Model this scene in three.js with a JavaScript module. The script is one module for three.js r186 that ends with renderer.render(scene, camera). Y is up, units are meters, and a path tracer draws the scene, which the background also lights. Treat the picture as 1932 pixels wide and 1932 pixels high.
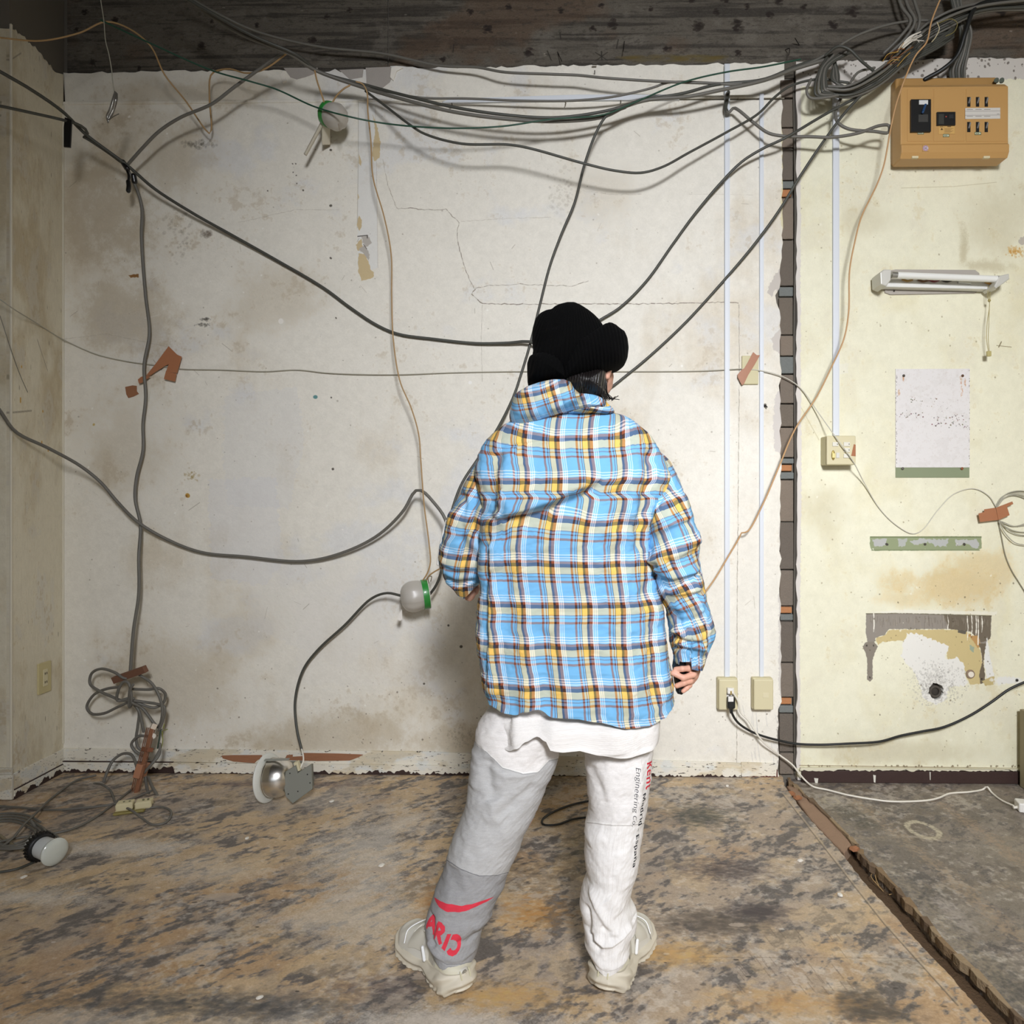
import * as THREE from 'three';
import { RoundedBoxGeometry } from 'three/addons/geometries/RoundedBoxGeometry.js';
import { RectAreaLightUniformsLib } from 'three/addons/lights/RectAreaLightUniformsLib.js';
import { mergeGeometries, mergeVertices } from 'three/addons/utils/BufferGeometryUtils.js';

// ------------------------------------------------------------------ camera, light, exposure
const F = 1340, IMG = 1932, CX = 1037, CY = 945;         // focal length and principal point, in pixels of the photograph
const CAM = new THREE.Vector3(0, 1.163, 3.015), YAW = 0.0175;
const scene = new THREE.Scene();
scene.background = new THREE.Color(0.55, 0.62, 0.70);
const camera = new THREE.PerspectiveCamera(2 * Math.atan(IMG / 2 / F) * 180 / Math.PI, 1, 0.05, 60);
camera.position.copy(CAM); camera.rotation.set(0, YAW, 0);
camera.setViewOffset(IMG, IMG, IMG / 2 - CX, IMG / 2 - CY, IMG, IMG);
const renderer = new THREE.WebGLRenderer({ antialias: true });
renderer.toneMapping = THREE.LinearToneMapping;
renderer.toneMappingExposure = 1.32;
renderer.shadowMap.enabled = true;
RectAreaLightUniformsLib.init();
const LAMP_POS = new THREE.Vector3(0.55, 2.92, 5.2), LAMP_AIM = new THREE.Vector3(0.9, 0.8, 0), LAMP_POWER = 80, LAMP_R = 0.45;   // reflector lamp behind the camera
const FILL_WINDOW_POWER = 0.6;

// ------------------------------------------------------------------ room dimensions (metres)
const ROOM = { x1: 3.0, x0: -3.4, z1: 7.4, top: 3.62 };

// ------------------------------------------------------------------ helpers
const V3 = (x, y, z) => new THREE.Vector3(x, y, z);
function rng(seed) { let a = seed >>> 0; return () => { a = (a + 0x6D2B79F5) >>> 0; let t = a; t = Math.imul(t ^ (t >>> 15), t | 1); t ^= t + Math.imul(t ^ (t >>> 7), t | 61); return ((t ^ (t >>> 14)) >>> 0) / 4294967296; }; }
const clamp = (v, a = 0, b = 1) => Math.min(b, Math.max(a, v));
const lerp = (a, b, t) => a + (b - a) * t;
const sstep = (a, b, v) => { const t = clamp((v - a) / (b - a)); return t * t * (3 - 2 * t); };
const cosY = Math.cos(YAW), sinY = Math.sin(YAW);
function ray(px, py) { const x = (px - CX) / F, y = -(py - CY) / F, z = -1; return V3(x * cosY + z * sinY, y, -x * sinY + z * cosY); }
function at(px, py, z = 0) { const d = ray(px, py); return CAM.clone().addScaledVector(d, (z - CAM.z) / d.z); }
function floorAt(px, py, y = 0) { const d = ray(px, py); return CAM.clone().addScaledVector(d, (y - CAM.y) / d.y); }
function sideAt(px, py, x) { const d = ray(px, py); return CAM.clone().addScaledVector(d, (x - CAM.x) / d.x); }

const counts = new Map();
function numbered(n) { const k = counts.get(n) || 0; counts.set(n, k + 1); return k ? `${n}_${String(k).padStart(3, '0')}` : n; }
const labels = new Map();
function part(name, geo, mat, parent) {
  const m = new THREE.Mesh(geo, mat); m.name = name; m.castShadow = m.receiveShadow = true; parent.add(m); return m;
}
function thing(name, label, category, group, pos) {
  const g = new THREE.Group(); g.name = numbered(name); scene.add(g);
  g.userData = { label, category }; if (group) g.userData.group = group;
  if (pos) g.position.copy(pos);
  return g;
}
function solo(name, label, category, geo, mat, group) {
  const m = part(numbered(name), geo, mat, scene); m.userData = { label, category }; if (group) m.userData.group = group; return m;
}
function struct(name, geo, mat) { const m = part(name, geo, mat, scene); m.userData = { kind: 'structure' }; return m; }
function structGroup(name) { const g = new THREE.Group(); g.name = name; scene.add(g); g.userData = { kind: 'structure' }; return g; }
const sub = (child, geo, mat, parent, label) => { const m = part(child, geo, mat, parent); if (label) m.userData.label = label; return m; };

const mat = (c, rough = 0.7, o = {}) => new THREE.MeshStandardMaterial({ color: c, roughness: rough, ...o });
const phys = (c, rough, o = {}) => new THREE.MeshPhysicalMaterial({ color: c, roughness: rough, ...o });

function box(x0, x1, y0, y1, z0, z1, r = 0) {
  const w = Math.abs(x1 - x0), h = Math.abs(y1 - y0), d = Math.abs(z1 - z0);
  const g = r > 0 ? new RoundedBoxGeometry(w, h, d, 2, Math.min(r, w / 2.05, h / 2.05, d / 2.05)) : new THREE.BoxGeometry(w, h, d);
  return g.translate((x0 + x1) / 2, (y0 + y1) / 2, (z0 + z1) / 2);
}
// a box on the back wall: photo rectangle at the depth of its front face
function wbox(px0, py0, px1, py1, z0, z1, r = 0) { const a = at(px0, py0, z1), b = at(px1, py1, z1); return box(a.x, b.x, b.y, a.y, z0, z1, r); }
const strip = (g) => { const n = g.index ? g.toNonIndexed() : g; for (const k of Object.keys(n.attributes)) if (!['position', 'normal', 'uv'].includes(k)) n.deleteAttribute(k); return n; };
const merge = (list) => mergeGeometries(list.map(strip), false);
function curve(pts, tension = 0.5) { return new THREE.CatmullRomCurve3(pts, false, 'centripetal', tension); }
function tube(pts, r, seg = 0, rad = 8) {
  const c = curve(pts); const g = new THREE.TubeGeometry(c, seg || Math.max(8, pts.length * 7), r, rad, false);
  // closed ends
  const p0 = c.getPoint(0), p1 = c.getPoint(1), s = (p) => new THREE.SphereGeometry(r * 0.999, rad, 5).translate(p.x, p.y, p.z);
  return merge([g, s(p0), s(p1)]);
}
function rod(a, b, r, rad = 10, r2 = r) {
  const d = b.clone().sub(a), g = new THREE.CylinderGeometry(r2, r, d.length(), rad, 1);
  g.translate(0, d.length() / 2, 0); g.applyQuaternion(new THREE.Quaternion().setFromUnitVectors(V3(0, 1, 0), d.clone().normalize()));
  return g.translate(a.x, a.y, a.z);
}
// sheet: outline (world x,y pairs) extruded from z0 to z1, uv in metres
function slab(pts, z0, z1, bevel = 0, holes = []) {
  const s = new THREE.Shape(pts.map(([x, y]) => new THREE.Vector2(x, y)));
  for (const h of holes) s.holes.push(new THREE.Path(h.map(([x, y]) => new THREE.Vector2(x, y))));
  const g = new THREE.ExtrudeGeometry(s, { depth: Math.max(1e-4, z1 - z0 - bevel), bevelEnabled: bevel > 0, bevelThickness: bevel, bevelSize: bevel, bevelOffset: -bevel, bevelSegments: 2, steps: 1 });
  return g.translate(0, 0, z0 + 0);
}
const pxPoly = (list, z = 0) => list.map(([x, y]) => { const p = at(x, y, z); return [p.x, p.y]; });
// uv from position: u=(x-x0)/w, v=(y-y0)/h over the given axes
function planarUV(g, ax, x0, w, ay, y0, h) {
  const p = g.attributes.position, uv = new Float32Array(p.count * 2);
  for (let i = 0; i < p.count; i++) { const q = [p.getX(i), p.getY(i), p.getZ(i)]; uv[2 * i] = (q[ax] - x0) / w; uv[2 * i + 1] = (q[ay] - y0) / h; }
  g.setAttribute('uv', new THREE.BufferAttribute(uv, 2)); return g;
}
// ragged line between photo points: returns points with noise in y
function ragged(x0, y0, x1, y1, n, amp, R) { const o = []; let d = 0; for (let i = 0; i <= n; i++) { d = d * 0.6 + (R() - 0.5) * amp; o.push([lerp(x0, x1, i / n), lerp(y0, y1, i / n) + d]); } return o; }

// ------------------------------------------------------------------ noise fields and textures
function field(n, seed, cells, oct, gain = 0.5, ax = 1, ay = 1) {
  const out = new Float32Array(n * n), R = rng(seed); let amp = 1, tot = 0, c = cells;
  for (let o = 0; o < oct; o++) {
    const cx = Math.max(1, Math.round(c * ax)), cy = Math.max(1, Math.round(c * ay)), g = new Float32Array(cx * cy);
    for (let i = 0; i < g.length; i++) g[i] = R();
    const ix0 = new Int32Array(n), ix1 = new Int32Array(n), tx = new Float32Array(n);
    for (let i = 0; i < n; i++) { const f = i / n * cx, a = Math.floor(f), t = f - a; ix0[i] = a % cx; ix1[i] = (a + 1) % cx; tx[i] = t * t * (3 - 2 * t); }
    for (let j = 0; j < n; j++) {
      const f = j / n * cy, a = Math.floor(f), t0 = f - a, t = t0 * t0 * (3 - 2 * t0), r0 = (a % cy) * cx, r1 = ((a + 1) % cy) * cx;
      for (let i = 0; i < n; i++) {
        const A = g[r0 + ix0[i]], B = g[r0 + ix1[i]], C = g[r1 + ix0[i]], D = g[r1 + ix1[i]], u = tx[i];
        const top = A + (B - A) * u, bot = C + (D - C) * u; out[j * n + i] += amp * (top + (bot - top) * t);
      }
    }
    tot += amp; amp *= gain; c *= 2;
  }
  for (let i = 0; i < out.length; i++) out[i] /= tot;
  // stretch to a usable 0..1
  let m = 0; for (let i = 0; i < out.length; i += 7) m += out[i]; m /= Math.ceil(out.length / 7);
  let s = 0; for (let i = 0; i < out.length; i += 7) s += (out[i] - m) ** 2; s = Math.sqrt(s / Math.ceil(out.length / 7));
  for (let i = 0; i < out.length; i++) out[i] = clamp(0.5 + (out[i] - m) / (s * 5));
  return out;
}
const NF = 1024;
const fCoarse = field(NF, 11, 4, 6, 0.55), fMid = field(NF, 23, 12, 6, 0.6), fFine = field(NF, 37, 60, 4, 0.7), fGrain = field(NF, 41, 256, 2, 0.8);
const fStreak = field(NF, 53, 8, 6, 0.62, 1, 4), fStreakV = field(NF, 59, 8, 6, 0.62, 5, 1);
function fs(f, x, y) { // bilinear, wrapped; x,y in field units 0..1
  x = (x - Math.floor(x)) * NF; y = (y - Math.floor(y)) * NF;
  const i = Math.floor(x), j = Math.floor(y), u = x - i, v = y - j, i0 = i & 1023, i1 = (i + 1) & 1023, j0 = (j & 1023) * NF, j1 = ((j + 1) & 1023) * NF;
  const a = f[j0 + i0], b = f[j0 + i1], c = f[j1 + i0], d = f[j1 + i1];
  return (a + (b - a) * u) * (1 - v) + (c + (d - c) * u) * v;
}
function canvas(w, h) { const c = document.createElement('canvas'); c.width = w; c.height = h; return c; }
function paint(w, h, fn) { // fn(x 0..1, y 0..1 from top) -> [r,g,b] sRGB 0..255
  const c = canvas(w, h), g = c.getContext('2d'), im = g.createImageData(w, h), d = im.data; let k = 0;
  for (let j = 0; j < h; j++) for (let i = 0; i < w; i++) { const o = fn(i / w, j / h); d[k++] = o[0]; d[k++] = o[1]; d[k++] = o[2]; d[k++] = 255; }
  g.putImageData(im, 0, 0); return c;
}
function texOf(c, srgb = true) { const t = new THREE.CanvasTexture(c); if (srgb) t.colorSpace = THREE.SRGBColorSpace; t.wrapS = t.wrapT = THREE.RepeatWrapping; t.magFilter = THREE.LinearFilter; t.anisotropy = 8; return t; }
const mix3 = (a, b, t) => [a[0] + (b[0] - a[0]) * t, a[1] + (b[1] - a[1]) * t, a[2] + (b[2] - a[2]) * t];
function heightTex(n, fn) { return texOf(paint(n, n, (x, y) => { const v = clamp(fn(x, y)) * 255; return [v, v, v]; }), false); }
const plasterBump = heightTex(1024, (x, y) => 0.45 * fs(fMid, x * 2, y * 2) + 0.35 * fs(fFine, x * 2, y * 2) + 0.2 * fs(fGrain, x * 2, y * 2));

// ------------------------------------------------------------------ room shell
const XL = at(119, 900, 0).x, XC0 = at(1473, 900, 0).x, XC1 = at(1506, 900, 0).x, XRW = 2.35;
const ZRET = sideAt(21, 1100, XL).z;                       // depth of the short return wall on the left
const YLEDGE = at(700, 189, 0).y, YBEAM = at(700, 128, 0).y;
const WT = { x0: XL, w: XC0 - XL + 0.02, y0: 0, h: 3.06 }, RT = { x0: XC1 - 0.02, w: XRW - XC1 + 0.04, y0: 0, h: 3.06 };
const RA = rng(7);

function wallCanvas(T, base, n, m) {
  const c = paint(n, m, base), g = c.getContext('2d');
  const P = (px, py) => { const p = at(px, py, 0); return [(p.x - T.x0) / T.w * n, (1 - (p.y - T.y0) / T.h) * m]; };
  const k = n / T.w * 0.00225;                              // canvas pixels per photo pixel
  const line = (pts, w, col) => { g.strokeStyle = col; g.lineWidth = w * k; g.lineCap = 'round'; g.lineJoin = 'round'; g.beginPath(); pts.forEach((q, i) => { const [x, y] = P(q[0], q[1]); i ? g.lineTo(x, y) : g.moveTo(x, y); }); g.stroke(); };
  const poly = (pts, col, jit = 0) => { g.fillStyle = col; g.beginPath(); const out = [];
    for (let i = 0; i < pts.length; i++) { const a = pts[i], b = pts[(i + 1) % pts.length], s = Math.max(1, Math.ceil(Math.hypot(b[0] - a[0], b[1] - a[1]) / 3)); for (let q = 0; q < s; q++) out.push([lerp(a[0], b[0], q / s) + (RA() - 0.5) * jit, lerp(a[1], b[1], q / s) + (RA() - 0.5) * jit]); }
    out.forEach((q, i) => { const [x, y] = P(q[0], q[1]); i ? g.lineTo(x, y) : g.moveTo(x, y); }); g.closePath(); g.fill(); };
  const dot = (x, y, r, col) => { const [a, b] = P(x, y); g.fillStyle = col; g.beginPath(); g.ellipse(a, b, r * k * (0.8 + RA() * 0.5), r * k * (0.7 + RA() * 0.6), RA() * 3, 0, 7); g.fill(); };
  const rough = (pts, w, col, jit) => { const o = []; for (let i = 0; i + 1 < pts.length; i++) { const a = pts[i], b = pts[i + 1], s = Math.max(2, Math.ceil(Math.hypot(b[0] - a[0], b[1] - a[1]) / 6)); for (let q = 0; q < s; q++) o.push([lerp(a[0], b[0], q / s) + (RA() - 0.5) * jit, lerp(a[1], b[1], q / s) + (RA() - 0.5) * jit]); } o.push(pts[pts.length - 1]); for (let i = 0; i + 1 < o.length; i++) line([o[i], o[i + 1]], w * (0.4 + RA()), col); };
  // scattered scuffs and specks
  const specks = (cnt, x0, y0, x1, y1, col, r0, r1) => { for (let i = 0; i < cnt; i++) dot(lerp(x0, x1, RA()), lerp(y0, y1, RA()), lerp(r0, r1, RA() ** 3), col); };
  // a patch of dirt: many small grains inside a soft ellipse
  const grime = (cx, cy, rx, ry, cnt, col, r = 1.6) => { for (let i = 0; i < cnt; i++) { const a = RA() * 6.283, q = Math.sqrt(-2 * Math.log(1 - RA() * 0.98)) * 0.45; dot(cx + Math.cos(a) * q * rx, cy + Math.sin(a) * q * ry, r * (0.4 + RA()), col); } };
  return { c, g, P, k, line, poly, dot, rough, specks, grime };
}
// ---- cream wall
// patches of dirt and painted dimming with broken, grainy outlines: [photo x, y, rx, ry, strength]
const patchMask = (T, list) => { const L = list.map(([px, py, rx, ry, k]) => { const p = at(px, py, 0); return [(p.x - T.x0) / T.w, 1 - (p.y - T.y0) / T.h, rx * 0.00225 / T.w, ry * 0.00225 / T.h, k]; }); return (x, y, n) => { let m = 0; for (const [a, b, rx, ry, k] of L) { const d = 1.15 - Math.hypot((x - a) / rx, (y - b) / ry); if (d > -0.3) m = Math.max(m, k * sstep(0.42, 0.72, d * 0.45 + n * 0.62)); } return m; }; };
const dirtFalloffCream = patchMask(WT, [[200, 400, 150, 190, 1], [220, 590, 170, 130, 0.85], [320, 300, 130, 110, 0.7], [520, 570, 130, 100, 0.5], [330, 1290, 200, 150, 0.6], [640, 1390, 260, 60, 0.8], [240, 830, 130, 150, 0.5], [470, 1180, 120, 90, 0.4], [860, 1400, 120, 50, 0.8], [1130, 360, 110, 80, 0.3], [380, 170, 260, 40, 0.7]]);  // dirt, with part of the light falloff at upper left painted in
const creamBase = (x, y) => {
  const a = fs(fCoarse, x * 0.9 + 0.1, y * 0.9), b = fs(fMid, x * 1.3, y * 1.3), c = fs(fFine, x * 2, y * 2), s = fs(fStreakV, x * 1.2, y * 0.8), gr = fs(fGrain, x * 3, y * 3);
  let o = [231, 226, 213];
  o = mix3(o, [207, 194, 170], sstep(0.52, 0.86, a * 0.55 + b * 0.3 + s * 0.15) * 0.6);
  o = mix3(o, [222, 221, 218], sstep(0.6, 0.78, fs(fCoarse, x * 1.1 + 0.5, y * 1.5 + 0.3) * 0.6 + b * 0.4) * 0.7);
  o = mix3(o, [186, 172, 148], sstep(0.66, 0.9, b * 0.5 + c * 0.5) * 0.45);
  o = mix3(o, [176, 160, 132], dirtFalloffCream(x, y, b * 0.5 + c * 0.3 + gr * 0.2) * 0.55);
  const n = (gr - 0.5) * 7 + (c - 0.5) * 9; return [o[0] + n, o[1] + n, o[2] + n];
};
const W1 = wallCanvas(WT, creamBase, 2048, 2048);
{
  const { line, poly, dot, rough, specks, grime } = W1;
  // soot-brown handling dirt, upper left, made of grains
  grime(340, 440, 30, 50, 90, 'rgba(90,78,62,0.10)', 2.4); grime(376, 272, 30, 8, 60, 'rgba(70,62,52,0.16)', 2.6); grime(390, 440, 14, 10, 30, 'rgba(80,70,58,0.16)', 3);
  
  
  grime(880, 1390, 60, 25, 160, 'rgba(80,68,50,0.10)', 1.8); grime(1060, 360, 40, 50, 90, 'rgba(110,98,80,0.10)', 2.6);
  // bluish repainted patches with roller edges
  poly([[425, 745], [560, 730], [575, 830], [545, 960], [430, 955], [420, 850]], 'rgba(214,215,216,0.28)', 8);
  poly([[392, 905], [520, 900], [535, 1060], [500, 1105], [398, 1090]], 'rgba(216,217,219,0.34)', 8);
  poly([[440, 1040], [720, 1060], [740, 1200], [640, 1260], [470, 1180]], 'rgba(226,223,214,0.30)', 10);
  poly([[560, 1130], [740, 1060], [830, 1080], [840, 1300], [560, 1290]], 'rgba(228,224,214,0.25)', 10);
  // vertical paper joint with peeled tan spots and grey plaster
  poly([[676, 192], [708, 192], [713, 505], [700, 510], [674, 500]], 'rgba(224,224,220,0.6)', 2);
  line([[676, 192], [676, 300], [674, 430]], 1.1, 'rgba(150,140,120,0.5)'); line([[708, 200], [711, 360], [713, 505]], 0.9, 'rgba(190,184,170,0.7)');
  poly([[703, 215], [712, 240], [718, 270], [716, 298], [706, 305], [702, 290], [708, 250]], '#cdb98f', 2);
  poly([[677, 290], [682, 305], [681, 313], [677, 308]], '#cbb78e', 1); poly([[675, 365], [678, 372], [675, 378]], '#cbb78e', 1);
  poly([[677, 407], [683, 415], [682, 428], [678, 436], [673, 424]], '#c9b48a', 1);
  poly([[671, 462], [682, 450], [684, 470], [675, 474]], '#c9b48a', 2); poly([[676, 478], [690, 480], [700, 510], [706, 514], [704, 524], [682, 530], [676, 512]], '#cbb68b', 2);
  poly([[682, 446], [694, 444], [701, 458], [692, 466], [684, 458]], '#b9b2a8', 2); poly([[676, 471], [688, 462], [697, 480], [696, 492], [688, 480]], '#b7b0a6', 2);
  line([[675, 446], [693, 444], [693, 449]], 1.6, '#4a443c'); line([[686, 461], [692, 470]], 1.2, '#5a5348');
  // long vertical cracks and settlement cracks
  rough([[722, 300], [732, 350], [748, 392], [752, 394]], 0.7, 'rgba(140,128,108,0.75)', 1.2);
  rough([[752, 394], [775, 393], [800, 396], [842, 395], [846, 400], [866, 420], [862, 445], [872, 490], [878, 510], [892, 540], [896, 546]], 1.0, 'rgba(120,108,90,0.85)', 2);
  rough([[896, 544], [925, 539], [980, 536], [1080, 540], [1110, 530]], 0.9, 'rgba(128,116,98,0.8)', 2);
  rough([[896, 546], [890, 555], [910, 573], [980, 574], [1105, 573], [1150, 574], [1240, 573], [1300, 572], [1360, 570], [1393, 572]], 1.1, 'rgba(110,98,80,0.9)', 2.2);
  rough([[910, 575], [908, 640], [910, 720]], 0.6, 'rgba(150,140,122,0.6)', 1); rough([[870, 418], [960, 412], [1040, 410]], 0.6, 'rgba(165,154,136,0.6)', 1.4);
  rough([[1394, 575], [1395, 700], [1393, 900], [1391, 1100], [1390, 1330], [1390, 1440]], 0.8, 'rgba(130,120,104,0.8)', 1);
  rough([[1100, 360], [1160, 368], [1210, 366]], 0.6, 'rgba(170,160,145,0.7)', 2); rough([[1300, 366], [1420, 368]], 0.5, 'rgba(180,172,156,0.6)', 1);
  rough([[450, 420], [560, 395], [640, 396]], 0.7, 'rgba(160,150,132,0.5)', 1.5); rough([[120, 640], [200, 630], [320, 655]], 0.7, 'rgba(150,140,120,0.4)', 1);
  // spots
  for (const [x, y, r] of [[624, 283, 2], [552, 309, 1.3], [558, 309, 1.3], [553, 325, 1.2], [559, 331, 1.2], [560, 346, 1.4], [572, 359, 1.8], [505, 360, 1.3], [624, 388, 2.2], [624, 487, 2], [628, 885, 2.2], [634, 600, 1.6], [800, 1290, 2], [870, 1220, 2.4], [846, 1180, 1.8], [1443, 765, 4], [625, 750, 1.6]]) dot(x, y, r, 'rgba(70,62,52,0.85)');
  dot(595, 749, 4, '#5f8e8c'); dot(530, 606, 5, '#eee9df'); dot(354, 935, 4, '#b98f3d'); dot(352, 936, 2, '#8a5d20'); dot(177, 801, 3, '#c2ab6c'); dot(887, 722, 3, '#f2efe8');
  poly([[242, 519], [262, 517], [262, 523], [246, 524]], '#8c6233', 1.5);
  grime(360, 897, 14, 12, 60, 'rgba(150,124,70,0.25)', 1.6); grime(384, 613, 14, 4, 40, 'rgba(60,56,50,0.25)', 1.6); grime(386, 602, 10, 3, 30, 'rgba(60,56,50,0.25)', 1.6);
  specks(900, 118, 140, 1475, 1460, 'rgba(110,98,78,0.35)', 0.3, 1.5); specks(260, 118, 1280, 1475, 1450, 'rgba(80,68,50,0.5)', 0.3, 1.8); specks(160, 118, 190, 1475, 1400, 'rgba(245,242,234,0.7)', 0.5, 2.4);
  for (let i = 0; i < 90; i++) { const x = lerp(130, 1460, RA()), y = lerp(220, 1400, RA()), l = 4 + RA() * 22, a = RA() * 6.28; line([[x, y], [x + Math.cos(a) * l, y + Math.sin(a) * l]], 0.5 + RA() * 0.6, `rgba(${RA() < 0.5 ? '120,108,88' : '240,236,226'},${0.25 + RA() * 0.3})`); }
  for (let i = 0; i < 18; i++) { const x = 1400 + RA() * 70, y = 1330 + RA() * 100, l = 10 + RA() * 30; line([[x, y], [x + 6 - RA() * 4, y + l]], 0.6, 'rgba(140,140,146,0.45)'); }
  // broken edge beside the chase: bare grey plaster and chipped paint
  poly([[1475, 500], [1462, 520], [1452, 536], [1448, 552], [1456, 560], [1464, 545], [1475, 560]], '#c3bbb1', 3);
  poly([[1475, 620], [1464, 628], [1456, 640], [1460, 660], [1475, 668]], '#c9c1b8', 3); poly([[1475, 730], [1462, 748], [1459, 800], [1462, 850], [1475, 860]], '#cfc8c0', 4);
  poly([[1475, 1100], [1469, 1120], [1470, 1300], [1475, 1320]], '#cfc9c0', 4); poly([[1475, 980], [1470, 990], [1470, 1040], [1475, 1050]], '#d6d0c6', 3); poly([[1475, 1330], [1467, 1345], [1468, 1440], [1475, 1446]], '#bdb6ac', 4);
  poly([[1480, 196], [1474, 230], [1476, 330], [1472, 420], [1480, 440]], '#d9cfa8', 3);
}
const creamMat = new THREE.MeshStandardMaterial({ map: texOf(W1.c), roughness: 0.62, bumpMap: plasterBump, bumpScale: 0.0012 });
const wallUV = (g, T = WT) => planarUV(g, 0, T.x0, T.w, 1, T.y0, T.h);

// concrete shell behind the plaster
const concreteDark = mat(0x6b655b, 0.9);
const wallBack = structGroup('wall_back');
part('concrete_core', box(ROOM.x0, ROOM.x1, -0.2, ROOM.top, -0.25, -0.032), concreteDark, wallBack);
{ // lower plaster sheet, right edge chipped along the chase
  const R = rng(71), edge = [];
  for (let i = 0; i <= 90; i++) { const y = lerp(1466, 188, i / 90); let x = 1473 + (R() - 0.5) * 5; if (y > 545 && y < 580) x -= 9; if (y > 1330) x -= 4; if (y < 500) x += 3; if (y > 720 && y < 735) x -= 3; edge.push([x, y]); }
  const e = pxPoly(edge);
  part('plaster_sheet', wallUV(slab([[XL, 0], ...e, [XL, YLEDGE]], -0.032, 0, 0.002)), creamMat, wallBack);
  const top = []; const steps = 130;                        // broken upper edge against the beam
  for (let i = 0; i <= steps; i++) { const x = lerp(1480, 119, i / steps); let y = lerp(118, 137, i / steps) + (R() - 0.5) * 5; if (x > 540 && x < 735) y += 3 + (R() - 0.5) * 4; if (x > 735 && x < 760) y -= 4; top.push([x, y]); }
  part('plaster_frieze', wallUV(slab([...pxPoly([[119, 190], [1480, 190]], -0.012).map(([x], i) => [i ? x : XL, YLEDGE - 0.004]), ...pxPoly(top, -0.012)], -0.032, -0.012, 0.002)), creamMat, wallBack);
  const led = box(XL, at(1474, 188).x, YLEDGE - 0.008, YLEDGE + 0.006, -0.014, 0.004, 0.004);
  part('ledge', wallUV(led), creamMat, wallBack);
  // flakes where the frieze plaster has come away
  const grey = new THREE.MeshStandardMaterial({ color: 0xaaa39b, roughness: 0.95, bumpMap: plasterBump, bumpScale: 0.003 });
  for (const q of [[[535, 128], [600, 128], [592, 140], [575, 146], [560, 150], [548, 146]], [[640, 132], [686, 130], [684, 146], [660, 150]], [[690, 128], [738, 126], [742, 140], [736, 155], [722, 166], [692, 168]]]) part('bare_patch', slab(pxPoly(q, -0.0118), -0.0125, -0.0112), grey, wallBack);
  // raised paint flakes along the chase edge and at the frieze break
  const flake = mat(0xeee8dc, 0.5);
  for (const q of [[[738, 128], [748, 124], [760, 128], [748, 134], [742, 152], [736, 146]], [[529, 140], [536, 132], [540, 152], [533, 156]]]) part('paint_flake', slab(pxPoly(q, -0.006), -0.0118, -0.006, 0.001), flake, wallBack);
}
// ---- yellow wall right of the chase
const dirtYellow = patchMask(RT, [[1818, 468, 16, 70, 1], [1850, 500, 80, 22, 0.9], [1640, 420, 80, 40, 0.4], [1560, 960, 60, 70, 0.4], [1880, 420, 90, 110, 0.5], [1720, 1420, 200, 30, 0.5]]), rustYellow = patchMask(RT, [[1770, 1100, 150, 50, 1], [1850, 1075, 90, 55, 0.8], [1700, 1130, 90, 24, 0.6]]);
const yellowBase = (x, y) => {
  const a = fs(fCoarse, x * 0.6 + 0.3, y * 0.9 + 0.2), b = fs(fMid, x * 0.8 + 0.2, y * 1.3), c = fs(fFine, x * 0.8, y * 1.6), gr = fs(fGrain, x * 2, y * 4);
  let o = [231, 227, 201];
  o = mix3(o, [224, 217, 184], sstep(0.45, 0.8, a * 0.6 + b * 0.4) * 0.9); o = mix3(o, [226, 221, 198], sstep(0.62, 0.8, b) * 0.5);
  o = mix3(o, [206, 192, 150], sstep(0.68, 0.9, b * 0.4 + c * 0.6) * 0.4);
  const pn = b * 0.5 + c * 0.3 + gr * 0.2; o = mix3(o, [168, 154, 118], dirtYellow(x, y, pn) * 0.5); o = mix3(o, [206, 176, 118], rustYellow(x, y, pn) * 0.55);
  const n = (gr - 0.5) * 6 + (c - 0.5) * 8; return [o[0] + n, o[1] + n, o[2] + n];
};
const W2 = wallCanvas(RT, yellowBase, 1024, 2048);
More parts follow.
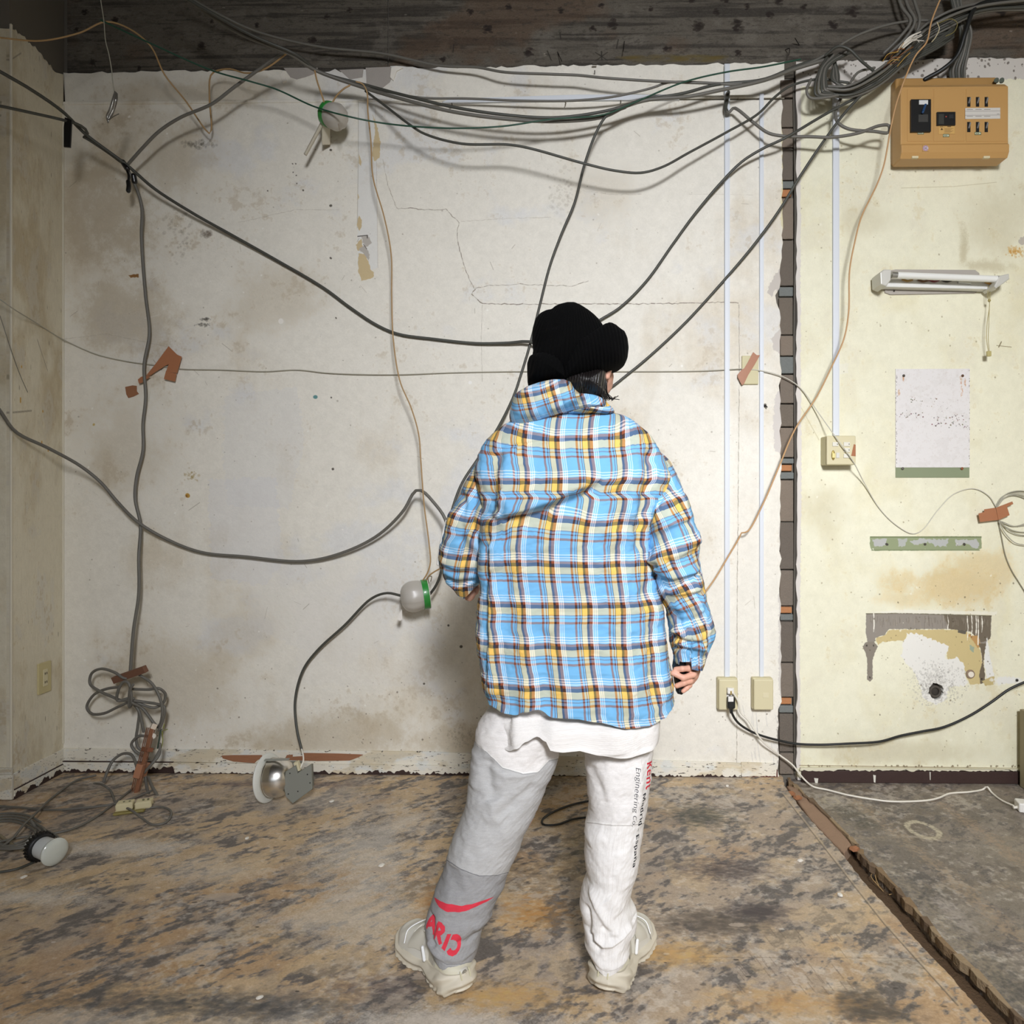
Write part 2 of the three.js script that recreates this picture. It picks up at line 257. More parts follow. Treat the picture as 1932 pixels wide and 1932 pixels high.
{
  const { line, poly, dot, rough, specks, grime, g } = W2;
  // ghost of a removed basin: bare mortar, old paint, drips
  poly([[1634, 1158], [1700, 1157], [1870, 1162], [1869, 1200], [1862, 1212], [1850, 1222], [1846, 1205], [1830, 1192], [1800, 1187], [1676, 1187], [1670, 1198], [1652, 1203], [1648, 1216], [1638, 1216], [1633, 1195]], '#8f877c', 1.5);
  poly([[1780, 1160], [1870, 1162], [1868, 1205], [1850, 1212], [1832, 1192], [1790, 1186]], '#6d6252', 2);
  for (let i = 0; i < 160; i++) { const x = lerp(1638, 1864, RA()), y = lerp(1161, 1176, RA()); line([[x, y], [x + RA(), y + 5 + RA() * 8]], 0.9, `rgba(${RA() < 0.5 ? '90,80,66' : '160,150,136'},0.4)`); }
  line([[1634, 1158], [1700, 1157], [1870, 1162]], 1.6, 'rgba(84,78,56,0.7)');
  poly([[1652, 1204], [1670, 1198], [1677, 1188], [1800, 1188], [1826, 1193], [1845, 1212], [1852, 1240], [1852, 1290], [1830, 1292], [1822, 1276], [1818, 1256], [1806, 1242], [1788, 1246], [1784, 1222], [1740, 1208], [1712, 1195], [1708, 1208], [1664, 1211], [1656, 1218]], '#c9b682', 2);
  poly([[1712, 1196], [1722, 1194], [1750, 1203], [1788, 1218], [1784, 1244], [1806, 1240], [1816, 1250], [1822, 1275], [1826, 1292], [1790, 1296], [1786, 1318], [1765, 1330], [1742, 1318], [1736, 1296], [1726, 1268], [1700, 1240], [1704, 1215]], '#e6e3da', 5);
  grime(1765, 1290, 50, 45, 900, 'rgba(150,146,138,0.25)', 1.2);
  poly([[1828, 1214], [1838, 1222], [1836, 1232], [1830, 1226]], '#9aa58e', 2); poly([[1824, 1196], [1845, 1200], [1852, 1220], [1844, 1222], [1838, 1212]], '#b98f58', 3); poly([[1806, 1188], [1824, 1190], [1822, 1196], [1808, 1194]], '#5d574b', 2);
  // pipe-clip ghosts
  poly([[1632, 1212], [1648, 1210], [1656, 1220], [1650, 1232], [1646, 1245], [1646, 1282], [1641, 1286], [1636, 1282], [1636, 1244], [1632, 1230], [1628, 1220]], '#867d70', 1); dot(1641, 1278, 1.6, '#3d382f'); dot(1635, 1218, 1.6, '#3d382f'); dot(1648, 1218, 1.6, '#3d382f');
  poly([[1846, 1214], [1862, 1214], [1858, 1230], [1855, 1250], [1858, 1272], [1858, 1288], [1849, 1290], [1847, 1272], [1853, 1250], [1851, 1230]], '#6b5f4e', 1.5); dot(1852, 1281, 1.6, '#2f2a22');
  for (const [x, y0, y1] of [[1648, 1157, 1192], [1788, 1161, 1187], [1825, 1162, 1208], [1833, 1162, 1199], [1841, 1162, 1198], [1845, 1162, 1216], [1852, 1162, 1193]]) rough([[x, y0], [x + 1, lerp(y0, y1, 0.5)], [x, y1]], 1.7, '#eee9da', 0.8);
  poly([[1852, 1286], [1876, 1272], [1878, 1290], [1860, 1294]], '#c0ad78', 2); poly([[1862, 1200], [1868, 1240], [1876, 1276], [1862, 1280], [1856, 1250]], '#e4e2da', 2); grime(1900, 1284, 30, 6, 300, 'rgba(228,226,218,0.6)', 2);
  poly([[1700, 1150], [1880, 1154], [1880, 1160], [1640, 1156]], 'rgba(232,228,214,0.7)', 2);
  // ghost of a removed shelf: green paint with bare patches
  poly([[1641, 1013], [1851, 1012], [1852, 1034], [1846, 1038], [1645, 1039], [1641, 1030]], '#8f9873', 1.2);
  poly([[1645, 1018], [1672, 1016], [1670, 1030], [1650, 1032]], '#b3b3ae', 3); poly([[1694, 1018], [1712, 1015], [1706, 1032], [1694, 1030]], '#aeb0a8', 3); poly([[1716, 1022], [1736, 1016], [1790, 1018], [1786, 1031], [1764, 1030], [1750, 1022], [1724, 1030]], '#b2b3ae', 4); poly([[1800, 1018], [1842, 1018], [1849, 1030], [1842, 1035], [1822, 1026], [1804, 1030]], '#b5b5b0', 3);
  line([[1642, 1013], [1851, 1013]], 1.5, '#5e6b40'); line([[1643, 1038], [1848, 1038]], 1.2, '#6a7650'); for (const x of [1673, 1745, 1819]) dot(x, 1027, 2.6, '#3f3a30');
  // soot above the tube lamp, in grains
  
  // rust, stains and specks
   grime(1915, 475, 16, 10, 120, 'rgba(196,140,60,0.3)', 1.6); grime(1930, 455, 8, 6, 60, '#bdb5a6', 2);
   line([[1700, 355], [1800, 352], [1880, 344]], 1, 'rgba(150,136,90,0.35)'); line([[1880, 652], [1908, 655]], 0.8, '#7d7048'); line([[1884, 655], [1889, 645]], 1.6, '#6e6240');
  poly([[1580, 686], [1600, 686], [1600, 705], [1582, 706]], 'rgba(226,224,206,0.6)', 2); line([[1512, 770], [1545, 830]], 1.5, 'rgba(170,158,116,0.4)');
  specks(700, 1506, 150, 1980, 1450, 'rgba(116,100,66,0.4)', 0.3, 1.5); specks(140, 1506, 150, 1980, 1450, 'rgba(236,232,212,0.7)', 0.4, 2); specks(200, 1640, 1100, 1932, 1350, 'rgba(70,60,40,0.5)', 0.3, 1.6);
  // plaster edge along the chase, and the white strip under the beam
  poly([[1500, 140], [1511, 140], [1510, 500], [1512, 900], [1509, 1200], [1510, 1450], [1500, 1450]], '#d6cfc6', 2.5);
  poly([[1500, 100], [1960, 92], [1960, 148], [1800, 152], [1650, 158], [1500, 164]], '#cfc9c0', 3); for (let i = 0; i < 120; i++) dot(lerp(1510, 1932, RA()), lerp(108, 148, RA()), 0.6 + RA() * 2, 'rgba(70,62,52,0.6)');
  line([[1508, 1444], [1960, 1450]], 1.4, 'rgba(110,92,66,0.7)'); for (let i = 0; i < 40; i++) { const x = lerp(1510, 1930, RA()); dot(x, 1444 + RA() * 3, 1.5, 'rgba(110,96,72,0.7)'); }
}
const yellowMat = new THREE.MeshStandardMaterial({ map: texOf(W2.c), roughness: 0.55, bumpMap: plasterBump, bumpScale: 0.001 });
const wallRightSec = structGroup('wall_back_right');
{
  const R = rng(72), e = []; for (let i = 0; i <= 80; i++) { const y = lerp(116, 1472, i / 80); e.push([1503 + (R() - 0.5) * 4, y]); }
  const hole = [], pc = at(1766, 1304), r = 0.030; for (let i = 0; i < 26; i++) { const a = -i / 26 * 6.283; hole.push([pc.x + Math.cos(a) * r * (0.85 + R() * 0.3), pc.y + Math.sin(a) * r * (0.95 + R() * 0.35)]); }
  const top = []; for (let i = 0; i <= 40; i++) { const q = at(lerp(1960, 1506, i / 40), lerp(108, 116, i / 40) + (R() - 0.5) * 4, 0); top.push([i ? q.x : XRW, q.y]); }
  const lower = pxPoly(e);
  part('plaster_sheet', wallUV(slab([...lower.reverse().map(q => q).reverse(), [XRW, 0], ...top.slice(0, -1)], -0.032, 0.001, 0.002, [hole]), RT), yellowMat, wallRightSec);
  // exposed red priming pipe end in the hole
  const pipeM = mat(0x4a443b, 0.75);
  part('drain_pipe', new THREE.TorusGeometry(0.021, 0.006, 8, 24).translate(pc.x, pc.y - 0.004, -0.008), pipeM, wallRightSec);
  part('drain_plug', new THREE.SphereGeometry(0.019, 14, 10).scale(1, 1.1, 0.5).translate(pc.x, pc.y - 0.004, -0.016), mat(0x37322b, 0.9), wallRightSec);
}
// ---- chase between the walls: stacked blocks, mortar and odd bricks
{
  const ch = structGroup('wall_chase'), R = rng(73), x0 = at(1470, 900, -0.02).x, x1 = at(1496, 900, -0.02).x, x2 = at(1507, 900, -0.02).x;
  part('mortar_bed', box(x0 - 0.02, x2 + 0.01, 0, YBEAM + 0.04, -0.031, -0.026), mat(0x6a645a, 0.95), ch);
  const tones = [0x7b7064, 0x73695d, 0x847769, 0x6c6359].map(c => new THREE.MeshStandardMaterial({ color: c, roughness: 0.95, bumpMap: plasterBump, bumpScale: 0.004 }));
  const grey = new THREE.MeshStandardMaterial({ color: 0x777a76, roughness: 0.95, bumpMap: plasterBump, bumpScale: 0.004 });
  const brickM = new THREE.MeshStandardMaterial({ color: 0xb27a50, roughness: 0.9, bumpMap: plasterBump, bumpScale: 0.003 });
  const ys = [150, 185, 240, 278, 340, 356, 372, 452, 540, 560, 632, 672, 706, 762, 806, 864, 876, 890, 905, 985, 1075, 1144, 1158, 1172, 1250, 1316, 1330, 1346, 1420, 1462];
  for (let i = 0; i + 1 < ys.length; i++) {
    const a = ys[i], b = ys[i + 1], isB = [356, 876, 1144, 1316].includes(a), isG = [340, 540, 672, 864, 890, 1158, 1330].includes(a), j = (R() - 0.5) * 0.006;
    const g = box(x0 + j, x1 - (isB ? 0.008 : 0) + j * 0.5, at(1483, b - 1.2, -0.01).y, at(1483, a + 1.2, -0.01).y, -0.03, -0.010 + (R() - 0.5) * 0.008, 0.004);
    planarUV(g, 0, 0, 0.5, 1, 0, 0.5); part(isB ? 'brick' : 'block', g, isB ? brickM : isG ? grey : tones[i % 4], ch);
  }
  // conduit and wire running down the right side of the chase
  part('chase_batten', box(x1 + 0.004, x1 + 0.012, 0.02, YBEAM, -0.027, -0.008, 0.002), mat(0x3e3932, 0.8), ch);
  part('chase_wire', tube([at(1497, 160, -0.006), at(1500, 420, -0.004), at(1498, 640, -0.006), at(1500, 900, -0.006), at(1498, 1200, -0.006), at(1499, 1450, -0.006)], 0.0035), mat(0x5a554c, 0.6), ch);
}
// ---- beam above
const beamTex = paint(2048, 512, (x, y) => {
  const s = fs(fStreak, x * 1.3, y * 1.1), m = fs(fMid, x * 3, y * 0.8), f = fs(fFine, x * 3, y * 1.2), c = fs(fCoarse, x * 2, y * 0.5), gr = fs(fGrain, x * 4, y * 1.2);
  let o = [92, 86, 76]; o = mix3(o, [62, 57, 50], sstep(0.45, 0.8, s)); o = mix3(o, [112, 106, 96], sstep(0.6, 0.85, m) * 0.5); o = mix3(o, [88, 66, 48], sstep(0.62, 0.85, c) * 0.5); o = mix3(o, [50, 46, 40], sstep(0.68, 0.85, f) * 0.4);
  const n = (gr - 0.5) * 18; return [o[0] + n, o[1] + n, o[2] + n];
});
{
  const g = beamTex.getContext('2d'), R = rng(74), PX = (px) => (px + 60) / 2052 * 2048, PY = (py) => (1 - (at(960, py, -0.02).y - 2.94) / (ROOM.top - 2.94)) * 512;
  for (const [x, y, r] of [[495, 41, 5], [628, 27, 5], [672, 14, 5], [600, 70, 7], [900, 22, 6], [935, 55, 9], [973, 13, 6], [1072, 21, 6], [1148, 11, 6], [1170, 48, 10], [1132, 56, 6], [1012, 98, 9], [1330, 53, 10], [1402, 53, 11], [1364, 27, 6], [1420, 18, 6], [1464, 33, 7], [1316, 5, 6], [1380, 3, 8], [1480, 8, 8], [1404, 105, 6], [1526, 20, 6], [1616, 30, 10], [1580, 55, 9], [1890, 30, 12], [164, 11, 6], [222, 28, 7], [148, 45, 5], [408, 33, 4], [388, 80, 8], [180, 108, 6], [268, 120, 5], [1240, 20, 5], [850, 110, 6], [1270, 95, 8]]) {
    for (let i = 0; i < 26; i++) { const a = R() * 6.28, q = R() * r; g.fillStyle = `rgba(34,26,20,${0.25 + R() * 0.35})`; g.beginPath(); g.ellipse(PX(x + Math.cos(a) * q), PY(y + Math.sin(a) * q), r * 0.35, r * 0.5, R() * 3, 0, 7); g.fill(); }
  }
  for (let i = 0; i < 46; i++) { const x = R() * 2048, y = R() * 512, l = 30 + R() * 260; g.strokeStyle = `rgba(30,26,22,${0.25 + R() * 0.35})`; g.lineWidth = 0.7 + R() * 1.6; g.beginPath(); g.moveTo(x, y); g.bezierCurveTo(x + l * 0.3, y + R() * 8 - 4, x + l * 0.6, y + R() * 8 - 4, x + l, y + R() * 6 - 3); g.stroke(); }
  for (let i = 0; i < 60; i++) { g.fillStyle = `rgba(170,162,148,${0.2 + R() * 0.4})`; g.fillRect(R() * 2048, R() * 512, 1 + R() * 5, 1 + R() * 3); }
  for (let i = 0; i < 60; i++) { g.fillStyle = `rgba(96,80,34,${0.10 + R() * 0.15})`; g.beginPath(); g.ellipse(PX(1180 + R() * 200), PY(108 + R() * 12), 14, 5, 0, 0, 7); g.fill(); }
  g.strokeStyle = 'rgba(40,36,30,0.8)'; g.lineWidth = 2; for (const [x, y, x2, y2] of [[1070, 62, 1072, 75], [1180, 76, 1176, 94], [1046, 96, 1054, 115], [1136, 100, 1160, 116], [1160, 100, 1138, 116], [1148, 98, 1149, 116], [870, 82, 868, 98], [176, 100, 186, 118]]) { g.beginPath(); g.moveTo(PX(x), PY(y)); g.lineTo(PX(x2), PY(y2)); g.stroke(); }
}
const beamMat = new THREE.MeshStandardMaterial({ map: texOf(beamTex), roughness: 0.9, bumpMap: heightTex(1024, (x, y) => 0.7 * fs(fStreak, x * 3, y) + 0.3 * fs(fFine, x * 3, y)), bumpScale: 0.004 });
{
  const beam = structGroup('beam'), xa = at(-60, 60, -0.02).x, xb = at(1992, 60, -0.02).x, xs = at(732, 60, -0.02).x, xk = XL;
  const pan = (name, a, b, y0, z1) => { const g = box(a, b, y0, ROOM.top, -0.031, z1, 0.002); planarUV(g, 0, xa, xb - xa, 1, 2.94, ROOM.top - 2.94); part(name, g, beamMat, beam); };
  pan('formwork_board', xk, xs - 0.002, YBEAM - 0.05, -0.024); pan('formwork_board', xs + 0.002, xb, YBEAM - 0.05, -0.0205);
  // bent nails and hooks left in the concrete
  const nail = mat(0x2f2a25, 0.5, { metalness: 0.6 });
  for (const q of [[[1508, 85], [1500, 72]], [[1482, 94], [1490, 92], [1488, 104]], [[1178, 78], [1176, 96]], [[1052, 98], [1060, 116]]]) part('nail', tube(q.map(([x, y], i) => at(x, y, i ? 0.02 : -0.018)), 0.0018, 6, 5), nail, beam);
}
// ---- left return wall and the wall face left of it
const leftTex = paint(1024, 1024, (x, y) => {
  const a = fs(fCoarse, x * 0.5 + 0.7, y), b = fs(fMid, x * 0.5, y * 1.4), c = fs(fFine, x * 0.7, y * 2), gr = fs(fGrain, x, y * 3);
  let o = [220, 212, 190]; o = mix3(o, [196, 182, 152], sstep(0.42, 0.8, a * 0.5 + b * 0.5)); o = mix3(o, [214, 210, 200], sstep(0.6, 0.8, b) * 0.5); o = mix3(o, [170, 150, 112], sstep(0.66, 0.85, c * 0.6 + b * 0.4) * 0.4);
  const n = (gr - 0.5) * 7 + (c - 0.5) * 9; return [o[0] + n, o[1] + n, o[2] + n];
});
{
  const g = leftTex.getContext('2d'), R = rng(75), Q = (px, py) => { const p = sideAt(px, py, XL); return [clamp(p.z / 0.5) * 1024, (1 - p.y / 3.3) * 1024]; };
  for (let i = 0; i < 200; i++) { g.fillStyle = `rgba(90,80,60,${0.2 + R() * 0.4})`; g.beginPath(); g.arc(R() * 1024, R() * 1024, 0.5 + R() ** 3 * 3, 0, 7); g.fill(); }
  for (const [x, y, l] of [[40, 750, 22], [80, 832, 14], [92, 846, 14], [42, 690, 10], [82, 774, 10]]) { const [a, b] = Q(x, y); g.fillStyle = '#c49a4c'; g.fillRect(a, b, 14, l * 0.3); }
  g.strokeStyle = 'rgba(120,112,96,0.6)'; g.lineWidth = 2; for (const [a, b, c, d] of [[4, 780, 60, 775], [70, 640, 90, 700], [10, 120, 40, 100]]) { const p = Q(a, b), q = Q(c, d); g.beginPath(); g.moveTo(...p); g.lineTo(...q); g.stroke(); }
}
const leftMat = new THREE.MeshStandardMaterial({ map: texOf(leftTex), roughness: 0.65, bumpMap: plasterBump, bumpScale: 0.0014 });
{
  const wl = structGroup('wall_left'), R = rng(76);
  part('concrete_core', box(XL - 0.3, XL - 0.018, 0, ROOM.top, -0.03, ZRET - 0.015), concreteDark, wl);
  const top = []; for (let i = 0; i <= 26; i++) { const t = i / 26, q = sideAt(lerp(106, 21, t), lerp(137, 52, t) + (R() - 0.5) * 7 - 8 * Math.sin(t * 3.1), XL); top.push([-q.z, q.y]); }
  const g = slab([[-ZRET, 0], [0.004, 0], [0.004, at(119, 139).y], ...top], -0.018, 0, 0.002); g.rotateY(Math.PI / 2); g.translate(XL, 0, 0);
  part('plaster_sheet', planarUV(g, 2, 0, 0.5, 1, 0, 3.3), leftMat, wl);
  const caulk = mat(0xd9d2bf, 0.5); part('corner_caulk', box(XL - 0.002, XL + 0.006, 0.12, YLEDGE - 0.01, -0.004, 0.006, 0.003), caulk, wl);
  part('corner_bead', box(XL - 0.006, XL + 0.003, 0.02, 3.02, ZRET - 0.006, ZRET + 0.003, 0.003), caulk, wl);
  const wf = structGroup('wall_left_front');
  const tf = []; for (let i = 0; i <= 14; i++) { const q = at(lerp(21, -700, i / 14), lerp(52, 30, i / 14) + (R() - 0.5) * 8, ZRET); tf.push([q.x, q.y]); }
  part('plaster_sheet', planarUV(slab([[ROOM.x0, 0], [XL - 0.0185, 0], ...tf.map((q, i) => (i ? q : [XL - 0.0185, q[1]]))], ZRET - 0.018, ZRET, 0.002), 0, -3.4, 1.7, 1, 0, 3.3), leftMat, wf);
  part('concrete_core', box(ROOM.x0, XL - 0.03, 0, ROOM.top, ZRET - 0.2, ZRET - 0.018), concreteDark, wf);
}
// ---- remaining shell outside the frame
const plainWall = mat(0xd8d0bc, 0.8);
struct('wall_right', box(XRW - 0.01, ROOM.x1, -0.2, ROOM.top, -0.2, ROOM.z1), plainWall);
struct('wall_left_side', box(ROOM.x0 - 0.15, ROOM.x0, -0.2, ROOM.top, -0.2, ROOM.z1), plainWall);
struct('ceiling', box(ROOM.x0 - 0.15, ROOM.x1, ROOM.top, ROOM.top + 0.15, -0.25, ROOM.z1 + 0.2), mat(0x575048, 0.9));
const WIN = { x0: -1.6, x1: 1.6, y0: 0.75, y1: 2.45 };  // unseen window, added to bring in soft fill
{
  const rear = structGroup('wall_rear'), z0 = ROOM.z1, z1 = ROOM.z1 + 0.16;
  part('wall_panel', box(ROOM.x0 - 0.15, WIN.x0, -0.2, ROOM.top, z0, z1), plainWall, rear); part('wall_panel', box(WIN.x1, ROOM.x1, -0.2, ROOM.top, z0, z1), plainWall, rear);
  part('wall_panel', box(WIN.x0, WIN.x1, -0.2, WIN.y0, z0, z1), plainWall, rear); part('wall_panel', box(WIN.x0, WIN.x1, WIN.y1, ROOM.top, z0, z1), plainWall, rear);
  const win = structGroup('added_window_1'), fr = mat(0x8d8f90, 0.4, { metalness: 0.6 });
  for (const x of [WIN.x0, -0.02, WIN.x1 - 0.04]) part('window_frame', box(x, x + 0.04, WIN.y0, WIN.y1, z0 + 0.05, z0 + 0.09), fr, win);
  for (const y of [WIN.y0, WIN.y1 - 0.04]) part('window_frame', box(WIN.x0, WIN.x1, y, y + 0.04, z0 + 0.05, z0 + 0.09), fr, win);
  part('pane', box(WIN.x0 + 0.04, -0.02, WIN.y0 + 0.04, WIN.y1 - 0.04, z0 + 0.066, z0 + 0.07), phys(0xffffff, 0.02, { transmission: 1, thickness: 0 }), win);
  part('pane', box(0.02, WIN.x1 - 0.04, WIN.y0 + 0.04, WIN.y1 - 0.04, z0 + 0.066, z0 + 0.07), phys(0xffffff, 0.02, { transmission: 1, thickness: 0 }), win);
  const wl = new THREE.RectAreaLight(0xe8f0ff, FILL_WINDOW_POWER, WIN.x1 - WIN.x0, WIN.y1 - WIN.y0); wl.position.set(0, (WIN.y0 + WIN.y1) / 2, z0 - 0.02); wl.lookAt(0, (WIN.y0 + WIN.y1) / 2, 0); scene.add(wl);  // area light added for fill at the unseen window
}
// ---- reflector lamp on a stand behind the camera
{
  const o = V3(LAMP_POS.x, 0, LAMP_POS.z + 0.34), t = thing('studio_lamp', 'round reflector lamp on black tripod stand behind the camera', 'lamp', null, o), blk = mat(0x16161a, 0.6);
  part('pole', rod(V3(0, 0.05, 0), V3(0, LAMP_POS.y - 0.03, 0), 0.014), blk, t);
  for (let i = 0; i < 3; i++) part('leg', rod(V3(0, 0.55, 0), V3(Math.cos(i * 2.1 + 0.5) * 0.42, 0.012, Math.sin(i * 2.1 + 0.5) * 0.42), 0.011), blk, t);
  const head = new THREE.Group(); head.name = 'lamp_head'; head.position.copy(LAMP_POS).sub(o); t.add(head);
  head.quaternion.setFromUnitVectors(V3(0, 0, 1), LAMP_AIM.clone().sub(LAMP_POS).normalize());
  part('reflector', new THREE.CylinderGeometry(LAMP_R + 0.02, 0.07, 0.26, 40, 1, true).rotateX(Math.PI / 2).translate(0, 0, -0.16), mat(0x1a1a1c, 0.7, { side: THREE.DoubleSide }), head);
  part('diffuser', new THREE.CylinderGeometry(LAMP_R, LAMP_R, 0.01, 40).rotateX(Math.PI / 2).translate(0, 0, -0.045), mat(0xffffff, 0.6, { emissive: 0xffffff, emissiveIntensity: 4 }), head);
  const L = new THREE.SpotLight(0xf7f9ff, LAMP_POWER, 0, 43 * Math.PI / 180, 1, 2); L.position.copy(LAMP_POS); L.target.position.copy(LAMP_AIM); L.castShadow = true; L.shadow.radius = LAMP_R / 0.02; L.shadow.mapSize.set(2048, 2048); scene.add(L, L.target);
}

// ------------------------------------------------------------------ floor, chase in the floor, skirting
const RY = -0.022;                                         // the floor right of the chase lies a little lower
const FT = { x0: -2.4, w: 4.0, z0: 0, h: 2.0 };
const floorBase = (warm, gx, gz, mask) => (x, y) => {
  const X = x * gx, Y = y * gz, al = X * 0.80 - Y * 0.60, ac = X * 0.60 + Y * 0.80;   // al follows the sweep of the old adhesive; one field unit is about 1.3 m
  const c = fs(fCoarse, X * 0.45, Y * 0.45), c2 = fs(fCoarse, X * 0.6 + 0.4, Y * 0.6 + 0.7), m = fs(fMid, X * 0.7, Y * 0.7), s = fs(fMid, al * 0.8, ac * 1.8), m2 = fs(fMid, al * 3.1 + 0.1, ac * 6.2), f2 = fs(fFine, al * 0.7, ac * 1.3), f = fs(fFine, X * 0.9, Y * 0.9), gr = fs(fGrain, X * 1.6, Y * 1.6);
  let o = warm ? [196, 166, 126] : [136, 124, 109];
  o = mix3(o, warm ? [176, 156, 134] : [114, 105, 95], sstep(0.38, 0.62, c * 0.6 + m * 0.4) * 0.9);
  o = mix3(o, warm ? [176, 132, 86] : [108, 94, 78], sstep(0.52, 0.75, c2) * 0.45);
  o = mix3(o, [152, 140, 128], sstep(0.45, 0.62, s * 0.6 + m * 0.4) * 0.55);
  const d1 = m2 * 0.36 + f2 * 0.28 + s * 0.36; o = mix3(o, [126, 116, 108], sstep(0.50, 0.575, d1) * 0.7); o = mix3(o, [84, 79, 76], sstep(0.57, 0.635, d1) * 0.6);
  o = mix3(o, warm ? [212, 180, 132] : [158, 147, 130], sstep(0.58, 0.68, fs(fMid, X * 0.9 + 0.15, Y * 0.9 + 0.55)) * 0.4);
  const du = mask ? mask(x, y, fs(fMid, al * 0.9, ac * 1.4) * 0.5 + f2 * 0.25 + gr * 0.25) : 0; o = mix3(o, [206, 196, 182], Math.max(du * 0.95, sstep(0.58, 0.72, fs(fMid, X * 0.5 + 0.6, Y * 0.5 + 0.1) * 0.5 + f * 0.5) * 0.4));
  const n = (gr - 0.5) * 24 + (f - 0.5) * 18, L = (o[0] * 0.4 + o[1] * 0.45 + o[2] * 0.15), q = warm ? 0.16 : 0.1; o = mix3(o, [L * 1.02, L, L * 0.96], q); const e = warm ? 3 : 0; return [o[0] + n + e, o[1] + n + e, o[2] + n + e];
};
// plaster dust plus painted pale sheen of the bright wall, broken outlines: [photo x, y, rx m, rz m, strength]
const dustSheenMask = (() => { const L = [[690, 1610, 0.26, 0.50, 0.8], [640, 1730, 0.34, 0.16, 0.65], [220, 1600, 0.34, 0.10, 0.9], [60, 1690, 0.24, 0.08, 0.9], [400, 1640, 0.30, 0.14, 0.5], [600, 1510, 0.36, 0.20, 0.45], [800, 1925, 0.5, 0.06, 0.9], [150, 1925, 0.4, 0.06, 0.6], [1420, 1640, 0.16, 0.12, 0.3]].map(([px, py, rx, rz, k]) => { const p = floorAt(px, py); return [(p.x - FT.x0) / FT.w, p.z / FT.h, rx / FT.w, rz / FT.h, k]; }); return (x, y, n) => { let m = 0; for (const [a, b, rx, ry, k] of L) { const d = 1.15 - Math.hypot((x - a) / rx, (y - b) / ry); if (d > -0.3) m = Math.max(m, k * sstep(0.40, 0.78, d * 0.45 + n * 0.62)); } return m; }; })();
const fcan = paint(2048, 2048, floorBase(true, 3.1, 1.55, dustSheenMask));
{
  const g = fcan.getContext('2d'), R = rng(81), Q = (px, py) => { const p = floorAt(px, py); return [(p.x - FT.x0) / FT.w * 2048, (p.z - FT.z0) / FT.h * 2048]; };
  const blot = (px, py, rx, ry, cnt, col, r) => { const [a, b] = Q(px, py); g.fillStyle = col; for (let i = 0; i < cnt; i++) { const t = R() * 6.283, q = Math.sqrt(-2 * Math.log(1 - R() * 0.98)) * 0.45, s = r * (0.4 + R()); g.beginPath(); g.ellipse(a + Math.cos(t) * q * rx, b + Math.sin(t) * q * ry, s * 1.2, s, R() * 3, 0, 7); g.fill(); } };
  // stains: charcoal patches
  blot(1320, 1540, 70, 110, 1500, 'rgba(66,60,54,0.10)', 5); blot(1370, 1640, 90, 90, 1300, 'rgba(62,56,52,0.10)', 5); blot(1350, 1740, 90, 80, 1600, 'rgba(80,72,66,0.11)', 5); blot(1430, 1720, 50, 50, 700, 'rgba(70,62,58,0.12)', 5); blot(1130, 1600, 60, 200, 1200, 'rgba(70,58,46,0.08)', 5); blot(1000, 1640, 70, 120, 900, 'rgba(80,66,50,0.08)', 5);
  blot(1620, 1890, 40, 60, 500, 'rgba(74,68,64,0.13)', 5); blot(1650, 1910, 50, 40, 400, 'rgba(74,68,64,0.13)', 5); blot(500, 1900, 160, 60, 1500, 'rgba(70,66,64,0.09)', 5); blot(240, 1890, 140, 60, 900, 'rgba(74,70,68,0.09)', 5); blot(700, 1860, 90, 60, 600, 'rgba(74,70,68,0.08)', 4); blot(120, 1490, 160, 60, 900, 'rgba(84,76,66,0.08)', 5); blot(500, 1480, 300, 34, 1500, 'rgba(96,82,70,0.07)', 5);
  // ochre wear
  blot(950, 1880, 90, 60, 1200, 'rgba(206,160,100,0.10)', 5); blot(1280, 1800, 80, 60, 1200, 'rgba(206,164,104,0.10)', 5); blot(1010, 1720, 60, 120, 900, 'rgba(184,122,60,0.09)', 5); blot(1480, 1890, 90, 60, 900, 'rgba(198,152,92,0.09)', 5); blot(820, 1700, 30, 120, 500, 'rgba(190,130,70,0.09)', 5);
  // pale scraps of old adhesive
  for (const [x, y, w] of [[420, 1692, 30], [800, 1842, 18], [1330, 1596, 11], [1390, 1745, 12], [1010, 1690, 14], [720, 1640, 22], [1240, 1780, 10], [1560, 1640, 9]]) { const [a, b] = Q(x, y); g.fillStyle = 'rgba(186,170,152,0.75)'; g.beginPath(); for (let i = 0; i < 26; i++) { const t = i / 26 * 6.283, q = w * (0.7 + R() * 0.5); g.lineTo(a + Math.cos(t) * q, b + Math.sin(t) * q * 0.8); } g.fill(); }
  for (let i = 0; i < 900; i++) { g.fillStyle = R() < 0.6 ? `rgba(40,34,30,${0.3 + R() * 0.4})` : `rgba(226,218,206,${0.3 + R() * 0.4})`; g.beginPath(); g.arc(R() * 2048, R() * 2048, 0.6 + R() ** 4 * 4, 0, 7); g.fill(); }
  const seg = (pts, w, col) => { g.strokeStyle = col; g.lineWidth = w; g.beginPath(); pts.forEach(([x, y], i) => { const q = Q(x, y); i ? g.lineTo(...q) : g.moveTo(...q); }); g.stroke(); };
  seg([[1476, 1495], [1603, 1658], [1667, 1739], [1808, 1894], [1850, 1945]], 5, 'rgba(196,176,146,0.5)'); seg([[1476, 1498], [1603, 1661], [1667, 1742], [1808, 1898]], 2, 'rgba(60,52,44,0.5)');
